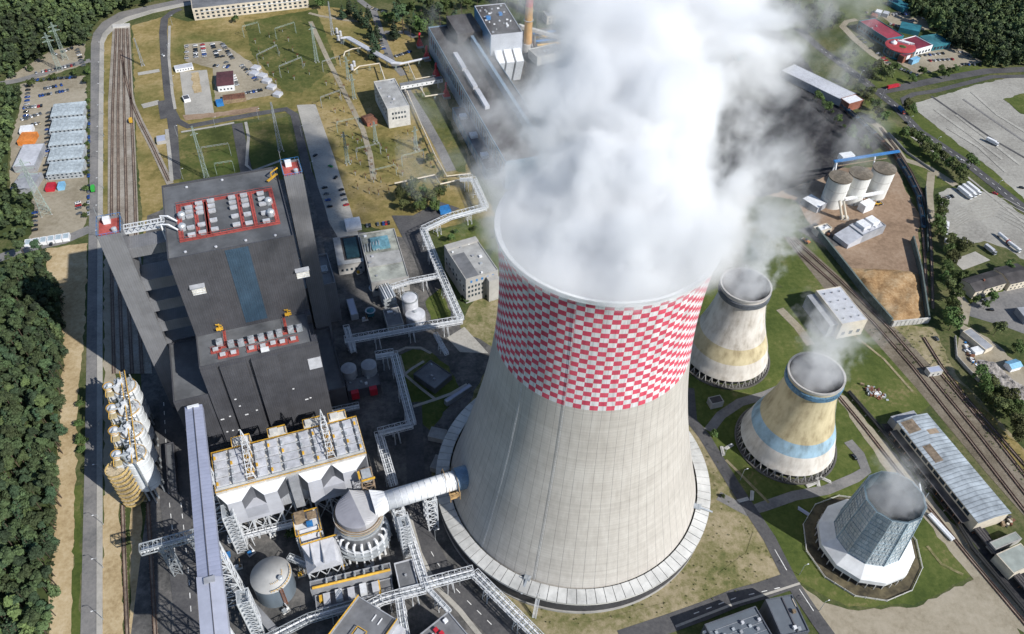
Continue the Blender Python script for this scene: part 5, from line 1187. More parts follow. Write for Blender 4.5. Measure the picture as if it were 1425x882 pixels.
# --- old power station behind the steam
HH = 26.0
hall_w = flat('blue_grey_hall_wall', (.17, .24, .31), .7, .1, .2); 
A_, B_, C_ = zz(580, 0, 4.408, (70, 165), (470, 860), (600, 800)); 
fr, L, D = rect(A_, B_, C_, HH); OH = fr; L = L*1.15
t = thing('turbine_hall', 'long old turbine hall with blue grey walls running under the steam', 'turbine hall', fr.p(L/2, 10, 0))
D = 44
wallbox(fr, 0, L, 0, D, 0, HH, hall_w, t, roof=M['roof_dark'])
panes(t, fr, L, D, 'u0', 34, 12, 21, 3.2, 'glass')
m = MB(); m.box(fr, 2, L-2, -.5, -.02, 23, 24.2); m.build('string_course', M['concrete_pale'], t)
for k in range(3):
    m = MB(); m.box(fr, 60+34*k, 90+34*k, 8, 12, HH-1, HH+2.2); m.build('skylight', M['grey_light'], t)
m = MB(); m.box(fr, 0.6, 40, 18, 43, HH-1, HH+9); m.build('raised_roof', M['roof_dark'], t)
m = MB(); m.box(fr, 42, L-1, 30, 33, HH-1, HH+7); m.build('monitor_wall', hall_w, t)
t = thing('annexe', 'low shaded annexe along the foot of the old turbine hall', 'annexe', fr.p(L/2, -8, 0)); wallbox(fr, L*.52, L*.93, -11, -.03, 0, 10, hall_w, t, roof=M['roof_felt'])
panes(t, fr, 1, 1, 'v0', 1, 2, 4, .4)
for k in range(10):
    m = MB(); u = L*.53+k*L*.038; m.box(fr, u, u+5, -11.08, -11.01, 2, 7); m.build('gate', M['grey'], t)
for k in range(3): m = MB(); m.box(fr, L*(.58+.13*k), L*(.58+.13*k)+6, -9, -3, 9.3, 12); m.build('roof_unit', M['white'], t)
for i, (x, y) in enumerate(((584, 57), (594, 75), (607, 99), (621, 127))):
    c = G(x, y, 6); f2 = Fr(c, math.atan2(fr.e1[1], fr.e1[0])); t = thing('filter_hood', ['first', 'second', 'third', 'fourth'][i]+' bright red hood from the far end along the old turbine hall', 'red hood', (c[0], c[1], 0), 'red hoods along the old turbine hall')
    m = MB(); m.hexa([f2.p(-3, -3, 2), f2.p(3, -3, 2), f2.p(3, 3, 2), f2.p(-3, 3, 2)], [f2.p(-1.2, -1.2, 8), f2.p(1.2, -1.2, 8), f2.p(1.2, 1.2, 8), f2.p(-1.2, 1.2, 8)]); m.build('hood', M['red_deep'], t)
    m = MB(); m.tube([f2.p(0, 0, 7.5), f2.p(-1, 0, 12), f2.p(-3, 1, 12.6)], 1.0, 10); m.build('duct', M['red_deep'], t)
    m = MB(); m.box(f2, -3.2, 3.2, -3.2, 3.2, 0, 2); m.build('base', M['grey'], t)
HK = HT((580+650/4.408, 195/4.408), (580+650/4.408, 300/4.408), HH)
a, b, c = zz(580, 0, 4.408, (455, 215), (650, 195), (510, 20)); HK = max(45, HK)
t, fr, L, D = bldg('boiler_block', 'old tall boiler block with pale front, blue side and littered black roof', 'boiler block', a, b, c, HK, roof='roof_dark', units=26, wallmat=flat('old_pale_sheet', (.46, .48, .52), .6, .06, .1))
m = MB(); m.box(fr, -.25, -.01, 0, D, 0, HK-.2); m.build('blue_side_wall', sheet_mat('blue_side', (.05, .20, .36), 5, 'v', .5, .15, 0, .05, math.atan2(fr.e1[1], fr.e1[0]), .6), t)
m = MB(); m.box(fr, 4, 8, D*.5, D*.5+4, HK-.6, HK+2); m.build('roof_cabin', M['blue'], t)
m = MB(); m.box(fr, L*.6, L*.6+3, D*.6, D*.6+4, HK-.6, HK+1.6); m.build('roof_cabin', M['blue'], t)
for k in range(3):
    m = MB(); u = 3+k*9; m.hexa([fr.p(u, -4, 0), fr.p(u+7, -4, 0), fr.p(u+7, -.05, 0), fr.p(u, -.05, 0)], [fr.p(u, -14, 24), fr.p(u+7, -14, 24), fr.p(u+7, -.05, 30), fr.p(u, -.05, 30)]); m.build('bunker_hood', M['white'], t)
c = G(680 and 734, 68, 0); t = thing('chimney', 'tall ochre chimney with a red band behind the old boiler block', 'chimney', (c[0], c[1], 0))
m = MB(); m.lathe(c, [(4.2, 0), (3.6, 50), (3.0, 140)], 28)
mt, nt_, bs_ = new_mat('banded_chimney'); co, ang, z = polar(nt_); st = mth(nt_, 'GREATER_THAN', z, 44.0); s2 = mth(nt_, 'MULTIPLY', st, mth(nt_, 'LESS_THAN', mth(nt_, 'FRACT', mth(nt_, 'DIVIDE', mth(nt_, 'SUBTRACT', z, 44.0), 24.0)), .5))
nz_ = noise(nt_, co, .2, 4); oc = ramp(nt_, nz_.outputs['Fac'], [(.3, (.42, .22, .06)), (.7, (.56, .33, .12))]).outputs['Color']; lk(nt_, mixc(nt_, s2, oc, (.5, .05, .04)), bs_.inputs['Base Color']); bs_.inputs['Roughness'].default_value = .8
m.build('shaft', mt, t, True)
for z in (30, 60, 90): m = MB(); m.lathe(c, [(3.7, z), (5, z), (5, z+.3), (3.7, z+.3)], 24); m.build('gallery', M['galv'], t)
m = MB(); m.lathe(c, [(6, 0), (5, 6), (4.2, 6.5)], 20); m.build('plinth', M['concrete'], t)
# office and conveyor behind
t, fr, L, D = bldg('office_block', 'pale office block beyond the ochre chimney', 'office', *zz(580, 0, 4.408, (800, 100), (1015, 72), (1000, 38)), 9, 'cream', 'roof_felt'); panes(t, fr, L, D, 'u0', 9, 1.6, 3.4, 2.0, rows=2); panes(t, fr, L, D, 'v0', 3, 1.6, 3.4, 2, rows=2)
t = thing('covered_conveyor', 'pale covered conveyor sloping away from the old boiler block', 'conveyor', G(790, 60)); a, b = G(722, 36, 18), G(800, 58, 10)
m = MB(); m.bar(a, b, 4, 3.2); m.build('gallery', M['concrete_pale'], t)
for f in (.3, .7): q = lerp(a, b, f); m = MB(); m.bar((q[0], q[1], 0), (q[0], q[1], q[2]-1.6), 1.2); m.build('leg', M['concrete'], t)
t = thing('ash_plant', 'blue and ochre pipe racks of the old plant beside the chimney', 'pipe rack', G(760, 55))
for k in range(4):
    a, b = zz(580, 0, 4.408, (715+8*k, 205+24*k), (850+8*k, 190+24*k)); m = MB(); m.tube([G(*a, 8), G(*b, 8)], 1.1, 8); m.build('pipe', M['blue'] if k % 2 == 0 else M['yellow'], t)
f2, L2, D2 = rect(*zz(580, 0, 4.408, (720, 295), (880, 280), (850, 190)), 4); trestle(f2, 0, L2, 0, D2, 0, 8, 1, M['rust'], t, 'frame', .6)
t, fr, L, D = bldg('workshop', 'pale workshop half lost in the steam below the chimney', 'workshop', *zz(580, 0, 4.408, (740, 350), (910, 310), (880, 255)), 9, 'concrete_pale', 'roof_felt_pale', units=4)
t, fr, L, D = bldg('workshop', 'grey workshop with pale roof deep inside the steam', 'workshop', (770, 130), (850, 115), (838, 92), 9, 'concrete_pale', 'roof_felt_pale', units=5)
# white pipe bridge with portholes
t = thing('covered_bridge', 'white covered footbridge with round windows, joining a grey block to the old hall', 'footbridge', G(585, 125)); a, b = G(557, 118, 9), G(615, 108, 9)
fr = Fr(a, math.atan2(b[1]-a[1], b[0]-a[0])); L = math.dist(a, b); m = MB(); m.box(fr, 0, L, -2.2, 2.2, 5.5, 9.2); m.build('gallery', M['white'], t); m = MB(); m.box(fr, -.3, L+.3, -2.5, 2.5, 9.21, 9.5); m.build('roof', M['roof_felt'], t)
for k in range(9): m = MB(); m.box(fr, 2+k*(L-4)/8-.5, 2+k*(L-4)/8+.5, -2.28, -2.21, 6.8, 7.8); m.build('window', M['glass'], t)
for k in range(3): m = MB(); m.box(fr, 4+k*(L-8)/2-.5, 4+k*(L-8)/2+.5, -1.5, 1.5, 0, 5.5); m.build('pier', M['concrete'], t)
# switchgear block and its hut
t, fr, L, D = bldg('switchgear_block', 'tall flat-roofed grey and white block at the edge of the switchyard', 'block', *zz(340, 0, 2.939, (585, 445), (675, 430), (620, 318)), 19, 'concrete_pale', 'roof_felt_pale', units=5)
panes(t, fr, L, D, 'u0', 5, 8, 10, 1.6, rows=2, dz=4.5, m0=3); panes(t, fr, L, D, 'v0', 8, 8, 10, 1.8, rows=3, dz=3.4)
t, fr, L, D = gable('hut', 'small brick hut with brown roof beside the tall switchyard block', 'hut', *zz(340, 0, 2.939, (502, 502), (543, 490), (525, 462)), 4, 1.5, 'brick', 'rust'); panes(t, fr, L, D, 'u0', 2, 1, 2.5, 1.2)
# long administration building along the top
fr, L, D = rect((267, 12), (428, -6), (424, -26), 12.5); t = thing('administration_building', 'long beige three-storey building with grey roof at the far end of the lawns', 'office', fr.p(L/2, D/2, 0)); wallbox(fr, 0, L, 0, D, 0, 12.5, M['cream'], t, roof=M['roof_felt'])
panes(t, fr, L, D, 'u0', 22, 1.6, 3.6, 2.6, rows=3, dz=3.6)
m = MB(); m.box(fr, 8, L-8, -.5, -.05, 8.4, 8.8); m.build('cornice', M['white'], t)
# site cabins in the middle car park
t, fr, L, D = gable('site_office', 'white site office with maroon roof in the middle car park', 'office', *zz(0, 0, 2.939, (888, 352), (955, 345), (945, 290)), 6, .8, 'white', flat('maroon_roof', (.085, .03, .035), .8, .15, .3)); panes(t, fr, L, D, 'u0', 4, 1.5, 3, 1.4)
t, fr, L, D = bldg('cabin', 'long white cabin at the road corner of the middle car park', 'cabin', *zz(0, 0, 2.939, (716, 285), (790, 272), (786, 255)), 3, 'white', 'grey_light', par=.1); panes(t, fr, L, D, 'u0', 6, 1, 2.2, 1)
t, fr, L, D = bldg('cabin', 'dark-roofed cabin beside the pale concrete slab of the middle car park', 'cabin', *zz(0, 0, 2.939, (752, 408), (778, 402), (772, 385)), 3, 'white', 'dark', par=.1)
t, fr, L, D = bldg('shed', 'low blue tarpaulin shed under the site office with the maroon roof', 'shed', *zz(0, 0, 2.939, (885, 425), (914, 420), (910, 402)), 3, 'blue', 'blue', par=.1)
t, fr, L, D = bldg('shed', 'low rusty shed with brown roof below the maroon-roofed site office', 'shed', *zz(0, 0, 2.939, (912, 412), (1005, 400), (1000, 376)), 3.5, 'wood', 'rust', par=.1)
t, fr, L, D = bldg('kiosk', 'small grey kiosk with pale roof on the grass beside the branch track', 'kiosk', *zz(0, 0, 2.939, (640, 580), (678, 574), (672, 550)), 3, 'concrete', 'lavender', par=.1)
for i in range(6):
    x, y = [(1028, 290), (1035, 268), (1062, 300), (1080, 320), (1100, 345), (1125, 375)][i]; x, y = x/2.939, y/2.939
    t, fr, L, D = bldg('site_container', ['first','second','third','fourth','fifth','sixth'][i]+' pale grey container along the fence of the middle car park', 'container', (x-4, y+3), (x+5, y+5), (x+6, y-1), 2.7, 'grey_light', 'grey_light', par=.1, group='containers along the middle car park fence')
# container village on the left
vill = flat('container_roof', (.40, .45, .47), .45, .14, .5); vw = sheet_mat('container_wall', (.40, .43, .45), .9, 'u', .5, .1, 0, .05, TH, .7)
for i in range(5):
    a, b, c = (69.5-1.4*i, 162+20.2*i), (115.5-.6*i, 157.5+20.2*i), (116-.6*i, 140.5+20.2*i)
    fr, L, D = rect(a, b, c, 5.6); t = thing('cabin_block', ['farthest', 'second farthest', 'middle', 'second nearest', 'nearest'][i]+' of five two-storey cabin blocks beside the long road', 'cabins', fr.p(L/2, D/2, 0), 'two-storey cabin blocks')
    nc = 8
    for k in range(nc):
        m = MB(); m.box(fr, L*k/nc+.06, L*(k+1)/nc-.06, 0, D, 0, 5.2); m.build('cabin_module', vw, t); m = MB(); m.box(fr, L*k/nc+.02, L*(k+1)/nc-.02, -.1, D+.1, 5.21, 5.45); m.box(fr, L*(k+.5)/nc-.2, L*(k+.5)/nc+.2, 0, D, 5.45, 5.6); m.build('roof_panel', vill, t)
        for r in range(2): m = MB(); m.box(fr, L*(k+.28)/nc, L*(k+.72)/nc, -.07, -.01, 1+2.6*r, 2.2+2.6*r); m.build('window', M['glass'], t)
    m = MB(); m.box(fr, -1.4, -.05, 0, D, 2.6, 2.75); m.bar(fr.p(-1.3, 0, 0), fr.p(-1.3, D, 2.6), .6, .1); m.build('gangway', M['galv'], t)
for lab, px, h, rf, wl in (('pale grey flat-roofed store at the forest edge below the orange canopy', ((17, 232), (48, 230), (49, 200)), 6, 'grey_light', 'grey'), ('darker grey store below the pale one at the forest edge', ((14, 262), (44, 262), (46, 240)), 5, 'grey', 'grey'), ('orange sheeted canopy at the forest edge of the left car park', ((23, 197), (45, 196), (48, 183)), 4, 'orange', 'orange'), ('white sheeted canopy next to the orange one', ((26, 183), (44, 181), (45, 173)), 4, 'white', 'white'), ('small red container at the end of the cabin blocks', ((62, 263), (74, 262), (74, 253)), 3, 'red_deep', 'red_deep'), ('small sky blue container at the end of the cabin blocks', ((79, 261), (88, 260), (88, 252)), 3, 'teal2', 'teal2')):
    if 'teal2' not in M: M['teal2'] = flat('sky_blue_paint', (.20, .42, .60), .5, .1, .5)
    bldg('canopy' if 'canopy' in lab else 'container' if 'container' in lab else 'store', lab, 'canopy' if 'canopy' in lab else 'container' if 'container' in lab else 'store', *px, h, wl, rf, par=.15)
cb = flat('pale_blue_container', (.38, .46, .50), .5, .12, .6)
for i in range(6):
    x = 33+10.6*i; y = 341-1.7*i; bldg('site_container', ORD[i]+' pale blue container from the forest end of the roadside line', 'container', (x, y), (x+9.6, y-1.5), (x+9.2, y-9), 2.8, 'white', cb, par=.12, group='pale blue containers by the roadside')
# machine building and court beside the boiler house
stain = flat('stained_roof', (.30, .31, .27), .9, .28, .12)
q = lambda *p: zz(460, 280, 4.41, *p)
t, fr, L, D = bldg('pump_building', 'large flat-roofed building with stained greenish roof beside the dark boiler house', 'building', *q((250, 500), (480, 460), (385, 165)), 13, 'concrete', stain, units=7)
m = MB(); m.box(fr, L*.25, L*.75, D*.62, D*.85, 12.2, 14.2); m.build('roof_light', flat('teal_rooflight', (.12, .25, .30), .3, .2, .5), t)
m = MB(); m.box(fr, 1, L-1, D*.30, D*.55, 12.2, 12.9); m.build('raised_roof', M['roof_felt_pale'], t); panes(t, fr, L, D, 'u0', 6, 4, 7, 2)
m = MB()
for k in range(6): m.tube([fr.p(1+2*k, D*.6, 13), fr.p(2+2*k, D*.75, 13.6+.3*k)], .3, 8)
m.build('pipework', M['galv'], t)
t, fr, L, D = bldg('court_building', 'U-shaped pale building round a dark court next to the stained roof', 'building', *q((45, 395), (205, 370), (180, 200)), 9, 'concrete', 'roof_dark'); 
m = MB(); m.box(fr, 0, 5, .6, D-.6, 8.35, 9.2); m.box(fr, 5.01, L, .0, 4, 8.35, 9.2); m.build('roof_edge', M['roof_felt_pale'], t); panes(t, fr, L, D, 'u0', 5, 3, 5, 1.6)
m = MB(); m.box(fr, 7, L-2, 6, D-3, 8.36, 9.4); m.build('roof_light', flat('dark_teal_glass', (.015, .04, .05), .3, .2, .4), t)
# white barrel tent
fr, L, D = rect(*q((95, 165), (190, 150), (180, 90)), 4); t = thing('tent', 'white barrel-roofed tent at the end of the concrete yard', 'tent', fr.p(L/2, D/2, 0)); m = MB(); k = 12
for i in range(k):
    a, b = PI*i/k, PI*(i+1)/k; f = lambda a, u: fr.p(u, D/2-D/2*math.cos(a), 2+4.2*math.sin(a)); m.quad(f(a, 0), f(b, 0), f(b, L), f(a, L))
m.build('canvas', M['white'], t, True); m = MB(); m.box(fr, .1, L-.1, .05, D-.05, 0, 2); m.build('base_wall', M['grey_light'], t)
m = MB()
for u in (0.05, L-.05): m.poly([fr.p(u, D/2-D/2*math.cos(PI*i/k), 2+4.2*math.sin(PI*i/k)) for i in range(k+1)])
m.build('end_wall', M['grey_light'], t)
# lab building
t, fr, L, D = bldg('laboratory', 'grey two-part laboratory block behind the checked tower with a strip of blue windows', 'building', *q((830, 480), (1030, 420), (935, 205)), 22, 'concrete', 'roof_felt_pale', units=7)
m = MB(); m.box(fr, .6, L*.42, .6, D*.7, 21.31, 21.6); m.build('dark_roof_field', M['roof_felt'], t); m = MB(); m.box(fr, 0, L, D*.86, D-.02, 21.35, 22.6); m.build('rear_parapet', M['concrete'], t)
m = MB(); m.box(fr, L*.62, L*.95, -5, -.05, 0, 19); m.build('front_bay', M['concrete'], t); panes(t, fr, L, D, 'u0', 5, 17.5, 19.5, 1.4, 'blue', m0=2); panes(t, fr, L*.6, D, 'u0', 5, 5, 7, 1.4, rows=3, dz=4); panes(t, fr, L, D, 'v0', 6, 8, 10, 1.6, rows=2, dz=4)
# ground dome silo cluster near the pipe racks
c = G(460+485/4.41, 280+590/4.41, 14); t = thing('silo', 'pale grey silo with domed top beside the long pipe bridge', 'silo', (c[0], c[1], 0)); m = MB(); m.lathe(c, [(5.2, 0), (5.2, 13.4), (4.6, 14.4), (2.5, 15.2), (.1, 15.4)], 36); smooth_by_angle(m.build('shell', M['grey_light'], t)); m = MB(); m.lathe(c, [(5.3, 13.2), (5.5, 13.2), (5.5, 14.3), (5.4, 14.3)], 36); m.build('railing', M['galv'], t)
c = G(460+520/4.41, 280+690/4.41, 6); t = thing('tank', 'pale low tank beside the domed grey silo', 'tank', (c[0], c[1], 0)); m = MB(); m.lathe(c, [(6.5, 0), (6.5, 6), (.1, 8)], 36); smooth_by_angle(m.build('shell', M['grey_light'], t))
m = MB(); m.lathe(c, [(1, 7.6), (1, 8.6), (.1, 8.8)], 12); m.build('vent', M['galv'], t)
for i, px in enumerate(((485, 512), (513, 507))):
    c = G(*px, 14); t = thing('tank', ['shaded round tank nearer the dark boiler house', 'shaded round tank nearer the pipe bridge'][i], 'tank', (c[0], c[1], 0), 'twin tanks in the shade'); m = MB(); m.lathe(c, [(4.6, 0), (4.6, 14), (.1, 14.8)], 32); smooth_by_angle(m.build('shell', M['grey'], t)); m = MB(); m.lathe(c, [(4.7, 3), (5, 3), (5, 3.4), (4.7, 3.4)], 32); m.build('hoop', M['galv'], t)
t, fr, L, D = bldg('process_building', 'dark process building under the two shaded tanks with red gate boxes', 'building', (484, 545), (530, 535), (523, 518), 8, 'dark', 'roof_felt', units=4)
for u in (L*.2, L*.75): m = MB(); m.box(fr, u-2.2, u+2.2, -3, -.05, 3, 8.5); m.build('gate_box', M['red_deep'], t)
t, fr, L, D = bldg('pump_house', 'grey pump house roof half in shade between the pipe bridges', 'pump house', *q((350, 770), (450, 750), (395, 650)), 7, 'concrete', 'roof_felt', units=3)
t, fr, L, D = bldg('lorry_shelter', 'narrow pale blue roofed shelter in the shade beside the boiler house', 'shelter', *q((125, 700), (170, 690), (145, 590)), 5, 'grey', 'lavender', par=.2)
for k, (x, y, r, h, mm) in enumerate(((532, 367, 2.6, 9, 'wood'), (527, 378, 2.2, 7, 'white_steel'), (522, 398, 3.4, 6, 'roof_felt'), (519, 352, 2.4, 8, 'galv'), (540, 352, 2.2, 10, 'galv'), (515, 430, 2.4, 6, 'teal'))):
    c = G(x, y, h); t = thing('process_vessel', ['brown', 'white', 'squat grey', 'galvanised', 'tall galvanised', 'teal'][k]+' process vessel among pipes between the stained roof and the pipe bridge', 'vessel', (c[0], c[1], 0)); m = MB(); m.lathe(c, [(r, 1), (r, h-1), (r*.6, h-.3), (.1, h)], 20); smooth_by_angle(m.build('shell', M[mm], t)); m = MB(); m.lathe(c, [(r+.1, h-1.2), (r+1, h-1.2), (r+1, h-1.1), (r+.1, h-1.1)], 20); m.build('platform', M['galv'], t)
    for j in range(4): m = MB(); a = PI/4+PI/2*j; m.bar((c[0]+r*.8*math.cos(a), c[1]+r*.8*math.sin(a), 0), (c[0]+r*.8*math.cos(a), c[1]+r*.8*math.sin(a), 1.4), .4); m.build('leg', M['galv'], t)
t = thing('process_rack', 'grey steel process rack full of pipes beside the domed silo', 'pipe rack', G(540, 375)); fr, L, D = rect(*q((330, 600), (400, 580), (380, 510)), 10); trestle(fr, 0, L, 0, D, 0, 10, 3, M['galv'], t, 'frame', .4, 1, deck=True)
for k in range(5): m = MB(); m.tube([fr.p(.5+k*L/5, -1, 10.6), fr.p(.5+k*L/5, D+2, 10.6)], .4, 8); m.build('pipe', M['white'] if k % 2 else M['galv'], t)
# gardens of the shaded square: low hall in shade
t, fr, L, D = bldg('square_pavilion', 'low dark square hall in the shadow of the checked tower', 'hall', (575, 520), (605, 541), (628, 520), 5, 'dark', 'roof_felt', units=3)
t, fr, L, D = bldg('lean_to', 'narrow bluish canopy beside the shaded foot of the checked tower', 'canopy', (622, 560), (657, 537), (653, 533), 4, 'grey', 'lavender', par=.15)
t, fr, L, D = bldg('valve_house', 'pale small valve house at the shaded foot of the checked tower', 'hut', (595, 607), (617, 612), (622, 598), 4, 'concrete', 'roof_felt_pale', par=.2)
t, fr, L, D = bldg('valve_house', 'pale small valve house below the other at the foot of the checked tower', 'hut', (598, 650), (612, 654), (614, 634), 4, 'concrete', 'roof_felt_pale', par=.2)
bldg('guard_hut', 'small blue kiosk roof beside the tree clump near the pipe bridge', 'kiosk', (613, 295), (628, 292), (625, 284), 3, 'blue', 'blue', par=.1)
# --- bottom edge
t, fr, L, D = bldg('process_hall', 'grey-roofed hall with yellow-railed edges at the bottom edge', 'hall', (499, 829), (553, 862), (470, 905), 20, 'grey', 'roof_felt', units=0)
for (a, b) in (((0, 0), (0, D)), ((L, 0), (L, D))):
    m = MB(); n = 14
    for zz_ in (20.5, 21.2): m.bar(fr.p(*a, zz_), fr.p(*b, zz_), .22)
    for i in range(n+1): p_ = lerp(a, b, i/n); m.bar(fr.p(*p_, 20), fr.p(*p_, 21.2), .18)
    m.build('railing', M['yellow'], t)
m = MB(); m.box(fr, L*.42, L*.62, D*.5, D*.75, 19.3, 20.6); m.build('roof_plant', M['grey'], t)
m = MB(); 
for a, b in (((L*.4, D*.48), (L*.64, D*.48)), ((L*.64, D*.48), (L*.64, D*.78)), ((L*.4, D*.48), (L*.4, D*.78))): m.bar(fr.p(*a, 21.2), fr.p(*b, 21.2), .3)
m.build('plant_rail', M['yellow'], t)
for k in range(2): m = MB(); m.box(fr, L*(.55+.15*k), L*(.55+.15*k)+.4, D*.12, D*.26, 19.3, 19.9); m.build('light_strip', M['white'], t)
m = MB(); m.box(fr, L+.02, L+4, 0, D, 0, 15); m.build('side_aisle', M['grey_light'], t)
t, fr, L, D = bldg('control_building', 'dark grey roof with red and white plant at its peak, at the bottom edge', 'building', (624, 850), (662, 895), (615, 930), 16, 'grey', 'roof_felt')
for k, (u, v, mm) in enumerate(((2, 3, 'white'), (2.5, 9, 'red_deep'), (4, 12, 'white'), (5.5, 8, 'red_deep'), (7, 12, 'black'), (3, 15, 'wood'), (7, 17, 'white'))): m = MB(); m.box(fr, u, u+1.7, v, v+2, 15.3, 17); m.build('roof_unit', M[mm], t)
t, fr, L, D = bldg('switch_house', 'plain grey flat-roofed block between the absorber and the white pipe bridge', 'block', (556, 820), (582, 813), (573, 777), 11, 'grey_light', 'roof_felt', units=1)
t, fr, L, D = bldg('fan_house', 'long grey fan house with a yellow pipe and railing along its roof', 'building', (432, 822), (545, 795), (540, 783), 11, 'grey', 'roof_felt')
m = MB(); m.tube([fr.p(1, .8, 11.6), fr.p(L-.5, .8, 11.6)], .7, 10); m.build('pipe', M['yellow'], t)
for k in range(7): m = MB(); u = 8+k*(L-12)/6; m.tube([fr.p(u, D*.7, 10.6), fr.p(u, D*.7, 12), fr.p(u, D*.3, 12.3)], .5, 8); m.build('vent_pipe', M['galv'], t)
t, fr, L, D = bldg('fan_house', 'low grey annexe with white ducts and yellow steps below the long fan house', 'building', (440, 848), (548, 822), (542, 804), 7, 'grey', 'roof_felt')
for k in range(5): m = MB(); u = 4+k*(L-8)/5; m.box(fr, u, u+3.2, 1, D-1, 6.3, 9+k % 2); m.build('duct', M['white_steel'] if k % 2 else M['grey_light'], t)
m = MB(); m.box(fr, 2, 6, 3, D-1, 6.3, 8.2); m.box(fr, L-7, L-6, 0, D, 6.3, 7.5); m.build('steps', M['yellow'], t)
g = lambda *p: zz(900, 790, 5.481, *p)
drk = sheet_mat('dark_blue_grey_wall', (.09, .10, .12), 1.2, 'u', .5, .1, 0, .05, 0, .8)
t, fr, L, D = bldg('warehouse', 'dark blue-grey warehouse roof by the road junction at the bottom edge', 'warehouse', *g((440, 430), (830, 290), (960, 520)), 13, roof=flat('slate_roof', (.10, .12, .145), .8, .08, .1), wallmat=drk)
for k in range(7): m = MB(); m.box(fr, -1.5+.0*k, -.1, 2+2*k, 3.2+2*k, 9, 11); m.build('intake', M['white'], t)
for k in range(9): u, v = L*(.1+.1*k), D*(.3+.4*((k*7)%5)/5); m = MB(); m.box(fr, u, u+1.4, v, v+1.2, 12.3, 13.2+.3*(k%3)); m.build('roof_unit', M[('galv', 'grey', 'grey_light')[k%3]], t)
for k in range(3): m = MB(); m.box(fr, .6, L-.6, D*(.25+.25*k), D*(.25+.25*k)+.15, 12.34, 12.45); m.build('roof_seam', M['grey'], t)
t, fr, L, D = bldg('warehouse', 'narrow dark blue-grey annexe beside the junction at the bottom edge', 'warehouse', *g((905, 240), (1110, 200), (1260, 480)), 14, roof=flat('slate_roof_2', (.115, .135, .16), .8, .08, .1), wallmat=drk)
m = MB(); m.box(fr, L*.58, L*.62, 0, D, 13.3, 13.9); m.build('roof_seam', M['dark'], t); m = MB(); m.box(fr, L*.93, L*.99, 2, D*.33, 13.3, 13.8); m.build('light_strip', M['cream'], t)
for u, v, mm in ((L*.72, D*.4, 'wood'), (L*.5, D*.8, 'white'), (L*.62, D*.85, 'galv')): m = MB(); m.box(fr, u, u+1.6, v, v+1.6, 13.3, 14.8); m.build('roof_unit', M[mm], t)
# --- right side
s7 = lambda *p: zz(920, 290, 2.822, *p)
t, fr, L, D = bldg('store_shed', 'grey-roofed cream shed with rows of small roof vents beside the cream cooling tower', 'shed', *s7((712, 455), (812, 436), (690, 307)), 14, 'cream', 'grey_light', par=.25)
for i in range(4):
    for j in range(3): m = MB(); u, v = L*(.2+.3*j), D*(.14+.24*i); m.lathe(fr.p(u, v, 0), [(.55, 13.7), (.55, 14.6), (.1, 15)], 10); m.build('roof_vent', M['grey'], t)
panes(t, fr, L, D, 'u0', 3, 3, 6, 2.4)
m = MB(); m.box(fr, -6, -.05, D*.1, D, 0, 11); m.build('side_aisle', M['grey'], t)
rl = sheet_mat('ribbed_pale_roof', (.35, .39, .42), 2.4, 'v', .5, .2, 0, .06, math.radians(-48), .55)
cr5 = lambda *p: zz(1160, 520, 3.675, *p)
HL_ = 11; fr, L, D = rect(*cr5((745, 755), (905, 706), (470, 205)), HL_); rl = sheet_mat('ribbed_pale_roof', (.33, .37, .40), 2.6, 'v', .5, .22, 0, .06, math.atan2(fr.e1[1], fr.e1[0]), .55)
t = thing('long_hall', 'long grimy hall with ribbed bluish roof beside the diagonal railway', 'hall', fr.p(L/2, D/2, 0)); m = MB(); m.box(fr, 0, L, 0, D, 0, HL_-.9); m.build('wall', M['cream'], t)
m = MB(); q_ = [fr.p(-.6, -.6, HL_-.9), fr.p(L/2, -.6, HL_+.6), fr.p(L/2, D+.6, HL_+.6), fr.p(-.6, D+.6, HL_-.9)]; m.hexa(q_, [(x, y, z+.25) for x, y, z in q_]); q_ = [fr.p(L/2+.02, -.6, HL_+.6), fr.p(L+.6, -.6, HL_-.9), fr.p(L+.6, D+.6, HL_-.9), fr.p(L/2+.02, D+.6, HL_+.6)]; m.hexa(q_, [(x, y, z+.25) for x, y, z in q_]); m.build('roof', rl, t)
M['rusty_patch'] = flat('rusty_roof_patch', (.20, .155, .11), .9, .25, .5)
for u0_, u1_, v0_, v1_ in ((.04, .42, .86, .985), (.1, .35, .55, .72), (.55, .9, .8, .85)):
    zf_ = lambda u: HL_-.9+.25+1.5*((u+.6)/(L/2+.6) if u < L/2 else (L+.6-u)/(L/2+.6))+.03; m = MB(); m.quad(fr.p(L*u0_, D*v0_, zf_(L*u0_)), fr.p(L*u1_, D*v0_, zf_(L*u1_)), fr.p(L*u1_, D*v1_, zf_(L*u1_)), fr.p(L*u0_, D*v1_, zf_(L*u0_))); m.build('roof_patch', M['rusty_patch'], t)
m = MB(); m.box(fr, -5, -.05, 4, D-2, 5, 5.4); m.build('side_canopy', M['roof_dark'], t)
for k in range(14): m = MB(); m.box(fr, -4.9, -4.5, 5+k*(D-8)/13, 5.4+k*(D-8)/13, 0, 5); m.build('post', M['rust'], t)
for k in range(12): m = MB(); v = 6+k*(D-14)/11; m.box(fr, -.08, -.01, v, v+4, 6.5, 9); m.build('window', M['glass'], t)
m = MB(); m.box(fr, 2, L-2, D+.05, D+7, 0, 6); m.build('end_annexe', M['grey'], t)
cr6 = lambda *p: zz(1340, 600, 3.129, *p)
t, fr, L, D = bldg('shed', 'low pale green-grey shed roof at the lower right edge below the long hall', 'shed', *cr6((145, 515), (258, 468), (232, 435)), 5, 'concrete', flat('greenish_sheet', (.28, .31, .28), .7, .1, .2), par=.15)
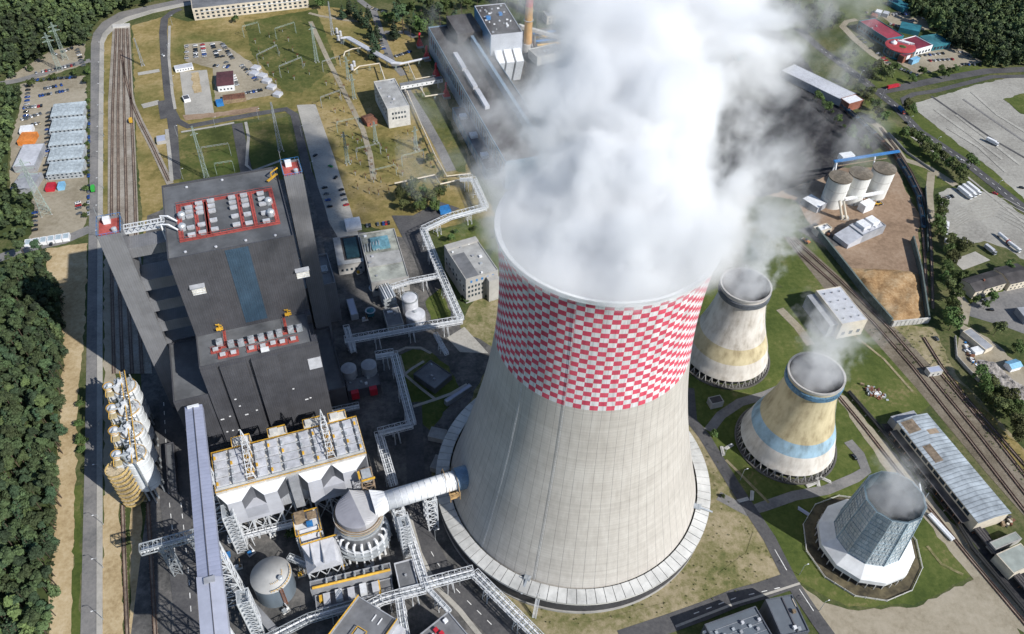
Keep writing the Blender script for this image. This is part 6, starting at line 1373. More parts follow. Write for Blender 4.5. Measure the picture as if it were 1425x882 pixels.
t, fr, L, D = bldg('shed', 'wider green-grey shed behind the low one at the lower right edge', 'shed', *cr6((222, 620), (330, 570), (270, 478)), 7, 'cream', flat('greenish_sheet_2', (.30, .33, .30), .7, .1, .2), par=.15)
t, fr, L, D = bldg('trackside_hut', 'small pale hut with bluish roof on the lawn beside the diagonal railway', 'hut', (1295, 519), (1313, 516), (1308, 508), 4, 'concrete_pale', 'lavender', par=.1); panes(t, fr, L, D, 'u0', 2, 1, 2.4, 1.2)
t, fr, L, D = bldg('pump_hut', 'small dark hut in shade between the checked and the cream tower', 'hut', *zz(940, 540, 4.008, (205, 90), (272, 75), (255, 35)), 5, 'concrete', 'roof_dark', par=.1)
# grey process unit in the wood yard
w4 = lambda *p: zz(1120, 200, 4.41, *p)
t, fr, L, D = bldg('process_unit', 'grey process shed with roof ducts in the brown wood yard', 'shed', *w4((360, 560), (500, 500), (430, 430)), 8, 'grey', 'grey_light', units=5)
m = MB(); m.hexa([fr.p(-14, 0, 0), fr.p(-.05, 0, 0), fr.p(-.05, D, 0), fr.p(-14, D, 0)], [fr.p(-14, 0, 4), fr.p(-.05, 0, 7), fr.p(-.05, D, 7), fr.p(-14, D, 4)]); m.build('lean_to', M['grey_light'], t)
for k in range(2): m = MB(); m.box(fr, L*.2+k*L*.4, L*.5+k*L*.4, D*.3, D*.9, 7.4, 10); m.build('roof_plant', M['white'], t)
t, fr, L, D = bldg('weigh_house', 'pale flat-roofed house at the corner of the wood yard beside the wall', 'hut', *w4((85, 540), (170, 515), (150, 480)), 5, 'cream', 'white', units=2); panes(t, fr, L, D, 'u0', 4, 1, 2.6, 1)
t, fr, L, D = bldg('conveyor_house', 'white steel house with yellow loader under the three cream silos', 'shed', *w4((375, 385), (435, 360), (405, 330)), 7, 'white', 'white', par=.2)
t, fr, L, D = bldg('shed', 'white sloping shed at the coal end of the wood yard', 'shed', *w4((80, 395), (135, 365), (60, 295)), 5, 'grey', 'white', par=.1)
# three cream silos with blue gantry
t0 = w4((220, 205), (345, 180), (490, 150))
for i, q_ in enumerate(t0):
    c = G(*q_, 25); t = thing('silo', ['left-hand', 'middle', 'right-hand'][i]+' of three cream silos under the blue gantry of the wood yard', 'silo', (c[0], c[1], 0), 'cream silos under the blue gantry'); r = 8.6
    m = MB(); m.lathe(c, [(r, 0), (r, 25)], 36); m.build('shell', flat('cream_silo', (.58, .58, .55), .6, .12, .2, streak=True), t, True); m = MB(); m.lathe(c, [(r+.4, 24.6), (r+.4, 25.6), (.1, 26.4)], 36); m.build('top', flat('dusty_top', (.19, .16, .12), .9, .2, .4), t)
    for k in range(2): m = MB(); m.lathe(c, [(r+.01, 8+8*k), (r+.15, 8+8*k), (r+.15, 8.5+8*k), (r+.01, 8.5+8*k)], 36); m.build('hoop', M['concrete_pale'], t)
t = thing('gantry_conveyor', 'blue gantry conveyor on white legs over the three cream silos', 'conveyor', G(1200, 235)); a, b = G(*w4((180, 108))[0], 30), G(*w4((580, 45))[0], 30)
fr = Fr(a, math.atan2(b[1]-a[1], b[0]-a[0])); L = math.dist(a, b); m = MB(); m.box(fr, 0, L, -1.1, 1.1, 29.4, 30.6); m.build('gallery', M['blue'], t)
for u in (2, L*.62):
    for v in (-9, 0) if u < 5 else (-9,): m = MB(); m.bar(fr.p(u, v, 0), fr.p(u, v*.1, 29), .9); m.build('leg', M['white'], t)
m = MB(); m.box(fr, 9, 20, 2, 8, 26.5, 31); m.build('head_house', M['white'], t); m = MB(); m.box(fr, 3, L-12, -2.6, -1.8, 26.6, 27); m.build('walkway', M['wood'], t)
t = thing('inclined_conveyor', 'pale inclined pipe conveyor below the cream silos', 'conveyor', G(1180, 290)); 
for k in range(2): a, b = w4((212+25*k, 350), (230+25*k, 460)); m = MB(); m.tube([G(*a, 16), G(*b, 2)], .9, 10); m.build('pipe', M['cream'], t)
a, b = w4((245, 340), (480, 295)); m = MB(); m.bar(G(*a, 8), G(*b, 8), 2.2, 2); m.build('gallery', M['white'], t)
m = MB(); c = G(*w4((240, 460))[0], 0); fr = Fr(c, 0); m.box(fr, -3, 3, -2, 2, 0, 2); m.build('base', M['concrete_pale'], t)
# gate house over the coal line
z4 = lambda *p: zz(1040, 0, 2.94, *p)
t, fr, L, D = bldg('unloading_house', 'white-roofed unloading house over the coal wagons with brick front', 'shed', *z4((418, 425), (478, 408), (440, 385)), 8, 'brick', 'white', par=.3)
t, fr, L, D = bldg('unloading_shed', 'long pale roof of the coal unloading shed reaching into the steam', 'shed', *z4((345, 385), (405, 410), (455, 385)), 7, 'grey', 'grey_light', par=.2)
fr, L, D = rect(*z4((395, 412), (448, 384), (250, 235)), 7.2); t = thing('wagon_shed', 'narrow bluish roof along the coal line disappearing into steam', 'shed', fr.p(L/2, D/2, 0)); wallbox(fr, 0, L, 1, D, 0, 7.2, M['grey'], t, roof=M['grey_light'], par=.2)
t, fr, L, D = bldg('transfer_house', 'white transfer house of the coal yard seen through thin steam', 'shed', (988, 42), (1004, 56), (1012, 44), 12, 'white', 'white', par=.2)
t, fr, L, D = bldg('control_cabin', 'teal-roofed cabin at the edge of the black coal yard', 'cabin', (1018, 72), (1028, 78), (1032, 70), 6, 'teal', 'teal', par=.2)
# --- shopping hall top right
m8 = lambda *p: zz(1160, 0, 5.377, *p)
mr_ = flat('wine_red_roof', (.26, .035, .055), .7, .12, .2); mr2 = flat('dark_wine_roof', (.17, .02, .04), .7, .12, .2)
t, fr, L, D = bldg('shopping_hall', 'long wine-red roofed hall by the upper car park', 'shop', *m8((190, 155), (405, 290), (480, 235)), 9, 'teal', mr_, units=2)
panes(t, fr, L, D, 'u0', 10, 2, 5, 3)
t, fr, L, D = bldg('shop_wing', 'dark wine-red roofed wing with white front and shop windows', 'shop', *m8((620, 370), (745, 335), (630, 260)), 7, 'white', mr2); panes(t, fr, L, D, 'u0', 5, 1, 3.6, 2.6)
t, fr, L, D = bldg('shop_canopy', 'teal glass-roofed canopy wing beside the wine-red wing', 'shop', *m8((750, 340), (880, 320), (800, 245)), 6, 'teal', flat('teal_glass_roof', (.05, .17, .20), .3, .2, .3), units=0); panes(t, fr, L, D, 'u0', 5, 1, 4, 3)
c = G(*m8((500, 345))[0], 8); t = thing('rotunda', 'round bright red roofed rotunda at the corner of the shopping hall', 'rotunda', (c[0], c[1], 0)); m = MB(); m.lathe(c, [(14.4, 0), (14.4, 8)], 40); m.build('wall', M['teal'], t); m = MB(); m.lathe(c, [(15, 7.8), (15, 8.6), (12, 9), (.1, 9.2)], 40); m.build('roof', flat('bright_red_roof', (.36, .045, .05), .7, .1, .3), t)
m = MB(); m.lathe((c[0]-6, c[1]+4, 0), [(3.2, 9), (3.2, 10.2), (.1, 12.6)], 20); m.build('dome', M['white'], t); m = MB(); m.lathe((c[0]+1, c[1]-3, 0), [(3.5, 9.2), (.1, 9.9)], 16); m.build('roof_garden', M['leaf_green'], t)
for k in range(3): m = MB(); f2 = Fr((c[0]+4+2.4*k, c[1]+5), math.radians(-35)); m.box(f2, -6, 6, -.7, .7, 8.9, 10.6); m.build('roof_duct', M['white'], t)
for k in range(8): a = -PI*.95+k*PI*.1; m = MB(); f2 = Fr((c[0]+14.45*math.cos(a), c[1]+14.45*math.sin(a)), a); m.box(f2, 0, .1, -1.6, 1.6, 1.5, 6.5); m.build('window', M['glass'], t)
t, fr, L, D = bldg('shop_pavilion', 'brick-red and white shop front block beside the round red rotunda', 'shop', *m8((530, 425), (595, 402), (580, 375)), 7, 'brick', mr2, par=.4); m = MB(); m.box(fr, L*.3, L*.7, -.3, -.02, 3, 7); m.build('sign_panel', M['white'], t)
for k, (x, y) in enumerate(((1216, 19), (1222, 14), (1232, 16))): bldg('store_shed', ['small maroon shed behind the long wine-red roof', 'small white shed behind the long wine-red roof', 'small grey shed behind the long wine-red roof'][k], 'shed', (x-4, y+2), (x+4, y+4), (x+6, y), 4, ('brick', 'white', 'grey')[k], ('brick', 'white', 'grey_light')[k], par=.1)
bldg('petrol_canopy', 'turquoise canopy in the shop car park', 'canopy', (1271, 84), (1281, 80), (1277, 77), 5, 'teal2', 'teal2', par=.3)
bldg('awning', 'dark teal tent roof between the shop car parks', 'canopy', (1252, 38), (1280, 44), (1272, 33), 5, 'teal', 'teal', par=.2)
bldg('lorry_wash', 'teal flat roof beside the forest at the top edge', 'shed', (1236, 0), (1258, 12), (1262, 4), 5, 'teal', 'teal', par=.2)
# --- houses at the right edge
e6 = lambda *p: zz(1280, 280, 3.15, *p)
t, fr, L, D = gable('office_house', 'two-storey house with dark brown roof behind the tree belt', 'house', *e6((245, 397), (380, 357), (325, 303)), 7, 2.0, 'cream', 'roof_dark'); panes(t, fr, L, D, 'u0', 6, 1, 2.4, 1.2, rows=2, dz=3)
m = MB(); m.box(fr, L*.4, L*.4+1.2, D*.4, D*.4+1.2, 8, 10); m.build('chimney', M['brick'], t)
t, fr, L, D = gable('office_house', 'house with dark brown roof cut by the right edge', 'house', *e6((400, 362), (500, 340), (440, 270)), 7, 2.0, 'cream', 'roof_dark'); panes(t, fr, L, D, 'u0', 5, 1, 2.4, 1.2, rows=2, dz=3)
t, fr, L, D = bldg('barrack', 'long narrow grey shed roof beside the round bushy tree', 'shed', *e6((290, 652), (325, 636), (242, 545)), 4, 'cream', 'grey', par=.15)
t, fr, L, D = bldg('garage', 'dark grey garage roof at the right edge above the worn lot', 'garage', *e6((425, 465), (470, 520), (500, 490)), 5, 'grey', 'grey', par=.2)
t, fr, L, D = gable('summer_house', 'small house with bright blue roof at the rubble heap', 'house', *e6((405, 735), (450, 722), (430, 690)), 3.5, 1.2, 'white', 'teal2')
t, fr, L, D = bldg('van_shed', 'white rounded cabin at the end of the long narrow shed', 'cabin', *e6((245, 665), (300, 650), (285, 625)), 3, 'white', 'white', par=.1)
# ================================================================== PIPE BRIDGES
def pipe_bridge(label, px, h, w=4.0, hh=3.2, legs=16, mat='white_steel', pipes=3, step=3.2, group=None, pm=('white_steel', 'galv', 'white')):
    P_ = [Vector(G(*q, h)) for q in px]; t = thing('pipe_bridge', label, 'pipe bridge', (P_[0].x, P_[0].y, 0), group)
    for a, b in zip(P_, P_[1:]):
        d = (b-a); L = d.length; d.normalize(); s = Vector((-d.y, d.x, 0))*w/2; U = Vector((0, 0, hh)); n = max(1, round(L/step)); m = MB()
        for e in (-1, 1):
            for z in (0, 1): m.bar(a+s*e+U*z, b+s*e+U*z, .26)
            for i in range(n+1):
                p = a+d*(L*i/n); m.bar(p+s*e, p+s*e+U, .2)
                if i < n: q = a+d*(L*(i+1)/n); m.bar(p+s*e+U*(i % 2), q+s*e+U*((i+1) % 2), .14)
        for i in range(n+1):
            p = a+d*(L*i/n); m.bar(p-s+U, p+s+U, .2); m.bar(p-s, p+s, .2)
        m.build('truss', M[mat], t)
        for k in range(pipes):
            o = s*((k+.5)/pipes*2-1)*.8; m = MB(); m.tube([a+o+Vector((0, 0, .5)), b+o+Vector((0, 0, .5))], .36 if k % 2 else .5, 8); m.build('pipe', M[pm[k % len(pm)]], t)
        k = max(1, int(L/legs))
        for i in range(k):
            p = a+d*(L*(i+.5)/k); m = MB()
            for e in (-1, 1):
                for f in (-1.2, 1.2): m.bar(p+s*e+d*f, Vector((p.x, p.y, 0))+s*e*1.25+d*f*1.4, .32)
            for z in (.3, .65):
                for f in (-1.2, 1.2): m.bar(Vector((p.x, p.y, h*z))+s+d*f, Vector((p.x, p.y, h*z))-s+d*f, .22)
            for f in (-1.2, 1.2): m.bar(Vector((p.x, p.y, h*.02))+s*1.2+d*f, p-s+d*f, .2)
            m.build('trestle', M[mat], t)
    return t
pipe_bridge('zigzag white pipe bridge winding past the laboratory to the stained-roof building', [(640, 250), (658, 250), (676, 290), (627, 303), (589, 321), (614, 384), (641, 446)], 9, 4.6, 3)
pipe_bridge('white pipe bridge crossing towards the dark boiler house, its far half in shade', [(643, 447), (596, 455), (500, 472), (480, 475)], 9, 4.6, 3)
pipe_bridge('short white branch bridge from the zigzag pipe bridge to the stained-roof building', [(611, 385), (570, 393), (545, 401)], 9, 3, 2.4)
pipe_bridge('shaded pipe bridge with a square jog running down to the filter house corner', [(523, 497), (548, 493), (574, 592), (527, 604), (548, 676)], 10, 4.6, 3)
pipe_bridge('white pipe bridge descending from under the flue duct to the road crossing', [(562, 718), (592, 815)], 10, 4, 3)
pipe_bridge('white pipe bridge spanning the curved road below the checked tower', [(591, 815), (659, 797)], 10, 4.6, 3.6)
pipe_bridge('white pipe bridge running diagonally to the bottom edge right of the road', [(660, 799), (745, 884), (790, 930)], 9, 4.6, 3)
pipe_bridge('pair of white pipes on a low bridge ending at the control building peak', [(594, 818), (626, 852)], 9, 2.2, 1.2, pipes=2)
pipe_bridge('white branching bridge between the switch house and the control building', [(592, 820), (560, 828), (532, 836), (512, 846)], 9, 4.5, 2.6)
pipe_bridge('short white bridge stub going down beside the grey-roofed hall', [(556, 832), (560, 862), (568, 905)], 9, 4.0, 2.4)
pipe_bridge('shaded bridge stub next to the boiler house foot', [(482, 456), (492, 490)], 8, 3.6, 2.6)
pipe_bridge('galvanised link bridge from the shaded square to the pipe bridge', [(606, 466), (622, 494)], 6, 2.4, 2, pipes=1)
def pipeline(label, px, h, r, mat, n=2, group=None, legm='green_steel'):
    t = thing('pipeline', label, 'pipeline', G(*px[0]), group); P_ = [Vector(G(*q, h)) for q in px]
    for k in range(n):
        m = MB(); o = Vector((1.6*k*r, 1.0*k*r, 0)); m.tube([p+o for p in P_], r, 8); m.build('pipe', M[mat], t)
    for a, b in zip(P_, P_[1:]):
        L = (b-a).length; k = max(1, int(L/12))
        for i in range(k):
            p = a.lerp(b, (i+.5)/k); m = MB()
            for e in (-.8, .8): m.bar((p.x+e, p.y, 0), (p.x+e*.5, p.y, p.z-r), .3)
            m.bar((p.x-.8, p.y, h*.5), (p.x+.8, p.y, h*.5), .22); m.build('support', M[legm], t)
    return t
pipeline('thick grey twin pipeline on teal posts from the switchyard tanks to the old hall', [(474, 53), (482, 53), (545, 88), (556, 89), (592, 81)], 7, 1.0, 'grey_light', 3)
pipeline('pale curved pipeline branching below the thick twin pipeline', [(478, 78), (480, 72), (490, 68), (505, 66), (545, 88)], 6, .6, 'cream', 1)
pipeline('pale pipeline with a bend above the tall switchyard block', [(492, 98), (500, 92), (528, 88), (536, 112)], 6, .6, 'cream', 1)
pipeline('thin pale pipeline following the lane from the footbridge to the tree clump', [(566, 126), (585, 170), (605, 215), (622, 245), (655, 241)], 3, .5, 'cream', 1)
pipeline('pale pipeline with a square jog above the tree clump', [(549, 255), (605, 243), (613, 256), (656, 246)], 5, .6, 'cream', 1)
pipeline('pale pipe looping between the white footbridge and the old hall', [(585, 122), (592, 134), (618, 130)], 5, .6, 'cream', 1)
pipeline('pale pipeline running from the thick pipeline down to the footbridge', [(568, 88), (578, 110), (606, 105)], 6, .5, 'cream', 1)
pipeline('black twin pipes on the sandy strip behind the framed cooling tower', [(1180, 545), (1255, 632), (1330, 725), (1344, 748), (1352, 762), (1450, 880)], 2, .7, 'rubber', 2, legm='concrete')
pipeline('dark conveyor pipes below the end of the long ribbed hall', [(1345, 722), (1372, 755), (1440, 835)], 3, .8, 'roof_dark', 3, legm='rust')
pipeline('long white pipes beside the sandy strip above the framed tower', [(1292, 716), (1325, 752)], 1.2, .8, 'white', 2, legm='concrete')
for i, q in enumerate(((469, 46), (474, 50), (471, 56), (476, 60), (490, 97), (493, 92))):
    c = G(*q); t = thing('valve_drum', ORD[i]+' white valve drum at the switchyard end of the pale pipelines', 'drum', c, 'valve drums of the pale pipelines'); m = MB(); m.lathe(c, [(1.5, .6), (1.5, 5), (.1, 6)], 14); smooth_by_angle(m.build('drum', M['grey_light'], t)); m = MB(); m.lathe(c, [(1.8, 0), (1.8, .6)], 14, cap1=True); m.build('plinth', M['concrete'], t)
# ================================================================== MASTS, GANTRIES, LAMPS
def lattice_mast(label, base, h, w0, w1, arms=(), mat='green_steel', name='lattice_mast', cat='mast', group=None):
    c = G(*base); t = thing(name, label, cat, c, group); fr = Fr(c, TH+.2); m = MB(); nz = max(4, int(h/4)); k4 = [(-1, -1), (1, -1), (1, 1), (-1, 1)]
    W = lambda z: (w0+(w1-w0)*(z/h)**.8)/2; P = lambda i, z: fr.p(k4[i % 4][0]*W(z), k4[i % 4][1]*W(z), z)
    for i in range(4):
        for k in range(nz):
            z0, z1 = h*k/nz, h*(k+1)/nz; m.bar(P(i, z0), P(i, z1), .2); m.bar(P(i, z0), P(i+1, z1), .12); m.bar(P(i+1, z0), P(i, z1), .12); m.bar(P(i, z1), P(i+1, z1), .12)
    m.build('lattice', M[mat], t)
    for z, L in arms:
        m = MB()
        for e in (-1, 1): m.bar(fr.p(0, 0, z), fr.p(e*L, 0, z), .25); m.bar(fr.p(0, 0, z+1.6), fr.p(e*L, 0, z), .2)
        m.build('cross_arm', M[mat], t)
        for e in (-1, 1): m = MB(); m.tube([fr.p(e*L, 0, z), fr.p(e*L, 0, z-1.8)], .14, 6); m.build('insulator', M['porcelain'], t)
    m = MB()
    for i in range(4): q = P(i, 0); m.box(Fr(q, 0), -.5, .5, -.5, .5, 0, .5)
    m.build('footing', M['concrete'], t); return t
lattice_mast('big grey-green pylon at the forest edge below the grey stores', (64, 297), 48, 7, 1.2, ((34, 7), (39, 6), (44, 5)), name='pylon', cat='pylon')
lattice_mast('tall green lattice mast in the lawn behind the dark boiler house', (288, 248), 47, 3.6, 1, ((40, 3),))
lattice_mast('tall pale lattice mast beside the stair tower by the parked cars', (391, 210), 45, 3.6, .9, (), 'galv')
lattice_mast('left of two lattice pylons in the small car park under the top forest', (83, 97), 36, 4.5, 1, ((28, 5), (32, 4)), name='pylon', cat='pylon')
lattice_mast('right of two lattice pylons in the small car park under the top forest', (91, 82), 36, 4.5, 1, ((28, 5), (32, 4)), name='pylon', cat='pylon')
lattice_mast('slim lattice mast on the grass beside the railway yard', (199, 91), 27, 2.2, .7, (), 'galv')
lattice_mast('grey-green lattice mast on the green lawn of the switchyard', (441, 86), 38, 3.2, .9, ((33, 3),))
lattice_mast('slim lattice mast standing above the pale drums of the switchyard', (463, 48), 34, 2.4, .7, (), 'galv')
lattice_mast('lattice mast beside the lane across the dry switchyard', (484, 228), 30, 3, .8, ((26, 3),))
lattice_mast('lattice mast below the brick hut of the switchyard', (523, 198), 20, 3, 1, ((16, 3),))
lattice_mast('lattice mast below the front of the tall switchyard block', (579, 208), 22, 3, 1, ((18, 3),))
lattice_mast('lattice mast between the two pale pipelines', (485, 110), 22, 2.6, 1, ((18, 3),))
lattice_mast('lattice mast left of the two pale pipelines', (493, 137), 24, 2.6, 1, ((18, 3),))
def portal(label, a, b, h, group, mat='galv'):
    A_, B_ = Vector(G(*a)), Vector(G(*b)); t = thing('switchyard_gantry', label, 'gantry', tuple(A_), group); U = Vector((0, 0, h)); d = (B_-A_).normalized()
    for p in (A_, B_):
        m = MB()
        for e in (-.7, .7): m.bar(p+Vector((-d.y, d.x, 0))*e*1.4, p+U+Vector((-d.y, d.x, 0))*e*.3, .17)
        for z in (.25, .5, .75): m.bar(p+U*z+Vector((-d.y, d.x, 0))*(.9-.6*z), p+U*z-Vector((-d.y, d.x, 0))*(.9-.6*z), .2)
        m.build('post', M[mat], t)
    m = MB()
    for z in (0, 1.0): m.bar(A_+U+Vector((0, 0, z)), B_+U+Vector((0, 0, z)), .15)
    L = (B_-A_).length; n = max(2, int(L/2.2))
    for i in range(n): p, q = A_+U+d*(L*i/n), A_+U+d*(L*(i+1)/n); m.bar(p+Vector((0, 0, i % 2)), q+Vector((0, 0, (i+1) % 2)), .1)
    m.build('beam', M[mat], t)
    for i in range(3): p = A_+U+d*(L*(i+.5)/3); m = MB(); m.tube([p, p-Vector((0, 0, 2))], .16, 6); m.build('insulator', M['porcelain'], t)
GG = 'steel gantries of the switchyard'
for i, (a, b, h, where) in enumerate((((284, 222), (322, 216), 11, 'at the foot of the tall green mast'), ((302, 243), (327, 239), 10, 'against the roof edge of the dark boiler house'), ((360, 92), (388, 78), 11, 'in the middle of the green switchyard lawn'), ((340, 52), (362, 46), 11, 'at the top corner of the green switchyard lawn'), ((391, 108), (422, 95), 11, 'at the lower corner of the green switchyard lawn'), ((385, 55), (412, 46), 11, 'near the long beige building on the green lawn'), ((448, 150), (475, 140), 10, 'at the head of the concrete yard'), ((470, 185), (500, 178), 10, 'on the lane through the dry grass'), ((497, 222), (530, 214), 10, 'below the brick hut on dry grass'), ((520, 252), (552, 244), 10, 'nearest the tree clump on dry grass'), ((450, 100), (474, 92), 10, 'left of the pale drums'), ((560, 232), (590, 224), 10, 'beside the thin pale pipeline'))):
    portal('grey steel switchyard gantry '+where, a, b, h, GG, 'green_steel' if i % 2 else 'galv')
ip = []
rows = [((455, 120), (500, 262)), ((467, 118), (514, 268)), ((480, 122), (528, 272)), ((500, 200), (540, 268)), ((530, 205), (560, 245)), ((355, 60), (385, 118)), ((375, 52), (410, 112)), ((395, 45), (430, 105)), ((560, 175), (598, 232))]
pm_ = MB(); pm_.bar((0, 0, 0), (0, 0, 3), .35); pm_.bar((-.9, 0, 3), (.9, 0, 3), .3); ins = MB()
for e in (-.8, 0, .8): ins.tube([(e, 0, 3.1), (e, 0, 5.2)], .22, 6)
ip_root = None; 
for ri, (a, b) in enumerate(rows):
    n = 9 if ri < 3 else 6
    for i in range(n):
        q = lerp(a, b, i/(n-1)); c = G(q[0]+R_.uniform(-2, 2), q[1]+R_.uniform(-2, 2))
        if ip_root is None:
            ip_root = thing('insulator_post', '', 'post', (0, 0, 0)); pm_.build('post', M['galv'], ip_root); ins.build('insulator', M['porcelain'], ip_root); o = ip_root
        else: o = copy_tree(ip_root)
        o.location = c; o.rotation_euler.z = TH+R_.choice((0, PI/2))
        where = ['nearest the concrete yard', 'next to the lane', 'just beyond the lane', 'below the brick hut', 'below the tall block', 'first on the green lawn', 'middle on the green lawn', 'last on the green lawn', 'along the thin pipeline'][ri]
        tag(o, 'insulator post, %s from the top in the row %s' % (ordn(i), where), 'post', 'insulator posts of the switchyard')
lr = None
def lamp(px, label, group, side=1, h=10):
    global lr
    if lr is None:
        lr = thing('street_lamp', label, 'street lamp', (0, 0, 0), group); m = MB(); m.tube([(0, 0, 0), (0, 0, h)], [.16, .09], 6); m.build('pole', M['galv'], lr); m = MB(); m.bar((0, 0, h), (1.8, 0, h+.3), .12); m.build('arm', M['galv'], lr); m = MB(); m.box(WORLD, 1.5, 2.4, -.2, .2, h+.2, h+.4); m.build('lamp_head', M['white'], lr); o = lr
    else: o = copy_tree(lr)
    o.location = G(*px); o.rotation_euler.z = TH+(0 if side > 0 else PI); return tag(o, label, 'street lamp', group)
for i, y in enumerate((862, 790, 730, 660, 335, 300, 262, 225, 190, 160, 130, 100, 72)):
    x = np.interp(y, [61, 150, 300, 400, 635, 884], [145.5, 144.5, 143.8, 143.6, 143.6, 143.6]); lamp((x+.5, y), 'street lamp on the long straight road, %s from the bottom edge' % ordn(i), 'street lamps on the long straight road', -1)
for i, q in enumerate(((240, 35), (236, 75), (242, 120), (247, 190), (255, 250), (300, 178), (360, 166), (420, 190), (434, 240))): lamp(q, 'street lamp on the inner plant road, %s from its far end' % ordn(i), 'street lamps on the inner plant road')
for i, q in enumerate(((606, 752), (1030, 668), (1008, 634), (1112, 800), (1140, 850), (640, 815))): lamp(q, ['street lamp at the curved road under the checked tower', 'street lamp on the road between checked and yellow towers', 'street lamp higher on the road between checked and yellow towers', 'street lamp at the road junction by the warehouses', 'street lamp past the junction at the bottom edge', 'street lamp at the pipe bridge over the curved road'][i], 'street lamps round the checked tower')
for i, q in enumerate(((1195, 112), (1226, 138), (1262, 176), (1300, 205), (1340, 233), (1384, 266))): lamp(q, 'street lamp on the diagonal main road, %s from the steam' % ordn(i), 'street lamps on the diagonal main road')
# ================================================================== VEHICLES
GZ = .33
def car_mesh(colr):
    k = 'car_'+colr
    if k in bpy.data.meshes: return bpy.data.meshes[k]
    C_ = dict(black=(.012, .012, .014), white=(.75, .75, .75), silver=(.42, .43, .45), grey=(.13, .135, .14), red=(.42, .02, .02), blue=(.02, .07, .30), green=(.03, .30, .05), beige=(.42, .36, .26), yellow=(.65, .42, .03))[colr]
    body = bpy.data.materials.get('paint_'+colr) or flat('paint_'+colr, C_, .25, .04, 2); m = MB()
    def loft(secs, mi):
        for (x0, w0, a0, b0), (x1, w1, a1, b1) in zip(secs, secs[1:]):
            A = [(x0, -w0, a0), (x0, w0, a0), (x0, w0*.94, b0), (x0, -w0*.94, b0)]; Bq = [(x1, -w1, a1), (x1, w1, a1), (x1, w1*.94, b1), (x1, -w1*.94, b1)]
            for i in range(4): m.quad(A[i], A[(i+1) % 4], Bq[(i+1) % 4], Bq[i], mi)
        for s in (secs[0], secs[-1]): m.poly([(s[0], -s[1], s[2]), (s[0], s[1], s[2]), (s[0], s[1]*.94, s[3]), (s[0], -s[1]*.94, s[3])], mi)
    loft([(-2.2, .78, .35, .75), (-2.1, .88, .28, .95), (-1.2, .92, .25, 1.02), (.9, .92, .25, 1.0), (1.9, .88, .28, .85), (2.2, .75, .35, .65)], 0)
    loft([(-1.75, .74, 1.0, 1.08), (-1.15, .74, 1.0, 1.46), (-.2, .76, 1.0, 1.5), (.45, .74, 1.0, 1.44), (1.15, .72, .98, 1.04)], 1)
    m.quad((-1.1, -.62, 1.49), (-1.1, .62, 1.49), (.4, .62, 1.48), (.4, -.62, 1.48), 0); m.quad((-1.1, -.62, 1.49), (.4, -.62, 1.48), (.4, -.68, 1.42), (-1.1, -.68, 1.42), 0)
    for x in (-1.35, 1.35):
        for y in (-.86, .86): m.tube([(x, y-.1, .32), (x, y+.1, .32)], .33, 10, 2)
    o = m.build(k, [body, M['glass'], M['rubber']]); me = o.data; me.name = k; 
    d = Vector(o.location); me.transform(Matrix.Translation(d)); bpy.data.objects.remove(o); return me
def car(px, ang, colr, label, group):
    o = bpy.data.objects.new('parked_car', car_mesh(colr)); col.objects.link(o); c = G(*px); o.location = (c[0], c[1], GZ); o.rotation_euler.z = ang; return tag(o, label, 'car', group)
PAL = ['black', 'grey', 'silver', 'black', 'white', 'blue', 'silver', 'grey', 'red', 'black', 'white', 'grey', 'silver', 'beige']
def car_row(a, b, n, where, lot, cross=True, skip=.12, pal=PAL):
    pa, pb = G(*a), G(*b); d = math.atan2(pb[1]-pa[1], pb[0]-pa[0]); L = math.dist(pa[:2], pb[:2])
    k = 0
    for i in range(n):
        if R_.random() < skip and 0 < i < n-1: continue
        q = lerp(pa, pb, i/max(1, n-1)); x, y = PX(q); c = R_.choice(pal)
        car((x, y), d+(PI/2 if cross else 0)+R_.uniform(-.05, .05)+(PI if R_.random() < .5 else 0), c, '%s car, %s along %s' % (c, ordn(k), where), lot); k += 1
DK = ['black', 'grey', 'black', 'blue', 'grey', 'black', 'silver']
F_ = 'cars in the left car park'; Mi = 'cars in the middle car park'; E_c = 'cars on the concrete yard'; Ml = 'cars at the shopping hall'
car_row((40, 121), (36, 167), 10, 'the forest-edge column of the left car park', F_, pal=DK)
car_row((56, 134), (95, 126), 11, 'the third row from the top of the left car park', F_, pal=DK)
car_row((49, 112), (106, 108), 15, 'the top row of the left car park', F_, pal=DK)
car_row((63, 124), (86, 119), 7, 'the second row from the top of the left car park', F_)
car_row((34, 151), (58, 148), 7, 'the short row left of the far cabin block', F_)
car_row((31, 167), (57, 159), 7, 'the short row left of the second far cabin block', F_)
car_row((37, 177), (55, 172), 5, 'the short row above the orange canopy', F_)
car_row((68, 158), (64, 244), 15, 'the column behind the two-storey cabin blocks', F_, pal=DK)
car_row((51, 102), (104, 91), 13, 'the lane of the small upper car park', 'cars in the upper left car park', skip=.2)
car_row((108, 70), (116, 92), 7, 'the roadside column of the small upper car park', 'cars in the upper left car park')
car_row((78, 76), (100, 68), 6, 'the forest side of the small upper car park', 'cars in the upper left car park')
car_row((109, 283), (111, 298), 5, 'the short column beside the long road verge', F_)
car_row((49, 297), (49, 321), 5, 'the short column below the big pylon', F_, pal=DK)
car_row((124.6, 155), (123.5, 298), 22, 'the kerb of the long straight road', 'cars parked along the long road', cross=False, skip=.25, pal=DK)
